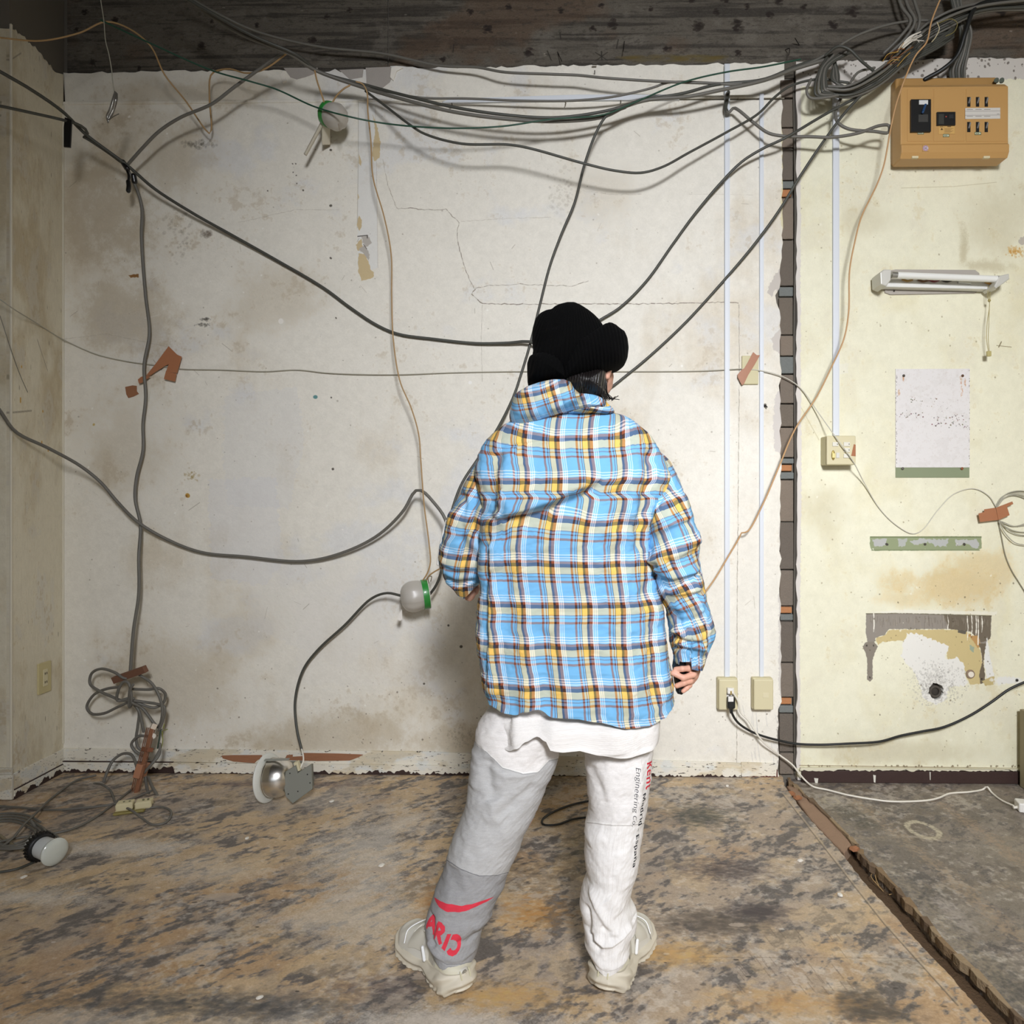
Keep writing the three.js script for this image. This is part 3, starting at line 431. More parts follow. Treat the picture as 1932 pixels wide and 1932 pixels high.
  seg([[1250, 1496], [1560, 1494]], 3, 'rgba(190,172,146,0.4)'); seg([[1290, 1668], [1630, 1670]], 3, 'rgba(190,172,146,0.4)'); seg([[1330, 1806], [1740, 1808]], 2, 'rgba(90,76,60,0.4)'); for (let i = 0; i < 40; i++) { const x = 1380 + R() * 240, y = 1750 + R() * 110; seg([[x, y], [x + 14, y + 18]], 1, 'rgba(80,66,52,0.4)'); }
}
const floorBump = heightTex(1024, (x, y) => 0.5 * fs(fMid, x * 2, y * 2) + 0.3 * fs(fFine, x * 2, y * 2) + 0.2 * fs(fGrain, x * 2, y * 2));
const floorMat = new THREE.MeshStandardMaterial({ map: texOf(fcan), roughness: 0.55, bumpMap: floorBump, bumpScale: 0.002 });
const gcan = paint(1536, 1536, floorBase(false, 1.6, 1.6));
{
  const g = gcan.getContext('2d'), R = rng(82), Q = (px, py) => { const p = floorAt(px, py, RY); return [(p.x - 0.8) / 2 * 1536, p.z / 2 * 1536]; };
  const ring = Q(1742, 1566); for (let i = 0; i < 700; i++) { const t = R() * 6.283, q = 46 + (R() - 0.5) * 16; g.fillStyle = 'rgba(196,184,160,0.4)'; g.beginPath(); g.arc(ring[0] + Math.cos(t) * q * 0.8, ring[1] + Math.sin(t) * q * 1.1, 3 * R() + 1, 0, 7); g.fill(); }
  const r2 = Q(1568, 1511); for (let i = 0; i < 300; i++) { const t = R() * 6.283, q = 24 + (R() - 0.5) * 10; g.fillStyle = 'rgba(176,164,144,0.35)'; g.beginPath(); g.arc(r2[0] + Math.cos(t) * q * 0.9, r2[1] + Math.sin(t) * q, 3 * R() + 1, 0, 7); g.fill(); }
  const grains = (pts, cnt, w, col) => { for (let i = 0; i < cnt; i++) { const t = R() * (pts.length - 1), k = Math.floor(t), a = pts[k], b = pts[k + 1], [x, y] = Q(lerp(a[0], b[0], t - k), lerp(a[1], b[1], t - k)); g.fillStyle = col; g.beginPath(); g.arc(x + (R() + R() - 1) * w, y + (R() + R() - 1) * w, 1 + R() * 4, 0, 7); g.fill(); } };
  grains([[1607, 1506], [1780, 1644], [1932, 1778]], 1500, 34, 'rgba(168,146,120,0.22)'); grains([[1770, 1510], [1932, 1630]], 1000, 34, 'rgba(168,146,120,0.2)'); grains([[1540, 1500], [1640, 1600], [1780, 1740], [1932, 1900]], 1500, 30, 'rgba(150,136,116,0.22)'); grains([[1600, 1580], [1932, 1582]], 500, 24, 'rgba(160,142,118,0.18)'); grains([[1700, 1672], [1932, 1672]], 500, 24, 'rgba(160,142,118,0.18)');
  grains([[1700, 1640], [1760, 1700], [1880, 1840], [1932, 1890]], 1700, 60, 'rgba(58,56,56,0.14)'); grains([[1580, 1520], [1640, 1560]], 700, 50, 'rgba(58,56,54,0.14)'); grains([[1760, 1690], [1840, 1760]], 500, 30, 'rgba(170,162,150,0.2)');
}
const floorGreyMat = new THREE.MeshStandardMaterial({ map: texOf(gcan), roughness: 0.5, bumpMap: floorBump, bumpScale: 0.002 });
{
  const R = rng(83), fine = (pts, amp) => { const o = []; for (let i = 0; i + 1 < pts.length; i++) for (let q = 0; q < 14; q++) o.push([lerp(pts[i][0], pts[i + 1][0], q / 14) + (R() - 0.5) * amp, lerp(pts[i][1], pts[i + 1][1], q / 14)]); o.push(pts[pts.length - 1]); return o; };
  const gl = fine([[1477, 1466], [1479.5, 1481], [1518, 1534], [1585, 1605], [1628, 1661], [1674, 1711], [1727, 1771], [1794, 1841], [1871, 1930], [2080, 2170]], 2.5).map(([x, y]) => { const p = floorAt(x, y); return [p.x, -p.z]; });
  const gr = fine([[1483, 1466], [1492, 1476], [1532, 1513], [1614, 1591], [1631, 1620], [1674, 1658], [1734, 1725], [1780, 1778], [1850, 1845], [1932, 1930], [2120, 2120]], 4).map(([x, y]) => { const p = floorAt(x, y, RY); return [p.x, -p.z]; });
  const up = (g) => g.rotateX(-Math.PI / 2);
  const fl = structGroup('floor');
  const gl2 = [[gl[0][0], 0.02], ...gl];
  const A = up(slab([...gl2, [gl[gl.length - 1][0] + 0.35, -ROOM.z1], [ROOM.x0, -ROOM.z1], [ROOM.x0, 0.02]], -0.075, 0, 0.003)); part('floor_slab', planarUV(A, 0, FT.x0, FT.w, 2, FT.z0, -FT.h), floorMat, fl);
  const gr2 = [[gr[0][0], 0.02], ...gr];
  const B = up(slab([[XRW, 0.02], ...gr2, [gr[gr.length - 1][0] + 0.35, -ROOM.z1], [XRW, -ROOM.z1]], -0.075, RY, 0.003)); part('floor_slab', planarUV(B, 0, 0.8, 2, 2, 0, -2), floorGreyMat, fl);
  // the bed of the chase: damp dirt, with a drifted fill near the wall
  const dirt = new THREE.MeshStandardMaterial({ color: 0x5b4630, roughness: 0.75, bumpMap: floorBump, bumpScale: 0.006 }), dust = new THREE.MeshStandardMaterial({ color: 0x9c8068, roughness: 0.95, bumpMap: floorBump, bumpScale: 0.004 });
  part('subfloor', planarUV(box(ROOM.x0, ROOM.x1, -0.2, -0.062, -0.2, ROOM.z1), 0, 0, 1, 2, 0, 1), dirt, fl);
  const fp = []; for (const [x, y] of [[1484, 1482], [1500, 1484], [1560, 1540], [1600, 1583], [1606, 1592], [1592, 1610], [1570, 1588], [1530, 1546]]) { const p = floorAt(x, y, -0.024); fp.push([p.x, -p.z]); }
  part('dust_fill', planarUV(up(slab(fp, -0.062, -0.024, 0.006)), 0, 0, 1, 2, 0, 1), dust, fl);
  // splintered lip on the right side of the chase
  const lipM = new THREE.MeshStandardMaterial({ color: 0x8b7355, roughness: 0.9, bumpMap: floorBump, bumpScale: 0.004 });
  const lips = [lipM, new THREE.MeshStandardMaterial({ color: 0x9b8668, roughness: 0.9, bumpMap: floorBump, bumpScale: 0.004 }), new THREE.MeshStandardMaterial({ color: 0x74604a, roughness: 0.9, bumpMap: floorBump, bumpScale: 0.004 })];
  for (let i = 3; i + 6 < gr.length; ) { const st = 3 + Math.floor(R() * 5), a = gr[i], b = gr[Math.min(gr.length - 1, i + st)], w = 0.004 + R() * 0.012, e = 0.002 + R() * 0.007; part('splinter', up(slab([[a[0] - e, a[1]], [(a[0] + b[0]) / 2 - e - R() * 0.006, (a[1] + b[1]) / 2], [b[0] - 0.002, b[1]], [b[0] + w * 0.6, b[1]], [a[0] + w, a[1]]], RY - 0.02, RY + 0.003 + R() * 0.004, 0.0015)), lips[i % 3], fl); i += st; }
}
// ---- skirting boards: brown board, ragged white paint over it
const brownBoard = new THREE.MeshStandardMaterial({ color: 0x3a2722, roughness: 0.6, bumpMap: plasterBump, bumpScale: 0.001 });
const paintTex = paint(1024, 256, (x, y) => {
  const a = fs(fMid, x * 3, y * 0.4), f = fs(fFine, x * 3, y * 0.8), c = fs(fCoarse, x * 4 + 0.2, y * 0.5), gr = fs(fGrain, x * 4, y);
  let o = [228, 222, 206]; o = mix3(o, [214, 216, 212], sstep(0.5, 0.75, a) * 0.7); o = mix3(o, [196, 178, 142], sstep(0.6, 0.8, c) * 0.5); o = mix3(o, [58, 50, 40], sstep(0.86, 0.90, f));
  const n = (gr - 0.5) * 8; return [o[0] + n, o[1] + n, o[2] + n];
});
const paintMat = new THREE.MeshStandardMaterial({ map: texOf(paintTex), roughness: 0.5, bumpMap: plasterBump, bumpScale: 0.001 });
{
  const R = rng(84), bb = structGroup('baseboard_back'), xE = at(1466, 1450).x, yT = at(120, 1411).y, yTr = at(1466, 1440).y, yM = at(120, 1433).y;
  const pu = (g) => planarUV(g, 0, XL, 3.1, 1, 0, 0.2);
  part('board', box(XL, at(1398, 1450).x, 0, 0.034, 0, 0.014, 0.002), brownBoard, bb);
  const bot = (x0, x1, f, step, amp) => { const o = []; let d = 0; for (let x = x0; x <= x1 + 0.1; x += step) { d = d * 0.5 + (R() - 0.5) * amp; const p = at(x, f(x) + d, 0.015); o.push([p.x, Math.max(0.002, p.y)]); } return o; };
  const prof = (x) => x < 160 ? 1452 : x < 260 ? 1454 : x < 330 ? 1449 : x < 470 ? 1458 : x < 640 ? 1457 : x < 900 ? 1458 : x < 1000 ? 1458 : 1464;
  const lo = bot(120, 1398, prof, 3, 7);
  part('white_paint', pu(slab([[XL, yM - 0.004], ...lo, [at(1398, 1440).x, at(1398, 1447).y]], 0.004, 0.0165, 0.001)), paintMat, bb);
  const up = slab([[XL, yM - 0.002], [at(1398, 1447).x, at(1398, 1449).y], [at(1398, 1440).x, at(1398, 1439).y], [at(800, 1417).x, at(800, 1417).y], [XL, yT]], 0, 0.009, 0.002);
  part('moulding', pu(up), paintMat, bb);
  const end = slab([...pxPoly([[1399, 1439], [1466, 1441]], 0.01), ...bot(1399, 1466, () => 1466, 3, 4).reverse()], 0, 0.012, 0.001); part('white_paint', pu(end), paintMat, bb);
  part('board', box(at(1400, 1470).x, xE, 0, 0.03, 0, 0.009), mat(0x5a2b22, 0.8), bb);
  const peel = new THREE.MeshStandardMaterial({ color: 0x97684a, roughness: 0.8, bumpMap: heightTex(256, (x, y) => fs(fStreak, x, y)), bumpScale: 0.002 });
  for (const q of [[[418, 1426], [440, 1425], [494, 1425], [494, 1431], [486, 1434], [480, 1440], [440, 1437], [420, 1431]], [[541, 1425], [552, 1424], [552, 1428], [572, 1427], [572, 1421], [640, 1422], [685, 1424], [676, 1429], [660, 1435], [600, 1436], [536, 1434]]]) part('bare_wood', planarUV(slab(pxPoly(q, 0.012), 0.008, 0.0125, 0.001), 0, 0, 0.4, 1, 0, 0.4), peel, bb);
  part('dark_crevice', pu(box(XL, at(330, 1430).x, yM - 0.005, yM - 0.002, 0.008, 0.0168)), brownBoard, bb);
  // left return and the face beyond it
  const bl = structGroup('baseboard_left'), ty = sideAt(60, 1441, XL).y, g0 = (z0, z1, y0, y1, d) => box(XL, XL + d, y0, y1, z0, z1, 0.002);
  part('board', g0(0, ZRET, 0, ty - 0.06, 0.013), brownBoard, bl); part('moulding', planarUV(g0(0, ZRET, ty - 0.062, ty, 0.009), 2, 0, 1.6, 1, 0, 0.2), paintMat, bl);
  const lp = []; for (let i = 0; i <= 50; i++) lp.push([-lerp(ZRET, 0, i / 50), 0.018 + 0.010 * Math.sin(i * 0.5) + (R() - 0.5) * 0.012]);
  const lg = slab([...lp, [0, ty - 0.064], [-ZRET, ty - 0.064]], 0.006, 0.0155, 0.001); lg.rotateY(Math.PI / 2); lg.translate(XL, 0, 0); part('white_paint', planarUV(lg, 2, 0, 1.6, 1, 0, 0.2), paintMat, bl);
  const bf = structGroup('baseboard_left_front'); part('board', box(ROOM.x0, XL + 0.012, 0.004, 0.10, ZRET, ZRET + 0.012, 0.002), paintMat, bf); part('moulding', box(ROOM.x0, XL + 0.009, 0.10, 0.125, ZRET, ZRET + 0.009, 0.002), paintMat, bf);
  // dark skirting under the yellow wall with paint drips
  const br = structGroup('baseboard_right'), yb = at(1700, 1453).y;
  part('board', planarUV(box(at(1511, 1460).x, XRW, RY + 0.001, yb, 0, 0.013, 0.003), 0, 0, 0.6, 1, 0, 0.6), brownBoard, br);
  const drip = mat(0xd9d5c8, 0.5); for (const [x, y0, y1, w] of [[1755, 1456, 1472, 1], [1650, 1462, 1477, 2.5], [1540, 1468, 1478, 4]]) { const P = pxPoly([[x - w, y0], [x + w, y0 + 1], [x + w * 0.7, y1], [x - w * 0.5, y1 - 1]], 0.0145); part('paint_drip', slab(P, 0.0125, 0.0142), drip, br); }
  const wp = bot(1509, 1935, () => 1454, 4, 4); part('white_paint', pu(slab([...wp, [at(1935, 1449).x, yb + 0.012], [at(1509, 1449).x, yb + 0.012]], 0, 0.0145, 0.001)), new THREE.MeshStandardMaterial({ color: 0xd8d2b8, roughness: 0.6 }), br);
}

// ------------------------------------------------------------------ cables
const M = {
  cable: mat(0x6a675f, 0.5), cableDark: mat(0x474740, 0.5), cableBlack: mat(0x1b1c1a, 0.45), green: mat(0x1f4a37, 0.45), tan: mat(0xab8b5e, 0.55), thin: mat(0xaaa695, 0.5), white: mat(0xe6e0d2, 0.45), beige: mat(0xcfc39f, 0.5),
  orange: phys(0xa86f4d, 0.32, { clearcoat: 0.3 }), blackTape: phys(0x111112, 0.3, { clearcoat: 0.2 }), plastic: mat(0xe9e6df, 0.4), raceway: mat(0xd9dde2, 0.45), steel: mat(0xb9b8b2, 0.3, { metalness: 0.8 }), copper: mat(0x8a5a30, 0.5, { metalness: 0.3 }),
};
const cord = (name, label, category, r, material, pts, group) => solo(name, label, category, tube(pts.map(([x, y, z]) => at(x, y, z)), r), material, group);
const Z = (z) => (q) => q.length > 2 ? q : [q[0], q[1], z];
const cz = (pts, z) => pts.map(Z(z));
const GT = 'cables strung along the top of the wall';
cord('power_cable', 'thick grey cable sagging from top left beam to wiring tangle, lowest of the bundle', 'cable', 0.0075, M.cable, [[300, -40, 0.30], [450, 62, 0.26], [550, 103, 0.22], [590, 130, 0.16], [685, 165, 0.10], [770, 190, 0.14], [850, 210, 0.15], [950, 224, 0.15], [1050, 229, 0.14], [1140, 220, 0.12], [1180, 201, 0.12], [1220, 189, 0.12], [1300, 182, 0.12], [1360, 170, 0.12], [1440, 152, 0.11], [1500, 130, 0.09], [1560, 112, 0.08]], GT);
cord('power_cable', 'grey cable beside the lowest bundle cable, sagging slightly above it', 'cable', 0.0065, M.cableDark, [[290, -40, 0.34], [470, 64, 0.28], [560, 104, 0.22], [600, 134, 0.14], [688, 160, 0.09], [775, 183, 0.12], [860, 203, 0.13], [955, 217, 0.13], [1050, 222, 0.12], [1150, 208, 0.11], [1210, 190, 0.11], [1290, 176, 0.11], [1350, 160, 0.10], [1440, 150, 0.10], [1510, 122, 0.08], [1570, 104, 0.07]], GT);
cord('power_cable', 'grey cable hugging the beam then dropping just under its edge', 'cable', 0.0055, M.cable, [[330, -20, 0.12], [400, 20, 0.10], [480, 58, 0.06], [600, 88, 0.03], [720, 101, 0.02], [830, 124, 0.03], [900, 127, 0.05], [950, 136, 0.07], [1040, 140, 0.08], [1090, 142, 0.08], [1140, 147, 0.09], [1250, 154, 0.10], [1340, 157, 0.10], [1400, 157, 0.10], [1470, 141, 0.09], [1540, 113, 0.08], [1620, 66, 0.07], [1700, 42, 0.06], [1790, 38, 0.06]], GT);
cord('power_cable', 'grey cable crossing in front of the white ledge trunking', 'cable', 0.0048, M.cable, [[690, 164, 0.09], [790, 184, 0.06], [880, 186, 0.05], [980, 190, 0.05], [1080, 190, 0.06], [1160, 182, 0.07], [1230, 166, 0.08], [1260, 156, 0.09], [1330, 156, 0.10], [1400, 160, 0.10], [1460, 146, 0.09]], GT);
cord('power_cable', 'thin dark cable hanging in a wide loop under the bundle', 'cable', 0.0052, M.cableDark, [[690, 172, 0.08], [735, 206, 0.12], [770, 233, 0.15], [800, 252, 0.16], [870, 271, 0.18], [960, 273, 0.18], [1000, 280, 0.18], [1100, 308, 0.17], [1160, 322, 0.16], [1210, 326, 0.15], [1250, 315, 0.14], [1300, 288, 0.12], [1370, 250, 0.10], [1430, 215, 0.08], [1462, 183, 0.07], [1490, 163, 0.06], [1540, 150, 0.06], [1600, 156, 0.07]], GT);
cord('green_wire', 'thin green wire looping below the grey cables across the wall', 'wire', 0.0034, M.green, [[190, 38, 0.30], [280, 80, 0.26], [400, 133, 0.20], [470, 153, 0.18], [520, 168, 0.16], [590, 200, 0.16], [650, 218, 0.20], [720, 232, 0.17], [800, 240, 0.17], [870, 242, 0.17], [950, 238, 0.165], [1040, 225, 0.165], [1140, 216, 0.14], [1200, 192, 0.13], [1290, 155, 0.12], [1370, 136, 0.11], [1440, 126, 0.10], [1510, 112, 0.09]]);
cord('power_cable', 'dark cable dropping from the bundle behind the person to the floor downlight', 'cable', 0.0055, M.cableDark, [[1180, 203, 0.11], [1145, 218, 0.13], [1125, 250, 0.12], [1103, 310, 0.09], [1085, 380, 0.045], [1060, 440, 0.03], [1038, 500, 0.022], [1020, 570, 0.018], [1000, 650, 0.018], [985, 700, 0.02], [968, 750, 0.03], [935, 815, 0.08], [900, 868, 0.10], [870, 915, 0.12], [848, 980, 0.14], [836, 1040, 0.15], [832, 1080, 0.15], [818, 1112, 0.13], [795, 1132, 0.11], [757, 1124, 0.10], [730, 1119, 0.09], [700, 1130, 0.07], [650, 1180, 0.05], [600, 1226, 0.04], [572, 1264, 0.035], [557, 1320, 0.04], [560, 1375, 0.06], [569, 1414, 0.09]]);
cord('power_cable', 'dark cable running down from the tangle to behind the black hat', 'cable', 0.0058, M.cableDark, [[1640, 172, 0.10], [1560, 214, 0.10], [1480, 261, 0.10], [1440, 280, 0.075], [1400, 305, 0.055], [1360, 345, 0.035], [1310, 405, 0.018], [1270, 460, 0.012], [1220, 530, 0.012], [1170, 580, 0.014], [1130, 605, 0.016], [1090, 632, 0.02], [1066, 690, 0.02], [1058, 800, 0.015], [1064, 980, 0.015], [1056, 1180, 0.015], [1062, 1330, 0.015], [1058, 1400, 0.02]]);
cord('power_cable', 'long dark cable sloping from the tangle across the trunkings to the neck', 'cable', 0.0055, M.cableDark, [[1668, 138, 0.12], [1600, 206, 0.11], [1550, 272, 0.09], [1510, 332, 0.07], [1470, 397, 0.05], [1420, 465, 0.03], [1350, 547, 0.016], [1290, 612, 0.012], [1220, 677, 0.012], [1165, 722, 0.012], [1120, 760, 0.012], [1104, 840, 0.012], [1108, 1000, 0.012], [1100, 1180, 0.012], [1104, 1340, 0.014]]);
cord('flat_cable', 'flat grey cable with a folded loop left of the breaker panel', 'cable', 0.0062, M.cable, [[1372, 176, 0.01], [1369, 204, 0.03], [1374, 213, 0.04], [1384, 204, 0.05], [1392, 207, 0.06], [1420, 230, 0.07], [1450, 251, 0.08], [1480, 257, 0.09], [1530, 258, 0.10], [1570, 259, 0.11], [1620, 251, 0.12], [1660, 237, 0.12], [1677, 237, 0.12], [1676, 250, 0.12], [1650, 248, 0.12], [1600, 243, 0.11], [1580, 230, 0.10], [1577, 212, 0.09], [1586, 186, 0.08], [1600, 160, 0.08]]);
cord('conduit_tail', 'short dark cable tail poking from the top of the left vertical trunking', 'cable', 0.008, M.cableDark, [[1374, 174, 0.006], [1371, 190, 0.02], [1369, 204, 0.03], [1372, 212, 0.035]]);
cord('power_cable', 'dark cable sweeping from the left corner across the wall to the black hat', 'cable', 0.0065, M.cableDark, [[-560, -10, 0.40], [-300, 20, 0.44], [-60, 100, 0.50], [0, 135, 0.46], [60, 170, 0.36], [120, 212, 0.26], [160, 252, 0.18], [240, 312, 0.10], [290, 355, 0.07], [360, 400, 0.045], [440, 445, 0.025], [520, 490, 0.014], [610, 543, 0.010], [660, 580, 0.010], [710, 613, 0.010], [750, 630, 0.010], [820, 640, 0.010], [900, 648, 0.012], [960, 647, 0.02], [1000, 645, 0.036], [1024, 660, 0.04], [1036, 720, 0.03], [1032, 860, 0.012], [1036, 1040, 0.012], [1030, 1240, 0.012]]);
cord('power_cable', 'dark cable entering at the left edge and hooking around the other at the tape', 'cable', 0.0058, M.cableDark, [[-560, 110, 0.39], [-300, 150, 0.42], [-60, 188, 0.47], [0, 200, 0.45], [60, 213, 0.36], [125, 228, 0.26], [150, 236, 0.22], [163, 246, 0.19], [165, 254, 0.175], [156, 257, 0.165], [165, 262, 0.16], [200, 285, 0.13], [238, 313, 0.09]]);
cord('power_cable', 'grey cable rising from the taped joint to the beam at upper left', 'cable', 0.0062, M.cable, [[236, 316, 0.09], [252, 298, 0.10], [270, 278, 0.11], [300, 248, 0.12], [340, 222, 0.13], [400, 196, 0.14], [440, 166, 0.15], [490, 130, 0.16], [525, 106, 0.18], [548, 98, 0.20]]);
cord('power_cable', 'grey cable hanging vertically on the left wall down to the knotted coil', 'cable', 0.0068, M.cable, [[240, 318, 0.09], [253, 345, 0.07], [262, 368, 0.06], [268, 395, 0.05], [267, 440, 0.03], [270, 500, 0.02], [275, 560, 0.02], [282, 630, 0.025], [272, 690, 0.025], [275, 750, 0.02], [270, 800, 0.02], [270, 850, 0.025], [258, 900, 0.03], [255, 940, 0.035], [265, 990, 0.04], [262, 1050, 0.07], [262, 1120, 0.08], [252, 1190, 0.09], [246, 1268, 0.10]]);
cord('power_cable', 'grey cable sagging across the lower left wall toward the plaid sleeve', 'cable', 0.0065, M.cable, [[-560, 560, 0.36], [-240, 600, 0.38], [-40, 722, 0.40], [0, 775, 0.36], [30, 815, 0.30], [90, 845, 0.20], [150, 878, 0.12], [190, 910, 0.08], [220, 945, 0.06], [260, 985, 0.055], [320, 1020, 0.03], [380, 1042, 0.02], [460, 1050, 0.02], [570, 1059, 0.025], [640, 1045, 0.04], [710, 1012, 0.06], [760, 965, 0.10], [784, 926, 0.11], [796, 926, 0.12], [820, 950, 0.13], [838, 975, 0.14], [846, 1000, 0.145]]);
cord('orange_wire', 'stiff orange-brown wire bent in a V at the upper left wall', 'wire', 0.0032, M.tan, [[-560, 40, 0.39], [-260, 60, 0.44], [-30, 68, 0.48], [0, 71, 0.46], [75, 77, 0.36], [150, 62, 0.28], [200, 41, 0.24], [240, 52, 0.22], [285, 88, 0.20], [310, 140, 0.14], [350, 190, 0.09], [388, 245, 0.06], [396, 252, 0.055], [399, 242, 0.055], [395, 180, 0.06], [399, 140, 0.07], [430, 130, 0.09], [465, 138, 0.12], [500, 130, 0.16], [545, 98, 0.20]]);
cord('tan_wire', 'thin tan wire hanging the full height left of the person to the pull-out lamp', 'wire', 0.0030, M.tan, [[672, 154, 0.16], [684, 158, 0.15], [692, 172, 0.14], [694, 210, 0.13], [700, 270, 0.12], [702, 320, 0.12], [706, 345, 0.12], [725, 410, 0.12], [738, 480, 0.12], [739, 560, 0.12], [742, 640, 0.12], [755, 720, 0.12], [776, 770, 0.12], [790, 820, 0.12], [794, 870, 0.125], [800, 950, 0.13], [810, 1030, 0.135], [812, 1062, 0.135], [806, 1082, 0.13], [797, 1096, 0.12]]);
cord('tan_wire', 'short tan wire running from the hanging lamp to behind the plaid sleeve', 'wire', 0.0030, M.tan, [[860, 1060, 0.16], [830, 1073, 0.15], [812, 1084, 0.14], [804, 1094, 0.125]]);
cord('tan_wire', 'left of two brown wires holding the green banded ceiling lamp', 'wire', 0.0034, M.tan, [[594, 134, 0.16], [598, 152, 0.16], [608, 182, 0.15], [615, 204, 0.14]]);
cord('tan_wire', 'right of two brown wires holding the green banded ceiling lamp', 'wire', 0.0034, M.tan, [[660, 161, 0.15], [648, 168, 0.15], [634, 182, 0.14], [624, 200, 0.13]]);
cord('orange_wire', 'thin orange wire winding down in front of the yellow wall to the right sleeve', 'wire', 0.0032, mat(0xc2996a, 0.55), [[1782, -20, 0.16], [1770, 8, 0.16], [1757, 42, 0.16], [1748, 80, 0.16], [1728, 104, 0.16], [1706, 152, 0.16], [1690, 200, 0.15], [1680, 245, 0.14], [1668, 310, 0.12], [1656, 345, 0.11], [1645, 368, 0.11], [1625, 410, 0.10], [1612, 460, 0.10], [1603, 510, 0.10], [1601, 590, 0.10], [1592, 640, 0.10], [1570, 690, 0.09], [1540, 750, 0.08], [1500, 810, 0.07], [1470, 880, 0.06], [1440, 950, 0.06], [1410, 1003, 0.06], [1398, 1006, 0.05], [1396, 1012, 0.05], [1375, 1048, 0.05], [1350, 1090, 0.06], [1325, 1124, 0.07]]);
cord('telephone_wire', 'thin grey telephone wire tacked across the cream wall from left edge', 'wire', 0.0022, M.thin, [[-60, 532, 0.40], [0, 565, 0.362], [21, 580, 0.34], [60, 604, 0.20], [118, 640, 0.02], [180, 668, 0.006], [240, 682, 0.006], [300, 690, 0.006], [340, 696, 0.006], [420, 698, 0.006], [500, 701, 0.006], [560, 698, 0.006], [620, 704, 0.008], [740, 707, 0.008], [860, 703, 0.006], [980, 701, 0.006], [1100, 701, 0.006], [1220, 701, 0.006], [1320, 700, 0.006], [1400, 696, 0.008]]);
cord('telephone_wire', 'thin white telephone wire looping over the switch box on the yellow wall', 'wire', 0.0022, mat(0xc9c5b6, 0.5), [[1400, 696, 0.008], [1440, 700, 0.012], [1480, 712, 0.012], [1510, 732, 0.01], [1545, 780, 0.03], [1572, 818, 0.08], [1608, 868, 0.08], [1630, 910, 0.02], [1660, 960, 0.006], [1690, 990, 0.006], [1722, 1007, 0.006], [1740, 1000, 0.006], [1770, 962, 0.006], [1800, 932, 0.006], [1838, 922, 0.006], [1866, 936, 0.008], [1878, 954, 0.008]]);
for (const [i, pts] of [[[1878, 956], [1890, 938], [1915, 928], [1950, 930], [1975, 955], [1950, 985], [1915, 993], [1890, 984]], [[1879, 956], [1893, 940], [1915, 935], [1940, 945], [1950, 965], [1938, 985], [1912, 993], [1893, 987]], [[1880, 957], [1896, 934], [1925, 926], [1965, 940], [1980, 970], [1955, 1000], [1920, 1003], [1896, 993], [1886, 982]], [[1881, 957], [1898, 938], [1930, 934], [1970, 960], [1970, 1000], [1932, 1010], [1905, 1002], [1888, 984]], [[1880, 958], [1892, 942], [1920, 930], [1990, 960], [1970, 1020], [1920, 1026], [1898, 1008], [1885, 985]]].entries())
  cord('telephone_wire', ['first', 'second', 'third', 'fourth', 'fifth'][i] + ' loop of thin grey wire coiled at the orange tape on yellow wall', 'wire', 0.0021, M.thin, cz(pts, 0.006 + i * 0.003), 'coiled wire loops at the tape');
cord('telephone_wire', 'thin dark grey wire dropping from the orange tape toward the right edge', 'wire', 0.0021, mat(0x8f8a78, 0.5), cz([[1881, 962], [1884, 985], [1890, 1015], [1897, 1048], [1908, 1075], [1922, 1098], [1945, 1135]], 0.007));
cord('thin_wire', 'hair-thin wire slanting across the short left return wall', 'wire', 0.0014, mat(0x7c786c, 0.5), [[-10, 570, 0.40], [0, 596, 0.37], [20, 658, 0.33], [38, 708, 0.25], [52, 740, 0.22]]);
cord('power_lead', 'black power lead drooping from the left outlet box across the yellow wall', 'cable', 0.0050, M.cableBlack, [[1379, 1336, 0.075], [1382, 1348, 0.07], [1393, 1364, 0.06], [1415, 1379, 0.05], [1440, 1389, 0.05], [1470, 1397, 0.045], [1500, 1403, 0.045], [1545, 1405, 0.05], [1600, 1403, 0.06], [1660, 1399, 0.06], [1700, 1388, 0.05], [1740, 1380, 0.05], [1780, 1372, 0.05], [1830, 1350, 0.05], [1870, 1325, 0.05], [1905, 1300, 0.06], [1945, 1282, 0.07]]);
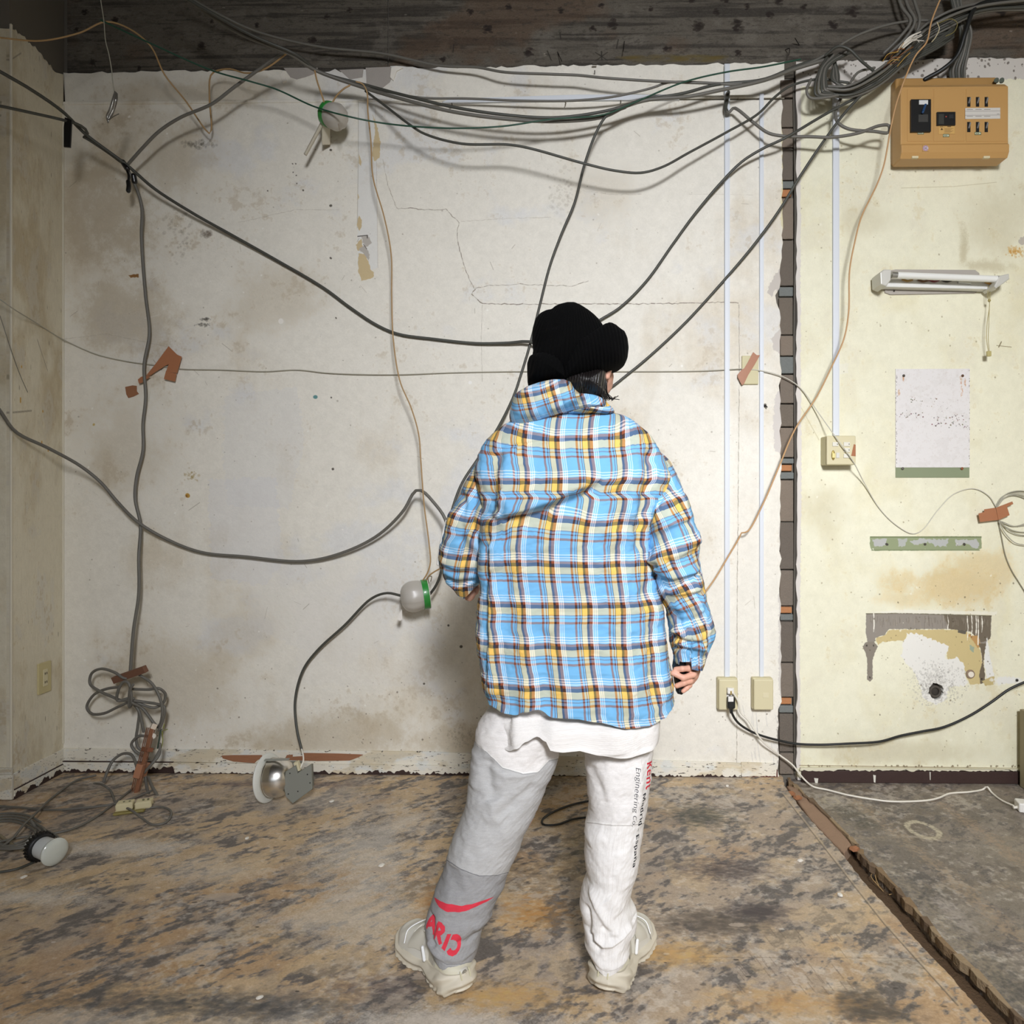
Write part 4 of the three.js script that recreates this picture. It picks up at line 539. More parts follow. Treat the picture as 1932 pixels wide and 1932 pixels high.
{
  const f = (x, y, h = 0.006) => floorAt(x, y, x > 1490 ? h + RY : h);
  solo('white_cord', 'thin white cord running from the outlet box down along the floor', 'cable', tube([at(1384, 1308, 0.07), at(1392, 1322, 0.065), at(1398, 1345, 0.05), at(1411, 1358, 0.05), at(1424, 1378, 0.055), at(1440, 1400, 0.05), at(1470, 1424, 0.03), at(1495, 1443, 0.03), at(1510, 1462, 0.032), at(1520, 1473, 0.036), f(1534, 1484, 0.008), f(1560, 1490), f(1600, 1500), f(1640, 1507), f(1680, 1512), f(1750, 1510), f(1772, 1505), f(1792, 1497), f(1830, 1494), f(1855, 1489), f(1862, 1484, 0.02), f(1870, 1494), f(1890, 1510), f(1912, 1520, 0.012)], 0.0036), M.white);
  solo('floor_lead', 'black cord lying in a narrow loop on the floor between the legs', 'cable', tube([f(1180, 1505), f(1120, 1510), f(1080, 1518), f(1040, 1534), f(1023, 1548), f(1026, 1556), f(1050, 1556), f(1080, 1546), f(1120, 1541), f(1180, 1538)], 0.004), M.cableBlack);
  // ---- cable coil and bulb, lower left
  const FG = 'grey cables lying on the floor at lower left';
  const coil = []; for (let k = 0; k < 4; k++) for (let i = 0; i < 12; i++) { const t = i / 12 * 6.283; const [cx, cy] = [12 + k * 2, 1571 - k]; coil.push(f(cx + Math.cos(t) * (46 + k * 7), cy + Math.sin(t) * (22 + k * 4), 0.006 + k * 0.006)); }
  solo('cable_coil', 'grey cable coiled in flat loops on floor at left edge', 'cable', tube(coil, 0.0040, 240), M.cable, FG);
  solo('floor_cable', 'grey cable running straight across the floor from left edge to the dangling slat', 'cable', tube([f(-20, 1520), f(30, 1523), f(100, 1528), f(160, 1524), f(210, 1518), f(250, 1506), f(290, 1490)], 0.0042), M.cable, FG);
  solo('floor_cable', 'grey cable slanting over the coil up to the baseboard', 'cable', tube([f(-20, 1612), f(20, 1585, 0.02), f(45, 1556, 0.034), f(62, 1540, 0.034), f(100, 1504, 0.01), f(150, 1470), f(180, 1463)], 0.0042), M.cable, FG);
  solo('floor_cable', 'grey cable running from the coil right then up to the broken block', 'cable', tube([f(0, 1588, 0.012), f(40, 1580), f(90, 1574), f(130, 1566), f(170, 1548), f(205, 1524), f(235, 1500), f(250, 1488)], 0.0042), M.cable, FG);
  solo('floor_cable', 'short grey cable end curling from the coil behind the bulb', 'cable', tube([f(58, 1548, 0.03), f(70, 1562, 0.01), f(90, 1568), f(105, 1576), f(114, 1588), f(113, 1598)], 0.0042), M.cable, FG);
  solo('floor_cable', 'dark cable at the far left bottom under the bulb', 'cable', tube([f(-20, 1648), f(30, 1640), f(60, 1628), f(80, 1618)], 0.0042), M.cableDark, FG);
  solo('lamp_lead', 'pale beige lead from left edge into the bulb holder', 'cable', tube([f(-30, 1560), f(0, 1577), f(20, 1592), f(40, 1602, 0.014), f(56, 1606, 0.026)], 0.0052), mat(0x8a7f66, 0.5));
  solo('floor_cable', 'thin grey cable looping on the floor under the broken block', 'cable', tube([f(178, 1478, 0.05), f(192, 1480, 0.03), f(205, 1488), f(213, 1502), f(218, 1514), f(250, 1530, 0.02), f(270, 1545), f(290, 1556), f(310, 1553), f(322, 1540), f(320, 1528), f(300, 1522), f(278, 1525)], 0.0042), M.cable, FG);
  const bulb = thing('light_bulb', 'white reflector bulb in black ribbed holder lying on floor at left', 'bulb', null, floorAt(86, 1628));
  const L = floorAt(86, 1628), ax = V3(0.92, -0.02, 0.40).normalize(), q = new THREE.Quaternion().setFromUnitVectors(V3(0, 1, 0), ax), put = (g, y0) => g.applyQuaternion(q).translate(0, y0, 0);
  const lat = (pts, seg = 32) => new THREE.LatheGeometry(pts.map(([r, y]) => new THREE.Vector2(r, y)), seg), H0 = 0.046;
  part('bulb_body', put(lat([[0.0, -0.045], [0.026, -0.045], [0.032, -0.02], [0.033, 0.015], [0.034, 0.034]]), H0), mat(0xcfd2d0, 0.35), bulb);
  part('glass_face', put(lat([[0.034, 0.034], [0.039, 0.038], [0.042, 0.045], [0.041, 0.050], [0.030, 0.056], [0.016, 0.059], [0.0, 0.060]]), H0), phys(0xc9cdc4, 0.12, { clearcoat: 1 }), bulb);
  const ring = []; for (let i = 0; i < 24; i++) { const t = i / 24 * 6.283; ring.push(new THREE.BoxGeometry(0.006, 0.020, 0.006).translate(Math.cos(t) * 0.042, -0.03, Math.sin(t) * 0.042)); }
  part('collar', put(merge([lat([[0.0, -0.043], [0.038, -0.043], [0.043, -0.036], [0.043, -0.022], [0.036, -0.016], [0.028, -0.016]]), ...ring]), H0), mat(0x0f0f10, 0.5), bulb);
  part('holder', put(lat([[0.0, -0.075], [0.018, -0.075], [0.024, -0.07], [0.026, -0.045]]), H0), mat(0xb9bab6, 0.4), bulb);
  part('cable_gland', put(lat([[0.0, -0.09], [0.008, -0.09], [0.010, -0.075]], 16), H0), mat(0x202020, 0.5), bulb);
}
// hanging knot of cable, slats and the broken block at lower left
{
  const z = 0.10, K = (pts, dz = 0) => tube(pts.map(([x, y, q = 0]) => at(x, y, z + dz + q)), 0.0058);
  const t = thing('cable_knot', 'grey cable tied in a knot of loops hanging on the left wall', 'cable');
  part('loop', K([[246, 1268], [238, 1280, 0.02], [215, 1268, 0.02], [190, 1262], [172, 1272, -0.02], [170, 1290, -0.02], [188, 1304], [210, 1314, 0.01], [232, 1322, 0.02], [252, 1318, 0.03]]), M.cable, t);
  part('loop', K([[225, 1296, 0.01], [200, 1300], [176, 1312, -0.02], [164, 1334, -0.03], [172, 1346, -0.02], [196, 1346], [220, 1335, 0.01], [244, 1324, 0.02]], -0.01), M.cable, t);
  part('loop', K([[250, 1300], [280, 1301], [300, 1299], [312, 1310, -0.02], [308, 1326, -0.02], [292, 1335], [270, 1330, 0.01], [252, 1322, 0.02]], 0.006), M.cable, t);
  part('loop', K([[240, 1318, 0.01], [222, 1322, 0.02], [224, 1300, 0.03], [234, 1286, 0.03], [242, 1288, 0.03], [247, 1305, 0.035], [248, 1328, 0.03], [244, 1334, 0.02], [246, 1300, 0.04], [251, 1292, 0.04]], 0.004), M.cable, t);
  part('loop', K([[264, 1274], [285, 1288], [300, 1312, 0.01], [306, 1335, 0.01], [306, 1350, 0.01], [302, 1366], [298, 1372]], 0.012), M.cable, t);
  part('tail', K([[254, 1322, 0.02], [275, 1325], [295, 1328], [310, 1334], [308, 1356], [300, 1378]], 0.015), M.cable, t);
  part('tail', K([[250, 1326, 0.02], [268, 1336], [280, 1350], [290, 1364], [296, 1370]], 0.02), M.cable, t);
  part('tail', K([[254, 1330], [262, 1342], [260, 1370], [257, 1395], [262, 1412], [272, 1416]], 0.0), M.cable, t);
  part('tail', K([[258, 1334], [264, 1346], [268, 1365], [271, 1380]], 0.02), M.cable, t);
  part('tail', K([[277, 1389], [262, 1389], [248, 1404], [256, 1418], [270, 1426], [280, 1432]], 0.01), M.cable, t);
  part('tail', K([[262, 1466, 0.08], [256, 1440, 0.03], [248, 1424, 0.01], [232, 1422], [214, 1434, 0.01], [204, 1452, 0.03], [196, 1474, 0.06]], 0.01), M.cable, t);
  part('tail', K([[302, 1404, 0.03], [300, 1424, 0.04], [284, 1444, 0.06], [272, 1458, 0.06], [290, 1436, 0.05], [300, 1418, 0.04]], 0.02), M.cable, t);
  part('tail', K([[274, 1465, 0.06], [278, 1490, 0.1], [292, 1516, 0.17], [302, 1518, 0.17], [298, 1504, 0.14], [286, 1482, 0.1], [280, 1466, 0.06]], 0.0), M.cable, t);
  const slatM = new THREE.MeshStandardMaterial({ color: 0xb67d5a, roughness: 0.75, bumpMap: heightTex(256, (x, y) => fs(fStreakV, x, y)), bumpScale: 0.003 });
  const darkSlat = new THREE.MeshStandardMaterial({ color: 0x74503c, roughness: 0.7 });
  const plank = (a, b, w, d, extra = 0) => { const A = a, B = b, dir = B.clone().sub(A), g = new RoundedBoxGeometry(w, dir.length(), d, 2, 0.002); g.applyQuaternion(new THREE.Quaternion().setFromUnitVectors(V3(0, 1, 0), dir.clone().normalize())); return g.translate((A.x + B.x) / 2, (A.y + B.y) / 2, (A.z + B.z) / 2 + extra); };
  solo('wood_scrap', 'short dark brown wood scrap caught on the hanging cable knot', 'wood scrap', plank(at(215, 1283, 0.10), at(275, 1262, 0.13), 0.028, 0.022), darkSlat);
  const sl = thing('timber_stick', 'orange-brown grooved timber stick hanging from the cable knot to the floor', 'timber');
  const s0 = at(287, 1372, 0.14), s1 = at(255, 1500, 0.20), dir = s1.clone().sub(s0).normalize(), side = V3(-dir.y, dir.x, 0).normalize();
  part('board', plank(s0, s1, 0.042, 0.014), slatM, sl);
  for (const o of [-0.016, -0.0095, -0.003, 0.0035, 0.010, 0.0165]) part('ridge', plank(s0.clone().addScaledVector(side, o).add(V3(0, 0, 0.008)), s1.clone().addScaledVector(side, o).add(V3(0, 0, 0.008)), 0.0035, 0.004), slatM, sl);
  part('tape_wrap', plank(at(271, 1440, 0.175), at(263, 1466, 0.186), 0.060, 0.026), phys(0xb57f60, 0.35, { transparent: true, opacity: 0.9 }), sl);
  part('tape_wrap', plank(at(279, 1410, 0.165), at(277, 1418, 0.17), 0.046, 0.024), mat(0x84533a, 0.5), sl);
  part('clear_tape', plank(at(292, 1366, 0.135), at(287, 1376, 0.145), 0.034, 0.02), mat(0xd8c8b4, 0.3), sl);
  const btn = at(289, 1388, 0.152); part('sticker', new THREE.CylinderGeometry(0.014, 0.014, 0.003, 24).rotateX(Math.PI / 2).scale(1, 0.8, 1).translate(btn.x, btn.y, btn.z + 0.004), mat(0xefe9da, 0.5), sl);
  const sc = at(259, 1494, 0.20); part('screw', new THREE.SphereGeometry(0.004, 10, 8).translate(sc.x, sc.y, sc.z + 0.008), M.steel, sl);
  // green circuit board scrap with stiff wires
  const gb = thing('circuit_board', 'dark green circuit board scrap clipped beside the hanging slat', 'circuit board');
  part('board', plank(at(304, 1376, 0.135), at(298, 1412, 0.145), 0.022, 0.004), mat(0x1f3d30, 0.4), gb);
  for (const q of [[[308, 1374], [310, 1366]], [[309, 1378], [316, 1376]], [[306, 1380], [307, 1400], [304, 1412]]]) part('pin', tube(q.map(([x, y]) => at(x, y, 0.14)), 0.0016, 8, 6), mat(0x8a8f3c, 0.5), gb);
  const bb = thing('broken_block', 'cream broken terminal block lying on floor under the slat', 'block', null, floorAt(252, 1530));
  const o = floorAt(252, 1530), R = rng(91), chunk = (w, h, d, x, y, zz, ry) => { const g = new RoundedBoxGeometry(w, h, d, 2, 0.005), p = g.attributes.position; for (let i = 0; i < p.count; i++) p.setXYZ(i, p.getX(i) + (fs(fFine, p.getY(i) * 3, p.getZ(i) * 3) - 0.5) * 0.012, p.getY(i) + (fs(fFine, p.getX(i) * 4, p.getZ(i) * 3) - 0.5) * 0.008, p.getZ(i)); g.computeVertexNormals(); return g.rotateY(ry).translate(x, y, zz); };
  const cr = mat(0xd2c7a0, 0.8); part('base_plate', chunk(0.10, 0.008, 0.05, -0.01, 0.006, 0.008, 0.35), mat(0x8d8148, 0.6), bb); part('block_half', chunk(0.055, 0.028, 0.035, -0.028, 0.024, 0.008, 0.35), cr, bb); part('block_half', chunk(0.055, 0.026, 0.035, 0.03, 0.022, -0.014, 0.35), cr, bb);
  for (const [x, zz] of [[-0.03, 0.01], [-0.012, 0.004], [0.03, -0.012], [0.045, -0.018]]) part('terminal', box(x - 0.003, x + 0.003, 0.034, 0.040, zz - 0.003, zz + 0.003, 0.001), mat(0x6b6a50, 0.4), bb);
}
// ------------------------------------------------------------------ tape, ties and hanging bits
const tape = (name, label, polys, z, m = M.orange, cat = 'tape') => { const t = thing(name, label, cat); for (const p of polys) part('strip', slab(pxPoly(p, z), z - 0.0012, z, 0.0003), m, t); return t; };
tape('orange_tape', 'two orange tape strips crossing the vertical cable on the left wall', [[[318, 653], [335, 670], [326, 684], [312, 690], [296, 700], [284, 708], [276, 708], [292, 688]]], 0.014);
{ const t = scene.children[scene.children.length - 1]; part('strip', slab(pxPoly([[332, 668], [343, 673], [334, 704], [313, 701], [318, 688]], 0.016), 0.0148, 0.016), M.orange, t); part('strip', slab(pxPoly([[313, 700], [333, 705], [330, 720], [309, 715]], 0.018), 0.0165, 0.018), M.orange, t); part('strip', slab(pxPoly([[276, 708], [284, 710], [268, 722], [262, 724], [260, 716], [266, 711]], 0.02), 0.0185, 0.02), M.orange, t); }
tape('tape_remnant', 'ragged brown tape remnant stuck left of the vertical cable', [[[236, 730], [250, 727], [258, 728], [258, 738], [262, 743], [252, 748], [242, 751], [238, 744]]], 0.003, mat(0x946444, 0.6));
tape('orange_tape', 'single orange tape strip stuck over the beige wall plate', [[[1421, 664], [1428, 670], [1434, 670], [1424, 688], [1412, 707], [1404, 724], [1400, 727], [1392, 712], [1392, 706], [1400, 697], [1404, 695], [1410, 685]]], 0.016);
tape('orange_tape', 'orange tape cross holding the coiled wires on yellow wall', [[[1846, 969], [1857, 966], [1857, 961], [1878, 958], [1884, 981], [1849, 985]]], 0.024);
{ const t = scene.children[scene.children.length - 1]; part('strip', slab(pxPoly([[1879, 958], [1910, 946], [1912, 951], [1900, 956], [1905, 972], [1884, 981]], 0.026), 0.0245, 0.026), M.orange, t); }
{
  const t = thing('black_tape', 'black electrical tape flap hanging from the cable at upper left', 'tape'); const z = 0.262;
  part('strip', slab(pxPoly([[122, 221], [135, 226], [134, 240], [133, 262], [132, 278], [120, 277], [120, 258], [120, 240]], z), z - 0.006, z, 0.001), M.blackTape, t);
  const j = thing('tape_joint', 'black taped cable joint with short tails where three cables meet', 'cable joint');
  part('wrap', tube([at(232, 306, 0.10), at(240, 318, 0.10)], 0.011, 6, 10), M.blackTape, j); part('wrap', tube([at(252, 332, 0.075), at(254, 343, 0.07)], 0.0115, 6, 10), M.blackTape, j);
  part('tail', tube([at(238, 318, 0.10), at(243, 332, 0.11), at(242, 345, 0.115)], 0.005, 10, 8), M.blackTape, j); part('tail', tube([at(242, 343, 0.115), at(243, 352, 0.118), at(242, 360, 0.12)], 0.009, 8, 8), M.blackTape, j); part('tail', tube([at(233, 312, 0.10), at(240, 326, 0.105), at(244, 333, 0.11)], 0.0025, 8, 6), M.beige, j);
  const h = thing('hanging_wire', 'grey wire hanging from the beam with its end twisted in a bundle', 'wire'), zz = 0.30;
  part('wire', tube(cz([[186, -30], [190, 0], [196, 40], [199, 76], [206, 105], [211, 135], [213, 155], [216, 173]], zz).map(q => at(...q)), 0.0018), M.thin, h);
  for (let i = 0; i < 5; i++) part('twist', tube([at(217 + i, 173 + i, zz), at(212 + i * 2.2, 188, zz + 0.008), at(207 + i * 2, 205 + i, zz + 0.01 - i * 0.004), at(201 + i * 1.6, 220 + i, zz), at(204, 231 - i, zz)], 0.0026, 20, 6), i % 2 ? M.steel : mat(0x6d675d, 0.4), h);
  part('twist', tube([at(206, 226, zz), at(214, 220, zz + 0.01), at(224, 215, zz + 0.01)], 0.002, 8, 6), mat(0x6d675d, 0.4), h);
}
// ------------------------------------------------------------------ surface trunking, outlet and switch boxes
const trunk = (label, px, w, y0, y1, z = 0.011) => { const t = thing('cable_trunking', label, 'trunking', 'white surface trunkings'); part('channel', wbox(px - w, y0, px + w, y1, 0, z * 0.6, 0.001), M.raceway, t); part('cover', wbox(px - w + 0.8, y0, px + w - 0.8, y1, z * 0.55, z, 0.003), M.raceway, t); };
trunk('white vertical trunking above the outlet box with the black plug', 1372, 5.2, 120, 1284);
trunk('slim white vertical trunking above the blank outlet box', 1437, 4.2, 176, 1284, 0.009);
trunk('white vertical trunking on the yellow wall above the switch box', 1577.5, 6.5, 172, 822, 0.013);
{
  const t = thing('cable_trunking', 'white horizontal trunking under the wall ledge with small hooks', 'trunking', 'white surface trunkings');
  const g = slab([...pxPoly([[834, 192], [850, 186], [1090, 178], [1282, 178], [1282, 188], [1090, 189], [836, 194]], 0.012)], 0.0, 0.012, 0.002); part('cover', g, M.raceway, t);
  for (const [x, y] of [[1067, 191], [1171, 188]]) part('hook', tube([at(x, y, 0.008), at(x + 0.5, y + 5, 0.012), at(x - 1, y + 7, 0.016)], 0.0018, 6, 6), mat(0x6d6250, 0.5), t);
  part('hook', tube([at(852, 193, 0.008), at(853, 199, 0.012), at(850, 202, 0.014), at(847, 199, 0.016)], 0.0018, 10, 6), mat(0x5d5240, 0.5), t);
  const nl = thing('roofing_nail', 'flat-headed nail sticking out near the top of the cream wall', 'nail'), nm = mat(0x4d473d, 0.5); part('shank', rod(at(1122, 140, -0.012), at(1122, 133, 0.012), 0.002, 8), nm, nl); part('head', box(at(1117.5, 0, 0.012).x, at(1126.5, 0, 0.012).x, at(0, 134, 0.012).y, at(0, 130.5, 0.012).y, 0.006, 0.018, 0.002), nm, nl);
}
const boxM = mat(0xd3c9a4, 0.42), boxM2 = mat(0xc9bf97, 0.42);
{
  const mk = (label, x0, x1) => { const t = thing('outlet_box', label, 'outlet box', 'surface outlet boxes by the chase'); const a = at(x0, 1281, 0.045), b = at(x1, 1341, 0.045);
    part('back_box', box(a.x - 0.001, b.x + 0.001, b.y - 0.001, a.y + 0.001, 0, 0.030, 0.006), boxM2, t); part('cover_plate', box(a.x + 0.001, b.x - 0.001, b.y + 0.002, a.y - 0.002, 0.0305, 0.045, 0.006), boxM, t); return t; };
  const b1 = mk('beige surface outlet box with white plug and black lead', 1356, 1393), b2 = mk('beige surface outlet box with blank cover beside the chase', 1422, 1460);
  part('socket', wbox(1371, 1298, 1385, 1322, 0.043, 0.047, 0.002), M.plastic, b1); part('blank_insert', wbox(1439, 1307, 1451, 1317, 0.043, 0.0465, 0.001), mat(0xd9cfac, 0.4), b2);
  const p = thing('plug', 'white two-pin plug in the upper socket of the left outlet box', 'plug'); part('body', wbox(1373, 1299, 1384, 1310, 0.047, 0.070, 0.004), M.plastic, p); part('brass_pin', wbox(1378, 1304, 1381, 1311, 0.062, 0.073, 0.001), mat(0xc9b06a, 0.3, { metalness: 0.7 }), p);
  const q = thing('plug', 'black plug with white label in the lower socket of the left outlet box', 'plug');
  const P = at(1379, 1325, 0.06); part('body', new RoundedBoxGeometry(0.032, 0.05, 0.026, 3, 0.008).translate(P.x, P.y, 0.062), M.cableBlack, q); part('label_face', wbox(1374, 1314, 1384, 1324, 0.0745, 0.0757, 0.001), M.plastic, q); part('strain_relief', rod(at(1379, 1332, 0.064), at(1380, 1346, 0.070), 0.010, 12, 0.006), M.cableBlack, q);
}
{ // left return wall outlet
  const t = thing('wall_outlet', 'beige double wall outlet on the short left return wall', 'outlet'); const a = sideAt(69, 1252, XL), b = sideAt(95, 1304, XL), zc = (a.z + b.z) / 2, yc = (a.y + b.y) / 2;
  part('plate', new RoundedBoxGeometry(0.008, 0.128, 0.074, 2, 0.004).translate(XL + 0.003, yc, zc), mat(0xc8bb8b, 0.45), t); part('socket_panel', new RoundedBoxGeometry(0.004, 0.070, 0.026, 2, 0.002).translate(XL + 0.008, yc, zc), mat(0xd6cca8, 0.4), t);
  for (const s of [-1, 1]) for (const k of [-1, 1]) part('slot', new THREE.BoxGeometry(0.002, 0.009, 0.002).translate(XL + 0.0102, yc + s * 0.018, zc + k * 0.005), mat(0x2b2620, 0.8), t);
}
{ // plate behind the single tape strip
  const t = thing('wall_plate', 'beige blank wall plate behind the orange tape strip', 'wall plate'); part('plate', wbox(1400, 671, 1431, 725, 0, 0.010, 0.003), mat(0xc9c096, 0.5), t);
  solo('screw_hook', 'small dark screw hook in the cream wall right of the person', 'hook', tube([at(1443, 765, 0), at(1444, 765, 0.012), at(1447, 768, 0.016)], 0.003, 8, 6), mat(0x35322c, 0.4, { metalness: 0.5 }));
}
{ // switch box with sockets
  const t = thing('switch_box', 'beige surface switch box with white rockets of sockets and brass dial'.replace('rockets of sockets', 'sockets'), 'switch box'), zf = 0.072, a = at(1560, 822, zf), b = at(1615, 877, zf);
  part('back_box', box(a.x, b.x, b.y, a.y, 0, 0.060, 0.006), boxM2, t); part('cover_plate', box(a.x, b.x, b.y, a.y, 0.0602, zf, 0.005), boxM, t);
  for (const [x0, y0, x1, y1] of [[1571, 834, 1582, 842], [1592, 834, 1604, 842], [1592, 845, 1604, 853], [1592, 856, 1604, 864]]) { const s = part('switch', wbox(x0, y0, x1, y1, zf - 0.002, zf + 0.004, 0.0015), mat(0xdedacb, 0.4), t); part('indicator', wbox(x1 - 2.6, (y0 + y1) / 2 - 1, x1 - 1.2, (y0 + y1) / 2 + 1, zf + 0.003, zf + 0.0048), mat(0x55544a, 0.5), s); }
  part('jack', wbox(1578, 854, 1584, 864, zf - 0.002, zf + 0.003, 0.001), mat(0xd5d2c8, 0.4), t); part('brass_dial', new THREE.SphereGeometry(0.008, 14, 10).scale(1, 2.6, 0.5).translate(at(1572, 859, zf).x, at(1572, 859, zf).y, zf), mat(0xa8934e, 0.4, { metalness: 0.4 }), t); part('dial_knob', wbox(1570.5, 855, 1576, 864, zf, zf + 0.008, 0.002), mat(0xe6d892, 0.35), t);
  part('tape_scrap', slab(pxPoly([[1611, 838], [1614.5, 839], [1614.5, 861], [1606, 860]], zf + 0.001), zf - 0.0002, zf + 0.0008), M.orange, t);
}
// ------------------------------------------------------------------ breaker panel
{
  const t = thing('breaker_panel', 'mustard yellow electrical breaker panel high on the yellow wall', 'breaker panel'), zf = 0.105;
  const must = new THREE.MeshStandardMaterial({ color: 0xc0955a, roughness: 0.42 }), must2 = mat(0xae864e, 0.45), dark = mat(0x161616, 0.4), grey = mat(0x8d8f90, 0.35, { metalness: 0.4 });
  const a = at(1702, 160, zf), b = at(1902, 297, zf), A = at(1686, 152, 0.03), B = at(1898, 306, 0.03);
  part('back_case', box(A.x, b.x - 0.01, B.y, A.y, 0, 0.05, 0.008), must2, t);
  const prof = new THREE.Shape([[0, a.y + 0.012], [0.055, a.y + 0.012], [0.075, a.y - 0.008], [0.075, b.y + 0.06], [0.082, b.y + 0.052], [0.082, b.y + 0.022], [0.07, b.y + 0.002], [0, b.y + 0.002]].map(([z, y]) => new THREE.Vector2(z, y)));
  const w = b.x - a.x, cg = new THREE.ExtrudeGeometry(prof, { depth: w, bevelEnabled: true, bevelThickness: 0.004, bevelSize: 0.004, bevelSegments: 2, bevelOffset: -0.004 }); cg.rotateY(-Math.PI / 2).translate(0, 0, 0); cg.scale(1, 1, 1); // z→-x after turn
  { const p = cg.attributes.position; for (let i = 0; i < p.count; i++) { const x = p.getX(i), y = p.getY(i), z = p.getZ(i); p.setXYZ(i, b.x + x, y, z + 0.026); } cg.computeVertexNormals(); }
  part('cover', cg, must, t);
  const zc = 0.1015, R = (x0, y0, x1, y1, d = 0.003, r = 0.001) => wbox(x0, y0, x1, y1, zc - 0.004, zc + d, r);
  part('centre_plate', R(1712, 168, 1760, 266, 0.001), must, t); part('centre_plate', R(1762, 168, 1820, 266, 0.001), must, t); part('centre_plate', R(1823, 168, 1899, 266, 0.001), must, t);
  const mb = part('main_breaker', R(1719, 187, 1757, 248, 0.012, 0.002), dark, t); part('rating_label', wbox(1734, 189, 1751, 197, zc + 0.010, zc + 0.0128), mat(0xd8d8d4, 0.5), mb); part('lever', tube([at(1746, 198, zc + 0.014), at(1741, 212, zc + 0.022)], 0.005, 6, 8), mat(0x25476e, 0.4), mb); part('name_plate', wbox(1733, 216, 1751, 230, zc + 0.010, zc + 0.0126), mat(0x3b3a36, 0.5), mb);
  const lk = part('leakage_breaker', R(1768, 211, 1803, 236, 0.008, 0.001), dark, t); part('test_button', wbox(1784, 219, 1786.4, 221, zc + 0.006, zc + 0.0086), mat(0xa8483c, 0.4), lk); part('toggle', wbox(1791, 216, 1799, 223, zc + 0.006, zc + 0.009), mat(0x2c2c2e, 0.4), lk); part('setting_plate', wbox(1771, 215, 1781, 234, zc + 0.006, zc + 0.0086), mat(0x34352f, 0.5), lk);
  for (const y of [[183, 201], [230, 249]]) for (const x of [1825, 1841.5, 1858]) { const s = part('circuit_breaker', wbox(x, y[0], x + 6, y[1], zc - 0.003, zc + 0.0025), dark, t); part('switch_lever', tube([at(x + 3, y[0] + 11, zc + 0.002), at(x + 5.5, y[0] + 2.5, zc + 0.010)], 0.0034, 4, 8), grey, s); }
  // printed strip and small labels
  const lab = (n, wpx, hpx, draw, x0, y0, x1, y1, name, z = zc + 0.0016) => { const c = canvas(wpx, hpx), g = c.getContext('2d'); draw(g, wpx, hpx); const p = at(x0, y0, z), q = at(x1, y1, z); const geo = new THREE.BoxGeometry(q.x - p.x, p.y - q.y, 0.0012).translate((p.x + q.x) / 2, (p.y + q.y) / 2, z); part(name, geo, new THREE.MeshStandardMaterial({ map: texOf(c), roughness: 0.5 }), t); };
  lab(0, 256, 80, (g, w, h) => { g.fillStyle = '#d2cdc4'; g.fillRect(0, 0, w, h); g.fillStyle = '#6a645c'; g.fillRect(0, 22, w, 2); g.fillRect(0, 52, w, 2); for (const x of [10, 74, 138]) { g.fillRect(x, 10, 46, 3); g.fillRect(x, 60, 46, 3); } g.fillRect(232, 44, 18, 3); }, 1821, 204, 1887, 224, 'circuit_strip');
  lab(0, 192, 112, (g, w, h) => { g.fillStyle = '#cda35f'; g.fillRect(0, 0, w, h); g.fillStyle = '#4a3516'; g.font = 'bold 18px sans-serif'; g.fillRect(12, 6, 40, 8); g.fillRect(100, 4, 44, 10); g.beginPath(); g.moveTo(36, 24); g.lineTo(52, 54); g.lineTo(20, 54); g.fill(); for (let i = 0; i < 6; i++) g.fillRect(70, 34 + i * 11, 100 - (i % 3) * 16, 3); g.strokeStyle = '#4a3516'; g.strokeRect(64, 2, 124, 106); }, 1771, 238, 1802, 253, 'warning_label');
  for (const [x, y] of [[1731, 248], [1779, 253], [1839, 249]]) lab(0, 64, 26, (g, w, h) => { g.fillStyle = '#4c5a3a'; g.fillRect(0, 0, w, h); g.fillStyle = '#cfd2b4'; g.fillRect(5, 5, w - 10, h - 10); g.fillStyle = '#3b4630'; for (const q of [12, 24, 36]) g.fillRect(q, 9, 8, 8); }, x, y, x + 12, y + 5.5, 'tag_label');
  lab(0, 96, 96, (g, w, h) => { g.fillStyle = '#c0955a'; g.fillRect(0, 0, w, h); g.fillStyle = '#c9b7bd'; g.beginPath(); g.arc(48, 48, 44, 0, 7); g.fill(); g.strokeStyle = '#8a5a86'; g.lineWidth = 8; g.beginPath(); g.arc(48, 48, 36, 0.4, 5.6); g.stroke(); g.fillStyle = '#4a3a4e'; g.fillRect(26, 38, 44, 5); g.fillRect(30, 48, 36, 5); g.fillRect(26, 58, 44, 4); }, 1740.5, 274, 1752, 285.5, 'round_sticker', 0.1095);
  for (const x of [1727, 1862]) part('latch', wbox(x - 6, 294, x + 6, 298, 0.094, 0.104, 0.001), mat(0xd8cba6, 0.5), t);
  for (const x of [1880, 1890]) part('knockout', rod(at(x, 153, 0.06), at(x, 151, 0.075), 0.009, 14), mat(0x46503f, 0.6), t);
}
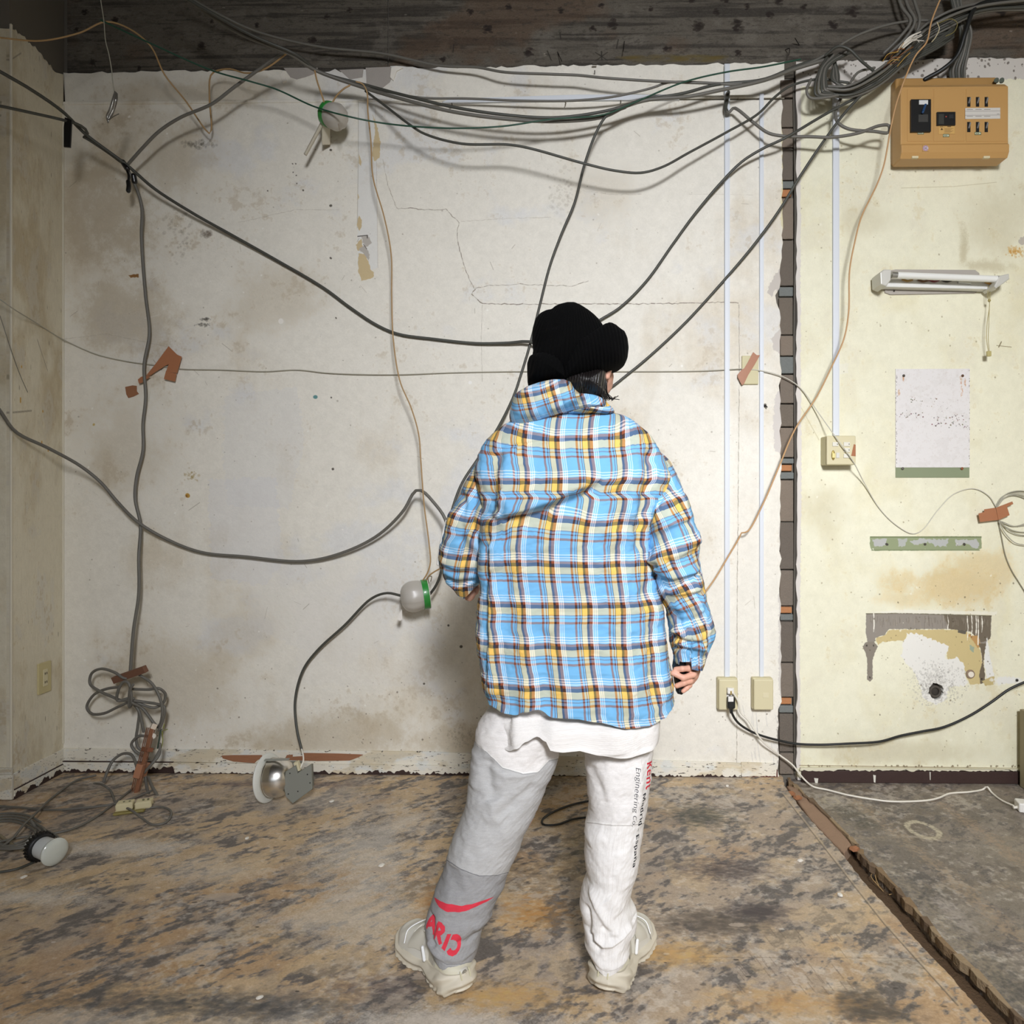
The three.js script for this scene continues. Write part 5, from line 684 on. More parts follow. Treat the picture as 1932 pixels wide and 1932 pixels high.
// ------------------------------------------------------------------ tube lamp with pull cord, steel sheet, small fittings on the yellow wall
{
  const t = thing('tube_lamp', 'old fluorescent tube lamp without cover on a grey backing plate', 'lamp'), wm = mat(0xe2e2dd, 0.35), pm = mat(0xcfcdc4, 0.4, { metalness: 0.2 });
  part('backing_plate', slab(pxPoly([[1668, 536], [1670, 512], [1690, 508], [1840, 509], [1848, 515], [1852, 545], [1840, 553], [1680, 556], [1670, 552]], 0.008), 0, 0.008, 0.002), mat(0xaba49b, 0.8), t);
  const bar = (y0, y1, ya, yb, z0, z1) => slab([...pxPoly([[1668, y0], [1880, y1], [1880, yb], [1668, ya]], z1)], z0, z1, 0.003);
  part('tray', bar(526, 530, 541, 546, 0.008, 0.045), wm, t);
  part('tube', rod(at(1682, 519, 0.085), at(1888, 527, 0.085), 0.0135, 18), phys(0xecece6, 0.25, { clearcoat: 0.6 }), t);
  part('socket', slab(pxPoly([[1661, 514], [1668, 508], [1682, 508], [1681, 528], [1672, 540], [1662, 536]], 0.10), 0.02, 0.10, 0.004), pm, t); part('socket', slab(pxPoly([[1886, 520], [1904, 516], [1905, 526], [1896, 533], [1880, 544], [1876, 540]], 0.10), 0.02, 0.10, 0.004), pm, t);
  part('starter', rod(at(1808, 529, 0.05), at(1832, 531, 0.05), 0.011, 14), phys(0xc9ccc8, 0.2, { metalness: 0.4 }), t);
  for (const [x, y, c] of [[1712, 528, 0xa98a4e], [1742, 529, 0x6b4a2c], [1762, 529, 0x7a2e3a], [1786, 529, 0x2c2a26], [1868, 533, 0xb88f45]]) part('wiring', tube([at(x - 9, y - 1, 0.05), at(x, y + 2, 0.056), at(x + 9, y, 0.05)], 0.0045, 8, 6), mat(c, 0.5), t);
  part('tube_cap', rod(at(1682, 519, 0.085), at(1692, 519.5, 0.085), 0.0142, 16), M.steel, t); part('tube_cap', rod(at(1880, 526.6, 0.085), at(1888, 527, 0.085), 0.0142, 16), M.steel, t);
  const sc = at(1687, 549, 0.009); part('screw', new THREE.SphereGeometry(0.004, 8, 6).translate(sc.x, sc.y, 0.009), mat(0x333029, 0.5), t);
  for (const dx of [-1.6, 1.6]) part('pull_cord', tube([at(1866 + dx, 540, 0.05), at(1866 + dx, 565, 0.05), at(1867, 572, 0.05), at(1864 + dx, 610, 0.05), at(1863 + dx, 640, 0.05), at(1866 + dx * 0.5, 665, 0.05)], 0.0012, 24, 5), mat(0xa89a5e, 0.6), t);
  part('cord_knot', new THREE.SphereGeometry(0.006, 8, 8).translate(at(1866.5, 567, 0.05).x, at(1866.5, 567, 0.05).y, 0.05), mat(0xa89a5e, 0.6), t); part('cord_pull', wbox(1863, 662, 1871, 672, 0.046, 0.056, 0.002), mat(0xb7aa70, 0.5), t);
}
{
  const c = paint(512, 768, (x, y) => { const m = fs(fMid, x, y * 1.3), f = fs(fFine, x * 0.6, y * 0.9), gr = fs(fGrain, x, y * 1.4); let o = [226, 222, 219]; o = mix3(o, [212, 207, 202], sstep(0.55, 0.75, m) * 0.3); o = mix3(o, [190, 176, 166], sstep(0.72, 0.85, f) * 0.2); const n = (gr - 0.5) * 5; return [o[0] + n, o[1] + n, o[2] + n]; }), g = c.getContext('2d'), R = rng(95);
  const dots = (cnt, x0, y0, x1, y1, r) => { for (let i = 0; i < cnt; i++) { g.fillStyle = `rgba(${70 + R() * 60},${60 + R() * 40},${56 + R() * 30},${0.5 + R() * 0.4})`; g.beginPath(); g.ellipse(lerp(x0, x1, R()), lerp(y0, y1, R()), 1 + R() * r, 1 + R() * r, R() * 3, 0, 7); g.fill(); } };
  dots(26, 20, 340, 200, 380, 5); dots(60, 250, 350, 500, 460, 5); dots(12, 100, 220, 320, 260, 5); dots(14, 60, 240, 440, 330, 3); for (const [x, y0, y1, w] of [[448, 50, 120, 14], [454, 130, 210, 12], [476, 70, 130, 8], [20, 150, 210, 12], [50, 60, 90, 10]]) for (let i = 0; i < 30; i++) { g.fillStyle = `rgba(190,${120 + R() * 30},${70 + R() * 40},0.25)`; g.fillRect(x + (R() - 0.5) * w, lerp(y0, y1, R()), 3 + R() * 4, 4 + R() * 10); }
  g.fillStyle = 'rgba(80,70,64,0.8)'; for (let i = 0; i < 60; i++) g.fillRect(R() < 0.5 ? R() * 8 : 504 + R() * 8, R() * 768, 3, 4 + R() * 8);
  const t = thing('steel_sheet', 'white rust-spotted enamel sheet screwed to yellow wall above the switch level', 'wall panel'); t.userData.label = 'white rust-spotted enamel sheet screwed to the yellow wall under the tube lamp';
  const a = at(1690, 696, 0.006), b = at(1830, 882, 0.006), g0 = box(a.x, b.x, b.y, a.y, 0, 0.006, 0.001); part('sheet', planarUV(g0, 0, a.x, b.x - a.x, 1, b.y, a.y - b.y), new THREE.MeshStandardMaterial({ map: texOf(c), roughness: 0.3 }), t);
  part('green_strip', wbox(1690, 882, 1829, 901, 0, 0.004), mat(0x868f70, 0.7), t);
  for (const [x, y, col] of [[1705, 709, 0x4a4034], [1816, 709, 0x5a3c22], [1703, 884, 0x5d5a50], [1815, 884, 0x8a4f2c]]) { const p = at(x, y, 0.006); part('screw', new THREE.SphereGeometry(0.006, 10, 8).scale(1, 1, 0.5).translate(p.x, p.y, 0.007), mat(col, 0.6), t); }
  const ring = at(1831, 1272, 0.004), pl = thing('pipe_plug', 'small round white pipe plug in the basin ghost on yellow wall', 'pipe plug'); part('collar', new THREE.TorusGeometry(0.015, 0.004, 8, 24).translate(ring.x, ring.y, 0.003), mat(0x8e7a66, 0.8), pl); part('cap', new THREE.CylinderGeometry(0.012, 0.012, 0.010, 20).rotateX(Math.PI / 2).translate(ring.x, ring.y, 0.004), mat(0xe6dccb, 0.5), pl);
  solo('wall_screw', 'small dark screw in yellow wall right of the pipe plug', 'screw', new THREE.SphereGeometry(0.006, 10, 8).scale(1, 1, 0.7).translate(at(1918, 1283).x, at(1918, 1283).y, 0.003), mat(0x2b2822, 0.5));
}
// ------------------------------------------------------------------ the two pulled-out lamp holders with green bands
{
  const glass = phys(0xd6d0c6, 0.35, { transmission: 0.35, thickness: 0 }), grn = phys(0x2f8a3a, 0.35, { clearcoat: 0.3 });
  const lat = (pts, seg = 36) => new THREE.LatheGeometry(pts.map(([r, y]) => new THREE.Vector2(r, y)), seg);
  const lamp = (label, pos, axis, s) => {
    const t = thing('ceiling_lamp', label, 'lamp', 'pulled-out lamps with green bands', pos), q = new THREE.Quaternion().setFromUnitVectors(V3(0, 1, 0), axis.clone().normalize()), P = (n, g, m) => part(n, g.scale(s, s, s).applyQuaternion(q), m, t);
    const globe = lat([[0.058, 0], [0.062, 0.015], [0.064, 0.035], [0.062, 0.05], [0.055, 0.066], [0.044, 0.078], [0.028, 0.086], [0.0, 0.089]]); { const p = globe.attributes.position; for (let i = 0; i < p.count; i++) { const a = Math.atan2(p.getZ(i), p.getX(i)), k = 1 + 0.035 * Math.cos(a * 9) * clamp(p.getY(i) / 0.05); p.setX(i, p.getX(i) * k); p.setZ(i, p.getZ(i) * k); } globe.computeVertexNormals(); }
    P('globe', globe, glass); P('inner_bulb', lat([[0.0, 0.01], [0.016, 0.01], [0.02, 0.03], [0.014, 0.05], [0.0, 0.056]], 18), mat(0x9a8f84, 0.4));
    P('green_band', lat([[0.058, -0.024], [0.061, -0.024], [0.0615, 0.0], [0.058, 0.0]]), grn); P('rim', lat([[0.056, -0.027], [0.0605, -0.027], [0.0605, -0.024], [0.056, -0.024]]), mat(0xdad6cb, 0.4));
    P('base', lat([[0.0, -0.018], [0.052, -0.018], [0.056, -0.022], [0.056, -0.026]]), mat(0x7f7568, 0.6));
    for (let i = 0; i < 4; i++) P('terminal', new RoundedBoxGeometry(0.012, 0.012, 0.02, 1, 0.002).translate(Math.cos(i * 1.9) * 0.025, -0.024, Math.sin(i * 1.9) * 0.028), mat([0x2d2822, 0x8a6a3a, 0x37302a, 0x9a9184][i], 0.5));
    return { t, P };
  };
  const l1 = lamp('clear glass lamp with green band hanging below the cable bundle', at(624, 217, 0.11), V3(0.75, -0.42, 0.35), 0.82);
  l1.P('mounting_plate', new RoundedBoxGeometry(0.17, 0.006, 0.05, 2, 0.002).translate(0.06, -0.034, 0), mat(0xcbc3b0, 0.5)); l1.P('lug', rod(V3(0.02, 0.08, 0.02), V3(0.045, 0.115, 0.04), 0.004), mat(0x9c9180, 0.5));
  const stick = at(576, 292, 0.10), top = at(618, 214, 0.09); part('arm', rod(stick.clone().sub(l1.t.position), top.clone().sub(l1.t.position), 0.007, 8, 0.008), mat(0xb9b09c, 0.5), l1.t);
  const l2 = lamp('frosted glass lamp with green band hanging at the left sleeve', at(797, 1122, 0.11), V3(-0.85, -0.12, 0.25), 1.0);
  l2.P('wire_clip', tube([V3(0.05, -0.03, 0.01), V3(0.078, -0.03, 0.012), V3(0.074, -0.045, 0.0), V3(0.05, -0.04, -0.006)], 0.0016, 16, 5), mat(0x6b5a3c, 0.5));
  part('paper_tag', slab([[-0.10, -0.085], [-0.085, -0.06], [-0.082, -0.10], [-0.092, -0.108], [-0.104, -0.100]], -0.002, 0.002), mat(0xe4dfd6, 0.7), l2.t);
}
// ------------------------------------------------------------------ downlight on the floor
{
  const base = floorAt(505, 1512), t = thing('downlight', 'white rimmed recessed downlight with chrome reflector and grey bracket on floor', 'downlight', null, base), chrome = mat(0xe4e0d8, 0.26, { metalness: 1 }), grey = mat(0x83847b, 0.55), wht = mat(0xd9dad2, 0.4);
  const lat = (pts, seg = 48) => new THREE.LatheGeometry(pts.map(([r, y]) => new THREE.Vector2(r, y)), seg), ax = V3(1, 0.10, 0.18).normalize(), q = new THREE.Quaternion().setFromUnitVectors(V3(0, 1, 0), ax), C = V3(0, 0.092, 0), P = (n, g, m) => part(n, g.applyQuaternion(q).translate(C.x, C.y, C.z), m, t);
  P('rim', lat([[0.064, 0.0], [0.088, -0.006], [0.092, -0.002], [0.090, 0.004], [0.066, 0.010], [0.064, 0.0]]), wht);
  P('reflector', lat([[0.062, 0.0], [0.070, 0.010], [0.072, 0.016], [0.072, 0.046], [0.071, 0.052], [0.066, 0.068], [0.056, 0.086], [0.042, 0.098], [0.022, 0.106], [0.0, 0.108]]), chrome);
  P('seam_ring', lat([[0.0715, 0.016], [0.0735, 0.018], [0.0715, 0.021]]), mat(0xb7b2a8, 0.2, { metalness: 1 }));
  for (let i = 0; i < 2; i++) { const a = [-1.5, 3.4][i]; P('bracket_arm', new THREE.BoxGeometry(0.012, 0.11, 0.003).translate(0, 0.055, 0.077).rotateY(a), mat(0x9a9b93, 0.4, { metalness: 0.4 })); }
  // junction box plate
  const pl = floorAt(560, 1508).sub(base); const sh = [[540, 1455], [558, 1444], [562, 1458], [588, 1441], [590, 1488], [553, 1515], [540, 1502], [536, 1480]].map(([x, y]) => { const p = at(x, y, base.z + 0.05); return [p.x - base.x, p.y]; });
  part('box_plate', slab(sh.map(([x, y]) => [x, Math.max(0.001, y)]), 0.045, 0.056, 0.002), grey, t); part('box_body', slab(sh.map(([x, y]) => [x * 0.9 + 0.007, Math.max(0.004, y * 0.9)]), 0.0, 0.045, 0.002), mat(0x6d6e66, 0.6), t);
  part('terminal', new RoundedBoxGeometry(0.016, 0.036, 0.02, 2, 0.002).rotateZ(0.3).translate(at(561, 1448, base.z + 0.04).x - base.x, at(561, 1446, base.z + 0.04).y, 0.035), mat(0xd4c9a6, 0.5), t);
  part('lead', tube([at(569, 1414, base.z - 0.02), at(572, 1425, base.z), at(572, 1437, base.z + 0.02), at(568, 1446, base.z + 0.03), at(566, 1452, base.z + 0.035)].map(p => p.sub(base)), 0.003, 20, 6), M.white, t);
  for (const [x, y] of [[547, 1459], [544, 1498], [580, 1461], [585, 1477], [562, 1493]]) { const p = at(x, y, base.z + 0.056); part('rivet', new THREE.SphereGeometry(0.0026, 8, 6).translate(p.x - base.x, p.y, 0.0565), mat(0x2b2924, 0.5), t); }
}
// ------------------------------------------------------------------ wiring tangle at the top right
{
  const t = thing('cable_tangle', 'tangled bundle of cut grey cables with bared wires above the breaker panel', 'cable bundle'), k = (pts, r, m = M.cableDark, n = 'cable') => part(n, tube(pts.map(q => at(...q)), r), m, t), R = rng(97);
  for (let i = 0; i < 7; i++) { const d = i * 5 - 14, z = 0.08 + R() * 0.05; k([[1560, 170 + d * 0.5, z], [1600, 172 + d * 0.7, z + 0.02], [1650, 150 + d, z + 0.02], [1700, 110 + d, z], [1745, 62 + d, z - 0.02], [1790, 36 + d, z], [1850, 14 + d * 0.6, z], [1960, 2 + d, z]], 0.0058, i % 2 ? M.cableDark : M.cable); }
  for (let i = 0; i < 5; i++) { const d = i * 3; k([[1560 + d * 4, 108 - d, 0.09], [1548 + d, 130, 0.11], [1538 + d * 2, 160 + d, 0.12], [1540 + d * 2, 180 - d, 0.12], [1570 + d * 2, 178 - d, 0.11], [1582 - d, 150, 0.10], [1574, 112 + d, 0.08]], 0.0055, i % 2 ? M.cable : M.cableDark); }
  k([[1558, 104, 0.10], [1580, 88, 0.13], [1600, 92, 0.14], [1625, 115, 0.13], [1648, 134, 0.11]], 0.0058); k([[1530, 150, 0.11], [1522, 172, 0.12], [1528, 184, 0.12], [1560, 184, 0.12], [1610, 172, 0.11]], 0.0058, M.cable); k([[1604, 156, 0.10], [1620, 136, 0.09], [1650, 128, 0.08]], 0.005, M.cable);
  for (const [x, d] of [[1720, 0], [1735, 6], [1708, -4]]) k([[x - 18, -20, 0.05], [x - 6, 14, 0.06], [x + 6 - d, 40, 0.07], [x - 10, 70, 0.06], [x - 40, 100, 0.04]], 0.0065, M.cable);
  for (let i = 0; i < 6; i++) k([[1795 + i * 5, 158, 0.03], [1793 + i * 5.4, 130, 0.03], [1806 + i * 4, 100, 0.05], [1812 + i * 4, 60, 0.06], [1800 + i * 3, 20, 0.06], [1790 + i * 4, -20, 0.06]], 0.0058, i % 2 ? M.cable : M.cableDark);
  k([[1930, -4, 0.10], [1850, 8, 0.11], [1836, 20, 0.12], [1822, 60, 0.12], [1806, 105, 0.10], [1780, 130, 0.08], [1745, 150, 0.05]], 0.009, M.cableBlack);
  for (let i = 0; i < 5; i++) k([[1760, 60 + i * 5, 0.08], [1800, 48 + i * 5, 0.09], [1770, 74 + i * 4, 0.10], [1720, 100 + i * 4, 0.10], [1690, 122 + i * 3, 0.09]], 0.0052, M.cableDark);
  for (let i = 0; i < 9; i++) { const x = 1694 + R() * 10, y = 88 + R() * 6; k([[x, y, 0.13], [x + 14 + R() * 12, y - 12 - R() * 8, 0.145], [x + 26 + R() * 16, y - 8 - R() * 22, 0.15 + R() * 0.02]], 0.0016, M.white, 'bared_wire'); }
  for (let i = 0; i < 10; i++) { const x = 1660 + R() * 40, y = 104 + R() * 28; k([[x, y, 0.12], [x + 8 + R() * 10, y - 8 - R() * 8, 0.14], [x + 22 + R() * 10, y - 10 - R() * 18, 0.14]], 0.0019, [M.copper, mat(0xa8843a, 0.5), M.tan, mat(0x55382a, 0.5)][i % 4], 'bared_wire'); }
  k([[1768, 42, 0.14], [1772, 55, 0.15], [1764, 72, 0.15], [1758, 79, 0.15]], 0.0018, M.beige, 'cable_tie'); k([[1770, 44, 0.14], [1795, 36, 0.14], [1806, 44, 0.14], [1800, 60, 0.14], [1785, 68, 0.14]], 0.0018, mat(0x7a7040, 0.5), 'cable_tie');
}
// ------------------------------------------------------------------ things at the right edge and debris
{
  const b = floorAt(1921, 1530, RY), t = thing('power_strip', 'white power strip end lying on floor at right edge', 'power strip', null, b);
  part('body', new RoundedBoxGeometry(0.22, 0.036, 0.055, 3, 0.006).rotateY(-0.25).translate(0.105, 0.019, 0.02), M.plastic, t); part('cord_grip', rod(V3(-0.018, 0.012, 0.0), V3(0.004, 0.016, 0.0), 0.005, 10), M.white, t);
  solo('timber_post', 'brown painted timber post end standing at right edge by the wall', 'post', box(at(1937, 1400, 0.08).x, at(1937, 1400, 0.08).x + 0.06, RY + 0.001, 0.30, 0.035, 0.08, 0.003), mat(0x8f8467, 0.7));
  const R = rng(99), chip = mat(0xe6e0d4, 0.8), twig = mat(0xa98a5c, 0.85), DG = 'plaster chips scattered on the floor';
  const spots = [[466, 1583, 'largest plaster chip on open floor between downlight and the bulb'], [720, 1634, 'plaster chip on the floor left of the grey trouser leg'], [43, 1657, 'thin plaster chip on floor below the bulb'], [490, 1884, 'plaster chip near the bottom edge left of the left shoe'], [626, 1513, 'plaster chip near the downlight bracket on floor'], [1510, 1625, 'plaster chip on floor left of the chase midway'], [1372, 1484, 'plaster chip on floor under the outlet boxes'], [45, 1656, 'small plaster chip beside the thin chip below the bulb'], [880, 1655, 'tiny plaster chip just behind the left shoe area'], [1585, 1690, 'tiny plaster chip at the edge of the floor chase']];
  for (const [x, y, label] of spots) { const g = new THREE.DodecahedronGeometry(0.006 + R() * 0.004, 0).scale(1.5, 0.5, 1).rotateY(R() * 6); const p = floorAt(x, y); g.translate(p.x, 0.003, p.z); solo('plaster_chip', label, 'chip', g, chip, DG); }
  const dz = floorAt(1670, 1655, -0.03), ds = thing('debris_pile', 'small nest of dry fibres and splinters lying in the floor chase', 'debris', null, V3(dz.x, -0.062, dz.z)); for (let i = 0; i < 14; i++) { const a = R() * 6.28, r = 0.03 * R(); part('fibre', tube([V3(Math.cos(a) * r, 0.004 + R() * 0.01, Math.sin(a) * r * 2), V3(Math.cos(a + 1) * r * 1.4, 0.012 + R() * 0.012, Math.sin(a + 1) * r * 2), V3(Math.cos(a + 2) * r, 0.004 + R() * 0.01, Math.sin(a + 2.2) * r * 2.6)], 0.0015, 8, 5), twig, ds); }
  for (const [x, y, lb] of [[1492, 1494, 'reddish brick rubble piece at the wall end of the floor chase'], [1612, 1598, 'orange splinter of rubble midway in the floor chase'], [1505, 1502, 'smaller rubble piece beside the wall end of the chase']]) { const p = floorAt(x, y, -0.01), g = new THREE.DodecahedronGeometry(0.014, 0).scale(1.4, 0.7, 1).rotateY(x); g.translate(p.x, -0.016, p.z); solo('rubble', lb, 'rubble', g, mat(0x9c6a48, 0.9), 'rubble in the floor chase'); }
}

// ------------------------------------------------------------------ person
const person = thing('person', 'person seen from behind in plaid hooded shirt, black knit hat and sweatpants', 'person');
const unsign = (v, e) => Math.sign(v) * Math.pow(Math.abs(v), e);
function rowAt(rows, y) { // monotone-ish cubic interpolation of [y, xl, xr, zc, b]
  const n = rows.length; if (y <= rows[0][0]) return rows[0]; if (y >= rows[n - 1][0]) return rows[n - 1];
  let i = 0; while (rows[i + 1][0] < y) i++;
  const p0 = rows[Math.max(0, i - 1)], p1 = rows[i], p2 = rows[i + 1], p3 = rows[Math.min(n - 1, i + 2)], t = (y - p1[0]) / (p2[0] - p1[0]), o = [y];
  for (let k = 1; k < p1.length; k++) { const m1 = (p2[k] - p0[k]) / (p2[0] - p0[0]) * (p2[0] - p1[0]), m2 = (p3[k] - p1[k]) / (p3[0] - p1[0]) * (p2[0] - p1[0]), t2 = t * t, t3 = t2 * t; o.push((2 * t3 - 3 * t2 + 1) * p1[k] + (t3 - 2 * t2 + t) * m1 + (-2 * t3 + 3 * t2) * p2[k] + (t3 - t2) * m2); }
  return o;
}
// crease strokes: [points, height, width above, width below] in pixels of the front view; positive side is right of the stroke direction
function creases(list) {
  const S = list.map(([pts, h, w1, w2 = w1, fade = 0.12]) => { let L = 0; const acc = [0]; for (let i = 1; i < pts.length; i++) { L += Math.hypot(pts[i][0] - pts[i - 1][0], pts[i][1] - pts[i - 1][1]); acc.push(L); } let x0 = 1e9, x1 = -1e9, y0 = 1e9, y1 = -1e9; for (const [x, y] of pts) { x0 = Math.min(x0, x); x1 = Math.max(x1, x); y0 = Math.min(y0, y); y1 = Math.max(y1, y); } const m = Math.max(w1, w2) * 3; return { pts, h, w1, w2, acc, L, fade, bb: [x0 - m, x1 + m, y0 - m, y1 + m] }; });
  return (x, y) => {
    let d = 0;
    for (const s of S) {
      if (x < s.bb[0] || x > s.bb[1] || y < s.bb[2] || y > s.bb[3]) continue;
      let best = 1e9, sg = 0, u = 0;
      for (let i = 0; i + 1 < s.pts.length; i++) { const [ax, ay] = s.pts[i], [bx, by] = s.pts[i + 1], ex = bx - ax, ey = by - ay, l2 = ex * ex + ey * ey, t = clamp(((x - ax) * ex + (y - ay) * ey) / l2), qx = ax + ex * t - x, qy = ay + ey * t - y, dd = Math.hypot(qx, qy); if (dd < best) { best = dd; sg = ex * (y - ay) - ey * (x - ax); u = (s.acc[i] + Math.sqrt(l2) * t) / s.L; } }
      const w = sg > 0 ? s.w2 : s.w1, e = sstep(0, s.fade, u) * sstep(0, s.fade, 1 - u);
      d += s.h * Math.exp(-((best / w) ** 2)) * e;
    }
    return d;
  };
}
// sheath of cloth lofted through horizontal slices
function sheath(rows, { n = 2.4, nT = 120, nR = 120, disp = null, hem = null, top = null, px = 0, py = 0, uScale = 1, turn = 0, uv = 'cloth', noise = 0.003, seed = 0, closeTop = false, skew = 0 } = {}) {
  const y0 = rows[0][0], y1 = rows[rows.length - 1][0], pos = [], W = nT + 1;
  for (let j = 0; j <= nR; j++) {
    const t = j / nR, y = lerp(y0, y1, t), r = rowAt(rows, y);
    for (let i = 0; i <= nT; i++) {
      const th = -Math.PI + 2 * Math.PI * i / nT, sx = unsign(Math.sin(th), 2 / n), cz_ = unsign(Math.cos(th), 2 / n);
      const fx = lerp(r[1], r[2], (sx + 1) / 2); let fy = y + (skew ? skew * sx * t : 0);
      if (hem) fy += (hem(fx, th) - y1) * Math.pow(t, 5); if (top) fy += (top(fx) - y0) * Math.pow(1 - t, 5);
      const L = at(r[1], fy, r[3]), R = at(r[2], fy, r[3]), a = (R.x - L.x) / 2, cx = (L.x + R.x) / 2, b = r[4];
      let nx = sx / Math.max(a, 0.01), nz = cz_ / Math.max(b, 0.01); const nl = Math.hypot(nx, nz) || 1; nx /= nl; nz /= nl;
      let d = 0; const back = sstep(-0.25, 0.15, Math.cos(th));
      if (disp) d += disp(fx, fy, th) * back;
      d += noise * (fs(fMid, fx / 420 + seed, fy / 420) - 0.5) * 2 + noise * 0.45 * (fs(fMid, fx / 110 + seed, fy / 160) - 0.5) * 2;
      pos.push(cx + a * sx + nx * d, at(fx, fy, r[3] + b * 0.9).y, r[3] + b * cz_ + nz * d);
    }
  }
  const g = new THREE.BufferGeometry(), P = new Float32Array(pos), uvA = new Float32Array(W * (nR + 1) * 2), idx = [];
  const X = (j, i, k) => P[(j * W + i) * 3 + k];
  if (uv === 'cloth') {
    const V = new Float32Array(W * (nR + 1)), U = new Float32Array(W * (nR + 1)), mid = nT >> 1;
    for (let i = 0; i <= nT; i++) { let ex = 0, y = 0; for (let j = 1; j <= nR; j++) { const dy = Math.abs(X(j, i, 1) - X(j - 1, i, 1)); ex = ex * 0.95 + Math.hypot(X(j, i, 0) - X(j - 1, i, 0), X(j, i, 1) - X(j - 1, i, 1), X(j, i, 2) - X(j - 1, i, 2)) - dy; y += dy; V[j * W + i] = y + ex; } }
    for (let j = 0; j <= nR; j++) { for (let i = mid + 1; i <= nT; i++) U[j * W + i] = U[j * W + i - 1] + Math.hypot(X(j, i, 0) - X(j, i - 1, 0), X(j, i, 2) - X(j, i - 1, 2)); for (let i = mid - 1; i >= 0; i--) U[j * W + i] = U[j * W + i + 1] - Math.hypot(X(j, i, 0) - X(j, i + 1, 0), X(j, i, 2) - X(j, i + 1, 2)); }
    // even the weave out so that it follows the drape, not every ripple
    for (let pass = 0; pass < 3; pass++) for (let i = 0; i <= nT; i++) for (let j = 1; j < nR; j++) { U[j * W + i] = (U[(j - 1) * W + i] + U[j * W + i] * 2 + U[(j + 1) * W + i]) / 4; }
    for (let k = 0; k < W * (nR + 1); k++) { const cu = Math.cos(turn), su = Math.sin(turn); uvA[2 * k] = ((U[k] * cu - V[k] * su) * uScale + px) / 0.080; uvA[2 * k + 1] = -(U[k] * su + V[k] * cu + py) / 0.096; }
  } else for (let j = 0; j <= nR; j++) for (let i = 0; i <= nT; i++) { uvA[(j * W + i) * 2] = i / nT; uvA[(j * W + i) * 2 + 1] = 1 - j / nR; }
  for (let j = 0; j < nR; j++) for (let i = 0; i < nT; i++) { const a = j * W + i, b = a + 1, c = a + W, d = c + 1; idx.push(a, c, b, b, c, d); }
  if (closeTop) { for (let i = 1; i < nT - 1; i++) idx.push(0, i, i + 1); }
  g.setAttribute('position', new THREE.BufferAttribute(P, 3)); g.setAttribute('uv', new THREE.BufferAttribute(uvA, 2)); g.setIndex(idx); g.computeVertexNormals();
  // join the shading across the seam
  const N = g.attributes.normal; for (let j = 0; j <= nR; j++) { const a = j * W, b = j * W + nT, x = N.getX(a) + N.getX(b), y = N.getY(a) + N.getY(b), z = N.getZ(a) + N.getZ(b), l = Math.hypot(x, y, z) || 1; N.setXYZ(a, x / l, y / l, z / l); N.setXYZ(b, x / l, y / l, z / l); }
  return g;
}
// rounded body with a star-shaped front outline
function cushion(outline, c, zc, front, rear, { disp = null, nT = 200, nR = 40, pw = 0.5, uvRot = 0, ux = 0, uy = 0, tilt = 0 } = {}) {
  const ring = []; for (let i = 0; i <= nT; i++) { const th = i / nT * Math.PI * 2, dx = Math.cos(th), dy = Math.sin(th); let best = 0; for (let k = 0; k < outline.length; k++) { const [ax, ay] = outline[k], [bx, by] = outline[(k + 1) % outline.length], ex = bx - ax, ey = by - ay, det = dx * ey - dy * ex; if (Math.abs(det) < 1e-9) continue; const t = ((ax - c[0]) * ey - (ay - c[1]) * ex) / det, s = ((ax - c[0]) * dy - (ay - c[1]) * dx) / det; if (t > best && s >= 0 && s <= 1) best = t; } ring.push([dx, dy, best]); }
  for (let p = 0; p < 2; p++) for (let i = 0; i <= nT; i++) ring[i][2] = (ring[(i - 1 + nT) % nT][2] + ring[i][2] * 2 + ring[(i + 1) % nT][2]) / 4;
  ring[nT][2] = ring[0][2];
  const pos = [], uvA = [], idx = [], W = nT + 1;
  for (let side = 0; side < 2; side++) for (let j = 0; j <= nR; j++) { const q = Math.sin(j / nR * Math.PI / 2); for (let i = 0; i <= nT; i++) { const [dx, dy, r] = ring[i], x = c[0] + dx * r * q, y = c[1] + dy * r * q; let h = Math.pow(Math.max(0, 1 - q * q), pw) * (side ? -rear : front); if (!side && disp) h += disp(x, y) * Math.min(1, (1 - q) * 8); const p = at(x, y, zc + tilt * (y - c[1])); pos.push(p.x, p.y, p.z + h); const cr = Math.cos(uvRot), sr = Math.sin(uvRot), U = (p.x) * 1.25, V = (p.y) * 1.25 + h * 0.5; uvA.push((U * cr - V * sr + ux) / 0.080, (U * sr + V * cr + uy) / 0.096); } }
  for (let side = 0; side < 2; side++) { const o = side * W * (nR + 1); for (let j = 0; j < nR; j++) for (let i = 0; i < nT; i++) { const a = o + j * W + i, b = a + 1, cc = a + W, d = cc + 1; if (side) idx.push(a, b, cc, b, d, cc); else idx.push(a, cc, b, b, cc, d); } }
  const g = new THREE.BufferGeometry(); g.setAttribute('position', new THREE.BufferAttribute(new Float32Array(pos), 3)); g.setAttribute('uv', new THREE.BufferAttribute(new Float32Array(uvA), 2)); g.setIndex(idx); g.computeVertexNormals(); return g;
}
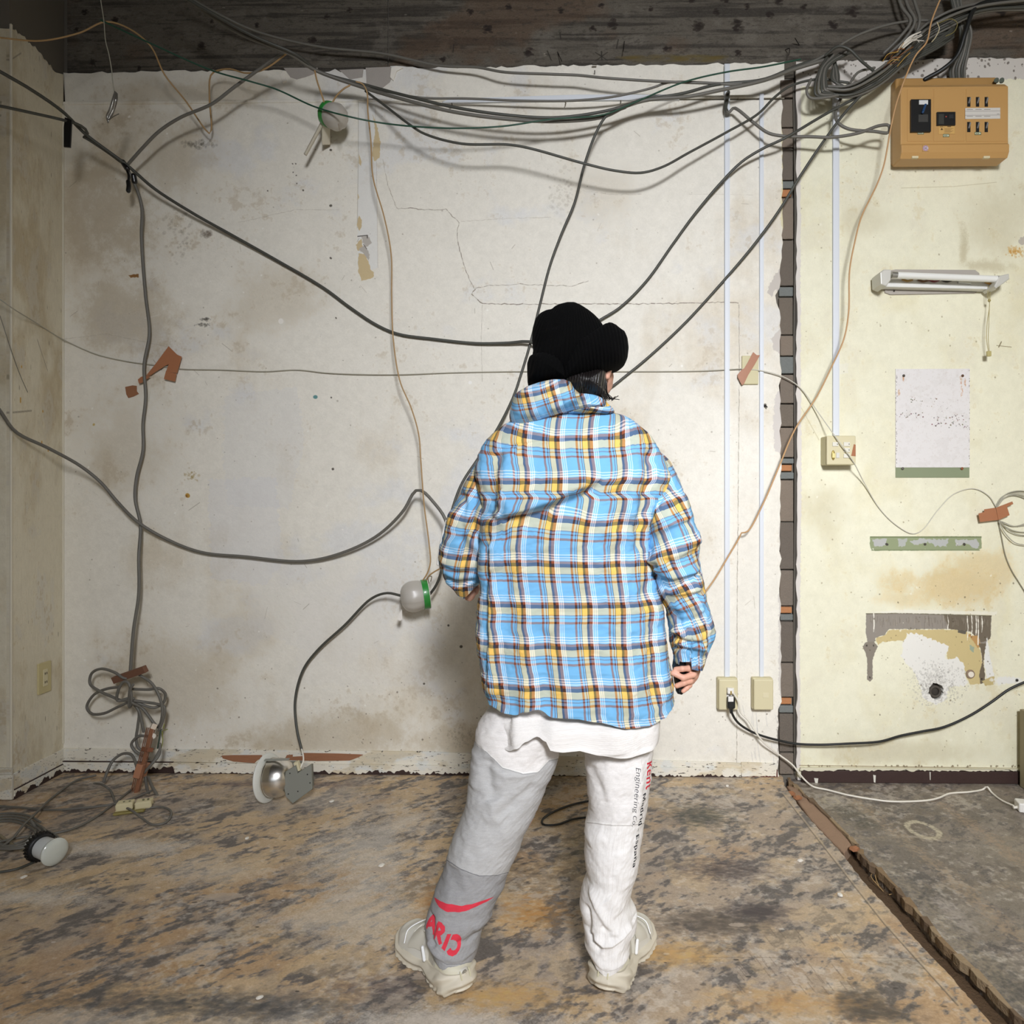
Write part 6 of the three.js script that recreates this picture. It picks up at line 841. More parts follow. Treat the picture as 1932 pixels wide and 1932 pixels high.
// smooth-union capsules meshed with surface nets
function nets(fn, lo, hi, cell) {
  const nx = Math.ceil((hi.x - lo.x) / cell) + 1, ny = Math.ceil((hi.y - lo.y) / cell) + 1, nz = Math.ceil((hi.z - lo.z) / cell) + 1, F_ = new Float32Array(nx * ny * nz), id = (i, j, k) => (k * ny + j) * nx + i;
  for (let k = 0; k < nz; k++) for (let j = 0; j < ny; j++) for (let i = 0; i < nx; i++) F_[id(i, j, k)] = fn(lo.x + i * cell, lo.y + j * cell, lo.z + k * cell);
  const vid = new Int32Array(nx * ny * nz).fill(-1), pos = [], idx = [];
  for (let k = 0; k < nz - 1; k++) for (let j = 0; j < ny - 1; j++) for (let i = 0; i < nx - 1; i++) {
    let m = 0, sx = 0, sy = 0, sz = 0, c = 0; const v = []; for (let q = 0; q < 8; q++) { const f = F_[id(i + (q & 1), j + ((q >> 1) & 1), k + (q >> 2))]; v.push(f); if (f < 0) m |= 1 << q; }
    if (m === 0 || m === 255) continue;
    for (let a = 0; a < 8; a++) for (const bit of [1, 2, 4]) { const b = a | bit; if (b === a) continue; if ((v[a] < 0) !== (v[b] < 0)) { const t = v[a] / (v[a] - v[b]); sx += (a & 1) + (bit === 1 ? t : 0); sy += ((a >> 1) & 1) + (bit === 2 ? t : 0); sz += (a >> 2) + (bit === 4 ? t : 0); c++; } }
    vid[id(i, j, k)] = pos.length / 3; pos.push(lo.x + (i + sx / c) * cell, lo.y + (j + sy / c) * cell, lo.z + (k + sz / c) * cell);
  }
  const quad = (a, b, c, d, flip) => { if (a < 0 || b < 0 || c < 0 || d < 0) return; if (flip) idx.push(a, c, b, a, d, c); else idx.push(a, b, c, a, c, d); };
  for (let k = 1; k < nz - 1; k++) for (let j = 1; j < ny - 1; j++) for (let i = 1; i < nx - 1; i++) {
    const f = F_[id(i, j, k)] < 0;
    if (f !== (F_[id(i + 1, j, k)] < 0)) quad(vid[id(i, j - 1, k - 1)], vid[id(i, j, k - 1)], vid[id(i, j, k)], vid[id(i, j - 1, k)], !f);
    if (f !== (F_[id(i, j + 1, k)] < 0)) quad(vid[id(i - 1, j, k - 1)], vid[id(i - 1, j, k)], vid[id(i, j, k)], vid[id(i, j, k - 1)], !f);
    if (f !== (F_[id(i, j, k + 1)] < 0)) quad(vid[id(i - 1, j - 1, k)], vid[id(i, j - 1, k)], vid[id(i, j, k)], vid[id(i - 1, j, k)], !f);
  }
  const g = new THREE.BufferGeometry(); g.setAttribute('position', new THREE.BufferAttribute(new Float32Array(pos), 3)); g.setIndex(idx); g.computeVertexNormals(); g.setAttribute('uv', new THREE.BufferAttribute(new Float32Array(pos.length / 3 * 2), 2)); return g;
}
const smin = (a, b, k) => { const h = clamp(0.5 + 0.5 * (b - a) / k); return b + (a - b) * h - k * h * (1 - h); };
function bones(list, k) { // list of [A, B, rA, rB]
  const B = list.map(([a, b, ra, rb]) => ({ a, d: b.clone().sub(a), l2: b.distanceToSquared(a) || 1e-9, ra, rb }));
  return (x, y, z) => { let d = 1e9; for (const o of B) { const px = x - o.a.x, py = y - o.a.y, pz = z - o.a.z, t = clamp((px * o.d.x + py * o.d.y + pz * o.d.z) / o.l2), qx = px - o.d.x * t, qy = py - o.d.y * t, qz = pz - o.d.z * t, s = Math.sqrt(qx * qx + qy * qy + qz * qz) - lerp(o.ra, o.rb, t); d = d > 1e8 ? s : smin(d, s, k); } return d; };
}
// ---- body: hidden torso and limbs, head with face, hands
const skin = phys(0xd9a48c, 0.55, { sheen: 0.2 });
{
  const A = (x, y, z) => at(x, y, z), J = { neck: A(1078, 775, 1.175), chest: A(1078, 880, 1.19), pelvis: A(1080, 1250, 1.20), shL: A(985, 862, 1.18), shR: A(1178, 860, 1.18), elL: A(896, 1000, 1.145), elR: A(1266, 1040, 1.20), wrL: A(884, 1085, 1.09), wrR: A(1303, 1232, 1.235), hipL: A(1025, 1290, 1.20), hipR: A(1140, 1290, 1.20), knL: A(970, 1530, 1.225), knR: A(1164, 1540, 1.215), anL: A(866, 1800, 1.27), anR: A(1145, 1800, 1.275), head: A(1097, 692, 1.135) };
  const bodyF = bones([[J.neck, J.chest, 0.05, 0.10], [J.chest, J.pelvis, 0.10, 0.10], [J.shL, J.shR, 0.036, 0.036], [J.shL, J.elL, 0.036, 0.030], [J.elL, J.wrL, 0.032, 0.022], [J.shR, J.elR, 0.036, 0.030], [J.elR, J.wrR, 0.032, 0.022], [J.hipL, J.knL, 0.066, 0.046], [J.knL, J.anL, 0.044, 0.028], [J.hipR, J.knR, 0.062, 0.046], [J.knR, J.anR, 0.044, 0.028]], 0.03);
  const gBody = nets((x, y, z) => Math.max(bodyF(x, y, z), y - 1.36), V3(-0.42, 0.04, 1.02), V3(0.46, 1.42, 1.36), 0.012);
  // head, turned a little to the right; eyes, nose, lips, chin and ears
  const fd = V3(Math.sin(0.6), 0, -Math.cos(0.6)), rt = V3(-fd.z, 0, fd.x), hp = (f, u, r) => J.head.clone().addScaledVector(fd, f).addScaledVector(V3(0, 1, 0), u).addScaledVector(rt, r);
  const headB = bones([[hp(-0.012, 0.04, 0), hp(-0.02, 0.03, 0), 0.080, 0.080], [hp(0.02, -0.03, 0), hp(0.028, -0.05, 0), 0.062, 0.055], [hp(0.072, -0.088, 0), hp(0.060, -0.09, 0), 0.022, 0.026], [hp(0.086, 0.006, 0), hp(0.104, -0.026, 0), 0.010, 0.013], [hp(0.092, -0.052, -0.016), hp(0.092, -0.052, 0.016), 0.009, 0.009], [hp(0.03, -0.03, 0.042), hp(0.04, -0.04, 0.038), 0.034, 0.03], [hp(0.03, -0.03, -0.042), hp(0.04, -0.04, -0.038), 0.034, 0.03], [hp(0.0, -0.08, 0), J.neck, 0.05, 0.052], [hp(0.082, 0.012, 0.032), hp(0.083, 0.012, 0.034), 0.012, 0.012], [hp(0.082, 0.012, -0.032), hp(0.083, 0.012, -0.034), 0.012, 0.012]], 0.02);
  const ears = bones([[hp(-0.005, -0.005, 0.086), hp(-0.008, -0.036, 0.082), 0.013, 0.009], [hp(-0.005, -0.005, -0.086), hp(-0.008, -0.036, -0.082), 0.013, 0.009]], 0.006);
  const gHead = nets((x, y, z) => smin(headB(x, y, z), ears(x, y, z), 0.008), hp(0, -0.18, 0).add(V3(-0.16, 0, -0.16)), hp(0, 0.16, 0).add(V3(0.16, 0, 0.16)), 0.0045);
  // right hand closed on the phone
  const H = (list, r0, r1) => { const o = []; for (let i = 0; i + 1 < list.length; i++) o.push([A(...list[i]), A(...list[i + 1]), lerp(r0, r1, i / (list.length - 1)), lerp(r0, r1, (i + 1) / (list.length - 1))]); return o; };
  const palmR = bones([[J.wrR, A(1309, 1262, 1.232), 0.022, 0.016], [J.wrR, A(1300, 1284, 1.222), 0.02, 0.013], [J.wrR, A(1306, 1274, 1.226), 0.02, 0.015]], 0.012);
  const fing = [H([[1302, 1256, 1.236], [1300, 1261, 1.264], [1287, 1262, 1.273], [1275, 1263, 1.266]], 0.0078, 0.0066), H([[1313, 1263, 1.236], [1308, 1273, 1.264], [1289, 1279, 1.276], [1270, 1270, 1.270]], 0.0082, 0.0068), H([[1309, 1274, 1.232], [1302, 1285, 1.260], [1290, 1289, 1.272], [1277, 1294, 1.268]], 0.0078, 0.0066), H([[1304, 1284, 1.226], [1301, 1293, 1.250], [1296, 1298, 1.260], [1289, 1304, 1.262]], 0.0068, 0.0056), H([[1296, 1246, 1.226], [1282, 1262, 1.214], [1277, 1277, 1.212], [1278, 1288, 1.214]], 0.0098, 0.0078)].map(l => bones(l, 0.003));
  const gR = nets((x, y, z) => { let d = palmR(x, y, z); for (const f of fing) d = smin(d, f(x, y, z), 0.0035); return d; }, A(1255, 1322, 1.24).add(V3(0, 0, -0.06)), A(1335, 1220, 1.24).add(V3(0, 0, 0.06)), 0.0026);
  const palmL = bones([[J.wrL, A(886, 1108, 1.085), 0.022, 0.02]], 0.01);
  const fl = [[894, 1112, 893, 1120, 891, 1127], [889, 1114, 889, 1123, 887, 1130], [884, 1114, 884, 1123, 882, 1129], [879, 1112, 879, 1119, 878, 1125], [897, 1100, 900, 1110, 898, 1118]].map(([a, b, c, d, e, f], i) => bones(H([[a, b, 1.085], [c, d, 1.092], [e, f, 1.086]], i === 4 ? 0.009 : 0.0078, 0.0064), 0.003));
  const gL = nets((x, y, z) => { let d = palmL(x, y, z); for (const f of fl) d = smin(d, f(x, y, z), 0.003); return d; }, A(850, 1140, 1.085).add(V3(0, 0, -0.05)), A(915, 1070, 1.085).add(V3(0, 0, 0.05)), 0.003);
  part('body', merge([gBody, gHead, gR, gL]), skin, person);
  // eyes
  for (const s of [-1, 1]) { const e = hp(0.089, 0.012, 0.033 * s); sub('eye', new THREE.SphereGeometry(0.0115, 14, 10).translate(e.x, e.y, e.z), mat(0x2a211c, 0.2), person); }
}
// ---- plaid cloth
const plaid = (() => {
  const S = 512, c = canvas(S, S), g = c.getContext('2d'), im = g.createImageData(S, S);
  const C = { B: [116, 180, 224], Y: [240, 194, 98], R: [140, 70, 42], N: [40, 48, 66], W: [240, 242, 246], P: [150, 200, 232], D: [84, 72, 86] };
  const X = { BY: [190, 193, 172], BR: [136, 126, 136], BN: [78, 102, 134], BW: [182, 213, 238], RY: [188, 138, 80], NY: [132, 116, 66], WY: [236, 226, 198], RW: [218, 196, 188], NR: [64, 40, 34], NW: [160, 168, 186], BD: [110, 140, 172], DY: [190, 156, 96], DR: [110, 60, 46], DN: [52, 48, 60], DW: [190, 186, 198], BP: [126, 188, 230], PY: [208, 206, 184], PR: [168, 152, 158], NP: [110, 136, 166], PW: [206, 224, 240], DP: [130, 150, 178] };
  const warp = (v) => { const t = v * 760; return t < 115 ? 'Y' : t < 168 ? 'N' : t < 238 ? 'R' : t < 262 ? 'W' : t < 288 ? 'P' : t < 306 ? 'W' : t < 334 ? 'P' : t < 354 ? 'W' : t < 600 ? 'B' : t < 650 ? 'R' : t < 694 ? 'B' : t < 722 ? 'D' : t < 744 ? 'P' : 'N'; };
  const weft = (v) => { const t = v * 910; return t < 20 ? 'W' : t < 55 ? 'B' : t < 80 ? 'W' : t < 104 ? 'B' : t < 130 ? 'W' : t < 150 ? 'P' : t < 204 ? 'R' : t < 280 ? 'N' : t < 425 ? 'Y' : t < 446 ? 'D' : t < 490 ? 'B' : t < 512 ? 'D' : t < 575 ? 'B' : t < 625 ? 'R' : 'B'; };
  const cell = (a, b) => a === b ? C[a] : X[a < b ? a + b : b + a];
  const R = rng(111); let k = 0;
  for (let j = 0; j < S; j++) { const wf = weft(j / S); for (let i = 0; i < S; i++) { const wp = warp(i / S), tw = ((i + j) & 7) < 4 ? 0.10 : 0, n = (R() - 0.5) * 12; const o = mix3(cell(wf, wp), C[wp], tw); im.data[k++] = o[0] + n; im.data[k++] = o[1] + n; im.data[k++] = o[2] + n; im.data[k++] = 255; } }
  g.putImageData(im, 0, 0); return texOf(c);
})();
const weaveBump = heightTex(256, (x, y) => 0.5 + 0.5 * Math.sin((x + y) * 256 * 0.8) * 0.5 + (fs(fGrain, x, y) - 0.5) * 0.5);
const plaidMat = new THREE.MeshPhysicalMaterial({ map: plaid, roughness: 0.85, sheen: 0.15, sheenRoughness: 0.6, side: THREE.DoubleSide, bumpMap: weaveBump, bumpScale: 0.0003 });
{
  const D = creases([
    [[[925, 964], [952, 974], [998, 964], [1045, 946], [1090, 924], [1118, 906], [1142, 888]], 0.030, 46, 6, 0.25],
    [[[950, 986], [998, 976], [1045, 958], [1090, 938], [1142, 900]], -0.010, 8, 30, 0.2],
    [[[950, 846], [940, 900], [934, 955], [926, 985]], -0.012, 9, 16], [[[975, 850], [958, 910], [948, 955]], 0.006, 14],
    [[[1216, 838], [1216, 890], [1204, 950], [1196, 1000], [1198, 1052]], -0.014, 12, 9], [[[1190, 850], [1186, 920], [1172, 990]], 0.008, 18],
    [[[936, 1005], [934, 1100], [935, 1200], [934, 1335]], 0.016, 24, 4, 0.1], [[[928, 1010], [926, 1120], [924, 1240]], -0.008, 10],
    [[[965, 1060], [958, 1160], [952, 1260], [950, 1350]], -0.008, 12], [[[1002, 1120], [998, 1220], [1000, 1360]], 0.010, 16], [[[1026, 1180], [1030, 1270], [1040, 1350]], -0.009, 12], [[[1068, 1150], [1078, 1250], [1080, 1360]], 0.008, 18], [[[1112, 1220], [1122, 1290], [1124, 1360]], -0.008, 12],
    [[[1160, 1060], [1170, 1180], [1180, 1370]], 0.008, 20], [[[1196, 1060], [1212, 1120], [1224, 1200], [1222, 1350]], -0.008, 11], [[[1225, 1130], [1240, 1220], [1246, 1340]], 0.007, 12],
    [[[1080, 980], [1070, 1080], [1060, 1140]], 0.004, 26], [[[1150, 920], [1160, 960], [1150, 1010]], -0.005, 14], [[[1165, 880], [1180, 930], [1185, 980]], 0.007, 14],
    [[[1196, 828], [1130, 827], [1060, 832], [985, 838], [940, 850]], -0.0040, 1.8, 1.8, 0.02],
    [[[960, 1020], [1010, 1040], [1060, 1040]], 0.004, 14], [[[1215, 1085], [1180, 1120], [1150, 1130]], 0.005, 10], [[[1130, 1000], [1180, 1010], [1200, 1020]], 0.005, 12]]);
  const hem = (x) => { const P = [[880, 1322], [905, 1318], [920, 1332], [932, 1346], [954, 1354], [979, 1354], [997, 1345], [1019, 1339], [1047, 1353], [1078, 1352], [1122, 1358], [1177, 1369], [1215, 1366], [1240, 1355], [1258, 1344], [1270, 1332]]; if (x <= P[0][0]) return P[0][1]; for (let i = 0; i + 1 < P.length; i++) if (x <= P[i + 1][0]) return lerp(P[i][1], P[i + 1][1], sstep(P[i][0], P[i + 1][0], x)); return 1332; };
  const rows = [[768, 1030, 1130, 1.185, 0.055], [782, 982, 1180, 1.185, 0.078], [800, 948, 1208, 1.188, 0.100], [828, 918, 1234, 1.192, 0.118], [862, 903, 1253, 1.196, 0.128], [895, 899, 1264, 1.200, 0.132], [925, 902, 1260, 1.202, 0.134], [960, 908, 1244, 1.204, 0.134], [1000, 908, 1230, 1.206, 0.132], [1040, 906, 1227, 1.206, 0.128], [1090, 905, 1233, 1.206, 0.126], [1140, 904, 1246, 1.206, 0.128], [1200, 901, 1252, 1.206, 0.132], [1250, 902, 1260, 1.206, 0.139], [1300, 908, 1267, 1.206, 0.146], [1350, 914, 1268, 1.206, 0.152]];
  const shirt = sub('shirt', sheath(rows, { n: 3.0, nT: 220, nR: 260, disp: D, hem, px: 0.052, py: 0.018, noise: 0.004, skew: 8 }), plaidMat, person, 'blue, yellow and brown plaid flannel shirt with hood');

  // sleeves
  const DR = creases([
    [[[1262, 903], [1243, 935], [1226, 962], [1216, 1000]], -0.0078, 3, 5, 0.05], [[[1222, 1008], [1260, 988], [1298, 966]], 0.0104, 18, 5, 0.3], [[[1222, 1046], [1258, 1050], [1296, 1032], [1312, 1016]], 0.0104, 16, 6], [[[1222, 1062], [1240, 1058], [1246, 1072], [1232, 1082]], 0.0182, 9, 7],
    [[[1228, 1082], [1262, 1090], [1300, 1078], [1318, 1062]], 0.0130, 14, 4, 0.3], [[[1230, 1100], [1258, 1112], [1290, 1096], [1310, 1086]], -0.0078, 7, 7, 0.3], [[[1240, 1118], [1272, 1120], [1310, 1112], [1322, 1104]], 0.0104, 13, 4, 0.3], [[[1250, 1142], [1280, 1150], [1316, 1138], [1326, 1130]], 0.0091, 12, 5, 0.3], [[[1258, 1166], [1290, 1172], [1322, 1158]], -0.0091, 8], [[[1262, 1190], [1292, 1204], [1316, 1204]], 0.0130, 12, 4],
    [[[1312, 1140], [1316, 1180], [1322, 1215], [1318, 1240]], 0.0104, 5, 14], [[[1270, 1214], [1296, 1220], [1320, 1224]], 0.0117, 9, 3, 0.05], [[[1280, 1160], [1290, 1185]], 0.0078, 12], [[[1270, 930], [1285, 980], [1298, 1030]], 0.0078, 16], [[[1240, 880], [1256, 930], [1262, 980]], -0.0052, 14]]);
  const rR = [[838, 1180, 1225, 1.165, 0.030], [852, 1180, 1247, 1.168, 0.055], [872, 1184, 1264, 1.176, 0.072], [900, 1190, 1279, 1.186, 0.088], [937, 1200, 1292, 1.202, 0.096], [975, 1210, 1304, 1.218, 0.096], [1024, 1216, 1317, 1.228, 0.090], [1062, 1219, 1320, 1.232, 0.085], [1099, 1230, 1326, 1.234, 0.078], [1125, 1240, 1330, 1.235, 0.072], [1150, 1252, 1337, 1.236, 0.066], [1186, 1260, 1348, 1.237, 0.062], [1205, 1262, 1348, 1.238, 0.058], [1220, 1264, 1343, 1.238, 0.052], [1236, 1267, 1334, 1.239, 0.046], [1262, 1273, 1326, 1.24, 0.043]];
  const hemR = (x) => x < 1278 ? 1256 : x < 1298 ? lerp(1250, 1248, (x - 1278) / 20) : lerp(1262, 1268, clamp((x - 1298) / 24));
  sub('sleeve', sheath(rR, { n: 2.2, nT: 130, nR: 170, disp: DR, hem: hemR, px: 0.03, py: 0.05, turn: 0.26, noise: 0.0035, seed: 0.3, closeTop: true }), plaidMat, shirt);
  const DL = creases([
    [[[912, 870], [906, 930], [902, 980], [908, 1030]], -0.012, 6, 9], [[[930, 880], [916, 950], [904, 1010]], 0.008, 14, 6], [[[874, 924], [884, 950], [880, 1000], [876, 1030]], -0.007, 7], [[[862, 960], [856, 1010], [850, 1050]], 0.007, 11], [[[890, 1000], [900, 1030], [912, 1046]], 0.012, 14, 6], [[[836, 1056], [870, 1072], [905, 1070], [935, 1060]], 0.011, 14, 5], [[[840, 1078], [872, 1092], [905, 1088], [930, 1080]], 0.012, 10, 4], [[[846, 1094], [866, 1112], [886, 1104], [910, 1096]], 0.009, 8, 3], [[[873, 1110], [884, 1098], [900, 1094]], -0.006, 5]]);
  const rL = [[842, 912, 950, 1.155, 0.03], [860, 903, 960, 1.156, 0.052], [880, 893, 964, 1.158, 0.070], [910, 880, 965, 1.158, 0.082], [940, 865, 962, 1.154, 0.090], [970, 850, 952, 1.148, 0.094], [1000, 840, 946, 1.140, 0.094], [1030, 833, 942, 1.130, 0.090], [1060, 829, 938, 1.120, 0.084], [1085, 833, 932, 1.110, 0.074], [1104, 842, 922, 1.102, 0.062], [1122, 860, 908, 1.094, 0.050]];
  sub('sleeve', sheath(rL, { n: 2.2, nT: 130, nR: 140, disp: DL, hem: (x) => x < 880 ? lerp(1108, 1130, clamp((x - 836) / 44)) : lerp(1130, 1100, clamp((x - 880) / 28)), px: 0.05, py: 0.02, turn: -0.12, noise: 0.0035, seed: 0.6, closeTop: true }), plaidMat, shirt);
  // hood lying on the shoulders
  const DH = creases([[[[1028, 720], [1018, 750], [1008, 775], [1005, 800]], 0.006, 10], [[[1050, 722], [1056, 745], [1048, 765], [1020, 790]], -0.008, 8], [[[1062, 722], [1072, 740], [1086, 756], [1110, 760]], 0.010, 10, 5], [[[1095, 750], [1080, 765], [1040, 785]], 0.008, 14, 6], [[[1118, 752], [1100, 766], [1070, 778]], -0.008, 6], [[[1030, 752], [1048, 762], [1066, 768]], -0.006, 5], [[[1000, 732], [988, 760], [975, 790]], 0.006, 14], [[[1142, 766], [1110, 772], [1080, 778]], 0.006, 5]]);
  sub('hood', cushion([[963, 800], [961, 784], [968, 752], [976, 742], [995, 731], [1016, 724], [1041, 718], [1065, 718], [1077, 723], [1084, 736], [1095, 746], [1105, 747], [1120, 747], [1135, 752], [1144, 760], [1159, 775], [1155, 781], [1135, 778], [1108, 781], [1072, 783], [1054, 788], [1024, 798], [1008, 803], [981, 807]], [1052, 762], 1.225, 0.095, 0.09, { disp: DH, nT: 260, nR: 60, pw: 0.42, uvRot: -0.28, ux: 0.02, uy: 0.03 }), plaidMat, shirt);
  sub('collar_band', cushion([[1062, 783], [1080, 774], [1110, 766], [1140, 758], [1156, 770], [1160, 778], [1152, 784], [1120, 782], [1090, 784]], [1112, 775], 1.235, 0.062, 0.06, { pw: 0.5, uvRot: 0.3, ux: 0.04 }), plaidMat, shirt);
  sub('strap_trim', tube([[843, 984], [838, 1002], [833, 1024], [829, 1046], [827, 1064]].map(([x, y], i) => at(x, y, 1.165 - i * 0.006)), 0.005, 20, 6), mat(0xe6e4dc, 0.6), shirt);
}
// ---- white undershirt hem
const heather = (base, dark, amp, sx, sy) => (x, y) => { const s = fs(fStreak, x * sx, y * sy), g = fs(fGrain, x * sx * 1.2, y * sy * 1.2), f = fs(fFine, x * sx * 0.6, y * sy * 2); let o = mix3(base, dark, clamp((s - 0.5) * 1.4 + 0.35) * amp); const n = (g - 0.5) * 18 + (f - 0.5) * 14; return [o[0] + n, o[1] + n, o[2] + n]; };
{
  const tex = texOf(paint(512, 256, heather([234, 230, 225], [226, 221, 215], 0.6, 3, 2)));
  const D = creases([[[[978, 1330], [982, 1390], [984, 1425]], 0.007, 12], [[[1014, 1330], [1016, 1400]], -0.010, 16, 16, 0.3], [[[1048, 1330], [1050, 1425]], 0.008, 12], [[[1100, 1362], [1104, 1412]], -0.010, 14], [[[1150, 1366], [1152, 1425]], 0.008, 16], [[[1200, 1366], [1206, 1420]], -0.006, 14], [[[966, 1350], [962, 1418]], -0.006, 8]]);
  const hem = (x) => { const P = [[945, 1420], [966, 1420], [985, 1411], [997, 1398], [1016, 1388], [1034, 1396], [1041, 1411], [1075, 1417], [1100, 1411], [1122, 1421], [1168, 1428], [1215, 1421], [1240, 1413]]; if (x <= 945) return 1420; for (let i = 0; i + 1 < P.length; i++) if (x <= P[i + 1][0]) return lerp(P[i][1], P[i + 1][1], sstep(P[i][0], P[i + 1][0], x)); return 1413; };
  const g = sheath([[1310, 938, 1246, 1.204, 0.120], [1348, 942, 1243, 1.204, 0.120], [1378, 944, 1241, 1.204, 0.142], [1412, 945, 1238, 1.204, 0.150]], { n: 4, nT: 160, nR: 60, disp: D, hem, uv: 'unit', noise: 0.002, seed: 0.2 });
  sub('undershirt', g, new THREE.MeshStandardMaterial({ map: tex, roughness: 0.9, side: THREE.DoubleSide, bumpMap: weaveBump, bumpScale: 0.0004 }), person, 'off-white cotton undershirt hem below the plaid shirt');
}
// ---- sweatpants, each leg pieced from different panels
{
  const trousers = new THREE.Group(); trousers.name = 'trousers'; person.add(trousers); trousers.userData.label = 'patchwork sweatpants, one grey leg and one off-white leg';
  const legRows = (L, z0, z1, b0, b1) => L.map(([y, a, b]) => { const t = (y - L[0][0]) / (L[L.length - 1][0] - L[0][0]); return [y, a, b, lerp(z0, z1, t), lerp(b0, b1, t)]; });
  const LL = legRows([[1325, 935, 1092], [1350, 926, 1088], [1397, 899, 1074], [1430, 894, 1060], [1468, 888, 1049], [1509, 884, 1033], [1540, 880, 1019], [1564, 873, 1009], [1602, 858, 990], [1640, 846, 976], [1670, 838, 963], [1698, 827, 953], [1717, 820, 943], [1745, 814, 931], [1772, 807, 914], [1797, 805, 907], [1812, 808, 905], [1826, 816, 902]], 1.205, 1.270, 0.112, 0.080);
  const RL = legRows([[1325, 1062, 1240], [1360, 1082, 1238], [1425, 1100, 1231], [1471, 1105, 1229], [1524, 1108, 1223], [1561, 1110, 1218], [1602, 1103, 1212], [1648, 1102, 1205], [1679, 1106, 1200], [1698, 1103, 1193], [1726, 1097, 1188], [1745, 1094, 1194], [1772, 1097, 1195], [1800, 1100, 1190], [1815, 1103, 1187], [1830, 1107, 1184]], 1.205, 1.270, 0.105, 0.080);
  const mapper = (rows, n, W, H) => (px, py) => { let fy = py, th = 0; for (let k = 0; k < 3; k++) { const r = rowAt(rows, fy), s = clamp((px - (r[1] + r[2]) / 2) / ((r[2] - r[1]) / 2), -1, 1); th = Math.asin(unsign(s, n / 2)); fy = CY + (py - CY) * (CAM.z - r[3] - r[4] * unsign(Math.cos(th), 2 / n)) / (CAM.z - r[3] - r[4] * 0.9); } return [(th + Math.PI) / (2 * Math.PI) * W, (fy - rows[0][0]) / (rows[rows.length - 1][0] - rows[0][0]) * H]; };
  const W = 1536, H = 1536, NN = 2.2;
  // left leg
  const cL = paint(W, H, heather([192, 191, 189], [180, 179, 178], 0.6, 4, 8)), gL = cL.getContext('2d'), mL = mapper(LL, NN, W, H);
  const fillPx = (g, m, pts, col) => { g.fillStyle = col; g.beginPath(); for (let i = 0; i < pts.length; i++) { const a = pts[i], b = pts[(i + 1) % pts.length]; for (let q = 0; q < 8; q++) { const [x, y] = m(lerp(a[0], b[0], q / 8), lerp(a[1], b[1], q / 8)); i + q ? g.lineTo(x, y) : g.moveTo(x, y); } } g.closePath(); g.fill(); };
  const linePx = (g, m, pts, w, col) => { g.strokeStyle = col; g.lineWidth = w; g.lineJoin = 'round'; g.lineCap = 'butt'; g.beginPath(); for (let i = 0; i + 1 < pts.length; i++) for (let q = 0; q <= 8; q++) { const [x, y] = m(lerp(pts[i][0], pts[i + 1][0], q / 8), lerp(pts[i][1], pts[i + 1][1], q / 8)); i + q ? g.lineTo(x, y) : g.moveTo(x, y); } g.stroke(); };
  const creamTile = paint(W, 700, heather([234, 230, 226], [224, 219, 214], 0.7, 2.5, 2)), darkTile = paint(W, 900, heather([164, 163, 163], [150, 150, 151], 0.6, 4, 5));
  // darker calf panel
  gL.save(); gL.beginPath(); const calf = [[849, 1622], [880, 1640], [912, 1653], [945, 1652], [978, 1640]]; const yOf = (py) => mL(900, py)[1];
  gL.moveTo(0, yOf(1600)); for (const q of calf) { const [x, y] = mL(...q); gL.lineTo(x, y); } gL.lineTo(W, yOf(1610)); gL.lineTo(W, H); gL.lineTo(0, H); gL.closePath(); gL.clip(); gL.drawImage(darkTile, 0, yOf(1590)); gL.restore();
  linePx(gL, mL, calf, 5, 'rgba(110,110,112,0.8)');
  // cream hip panel
  gL.save(); gL.beginPath(); const hip = [[897, 1396], [926, 1419], [954, 1447], [991, 1458], [1016, 1456], [1038, 1434], [1064, 1426]]; gL.moveTo(0, 0); gL.lineTo(0, yOf(1388)); for (const q of hip) gL.lineTo(...mL(...q)); gL.lineTo(W, yOf(1420)); gL.lineTo(W, 0); gL.closePath(); gL.clip(); gL.drawImage(creamTile, 0, 0); gL.restore();
  linePx(gL, mL, hip, 6, 'rgba(240,238,234,0.95)'); linePx(gL, mL, hip.map(([x, y]) => [x, y + 2.2]), 3, 'rgba(140,140,140,0.6)');
  // red printed curve and letters
  const red = '#e23a4c';
  fillPx(gL, mL, [[826, 1696], [840, 1700], [862, 1704], [880, 1709], [900, 1706], [920, 1699], [938, 1692], [924, 1702], [905, 1712], [888, 1719], [876, 1721], [856, 1719], [838, 1712], [828, 1704]], red);
  const st = (pts) => linePx(gL, mL, pts, 30, red);
  st([[822, 1731], [811, 1760]]); st([[822, 1731], [823, 1772]]); st([[813, 1753], [824, 1749]]);                                             // A, half hidden round the leg
  st([[838, 1743], [827, 1776]]); st([[836, 1743], [842, 1745], [846, 1750], [846, 1755], [842, 1760], [834, 1762]]); st([[836, 1761], [841, 1782]]);                    // R
  st([[858, 1759], [846, 1790]]);                                                                                                             // I
  st([[862, 1765], [868, 1765], [873, 1768], [876, 1774], [876, 1781], [873, 1788], [869, 1793], [864, 1795], [859, 1793], [856, 1788]]);                                           // S
  linePx(gL, mL, [[808, 1788], [825, 1804], [850, 1814], [880, 1816], [905, 1810]], 3, 'rgba(118,118,120,0.7)'); linePx(gL, mL, [[808, 1790], [825, 1806], [850, 1816], [880, 1818], [905, 1812]], 2, 'rgba(205,205,205,0.5)');
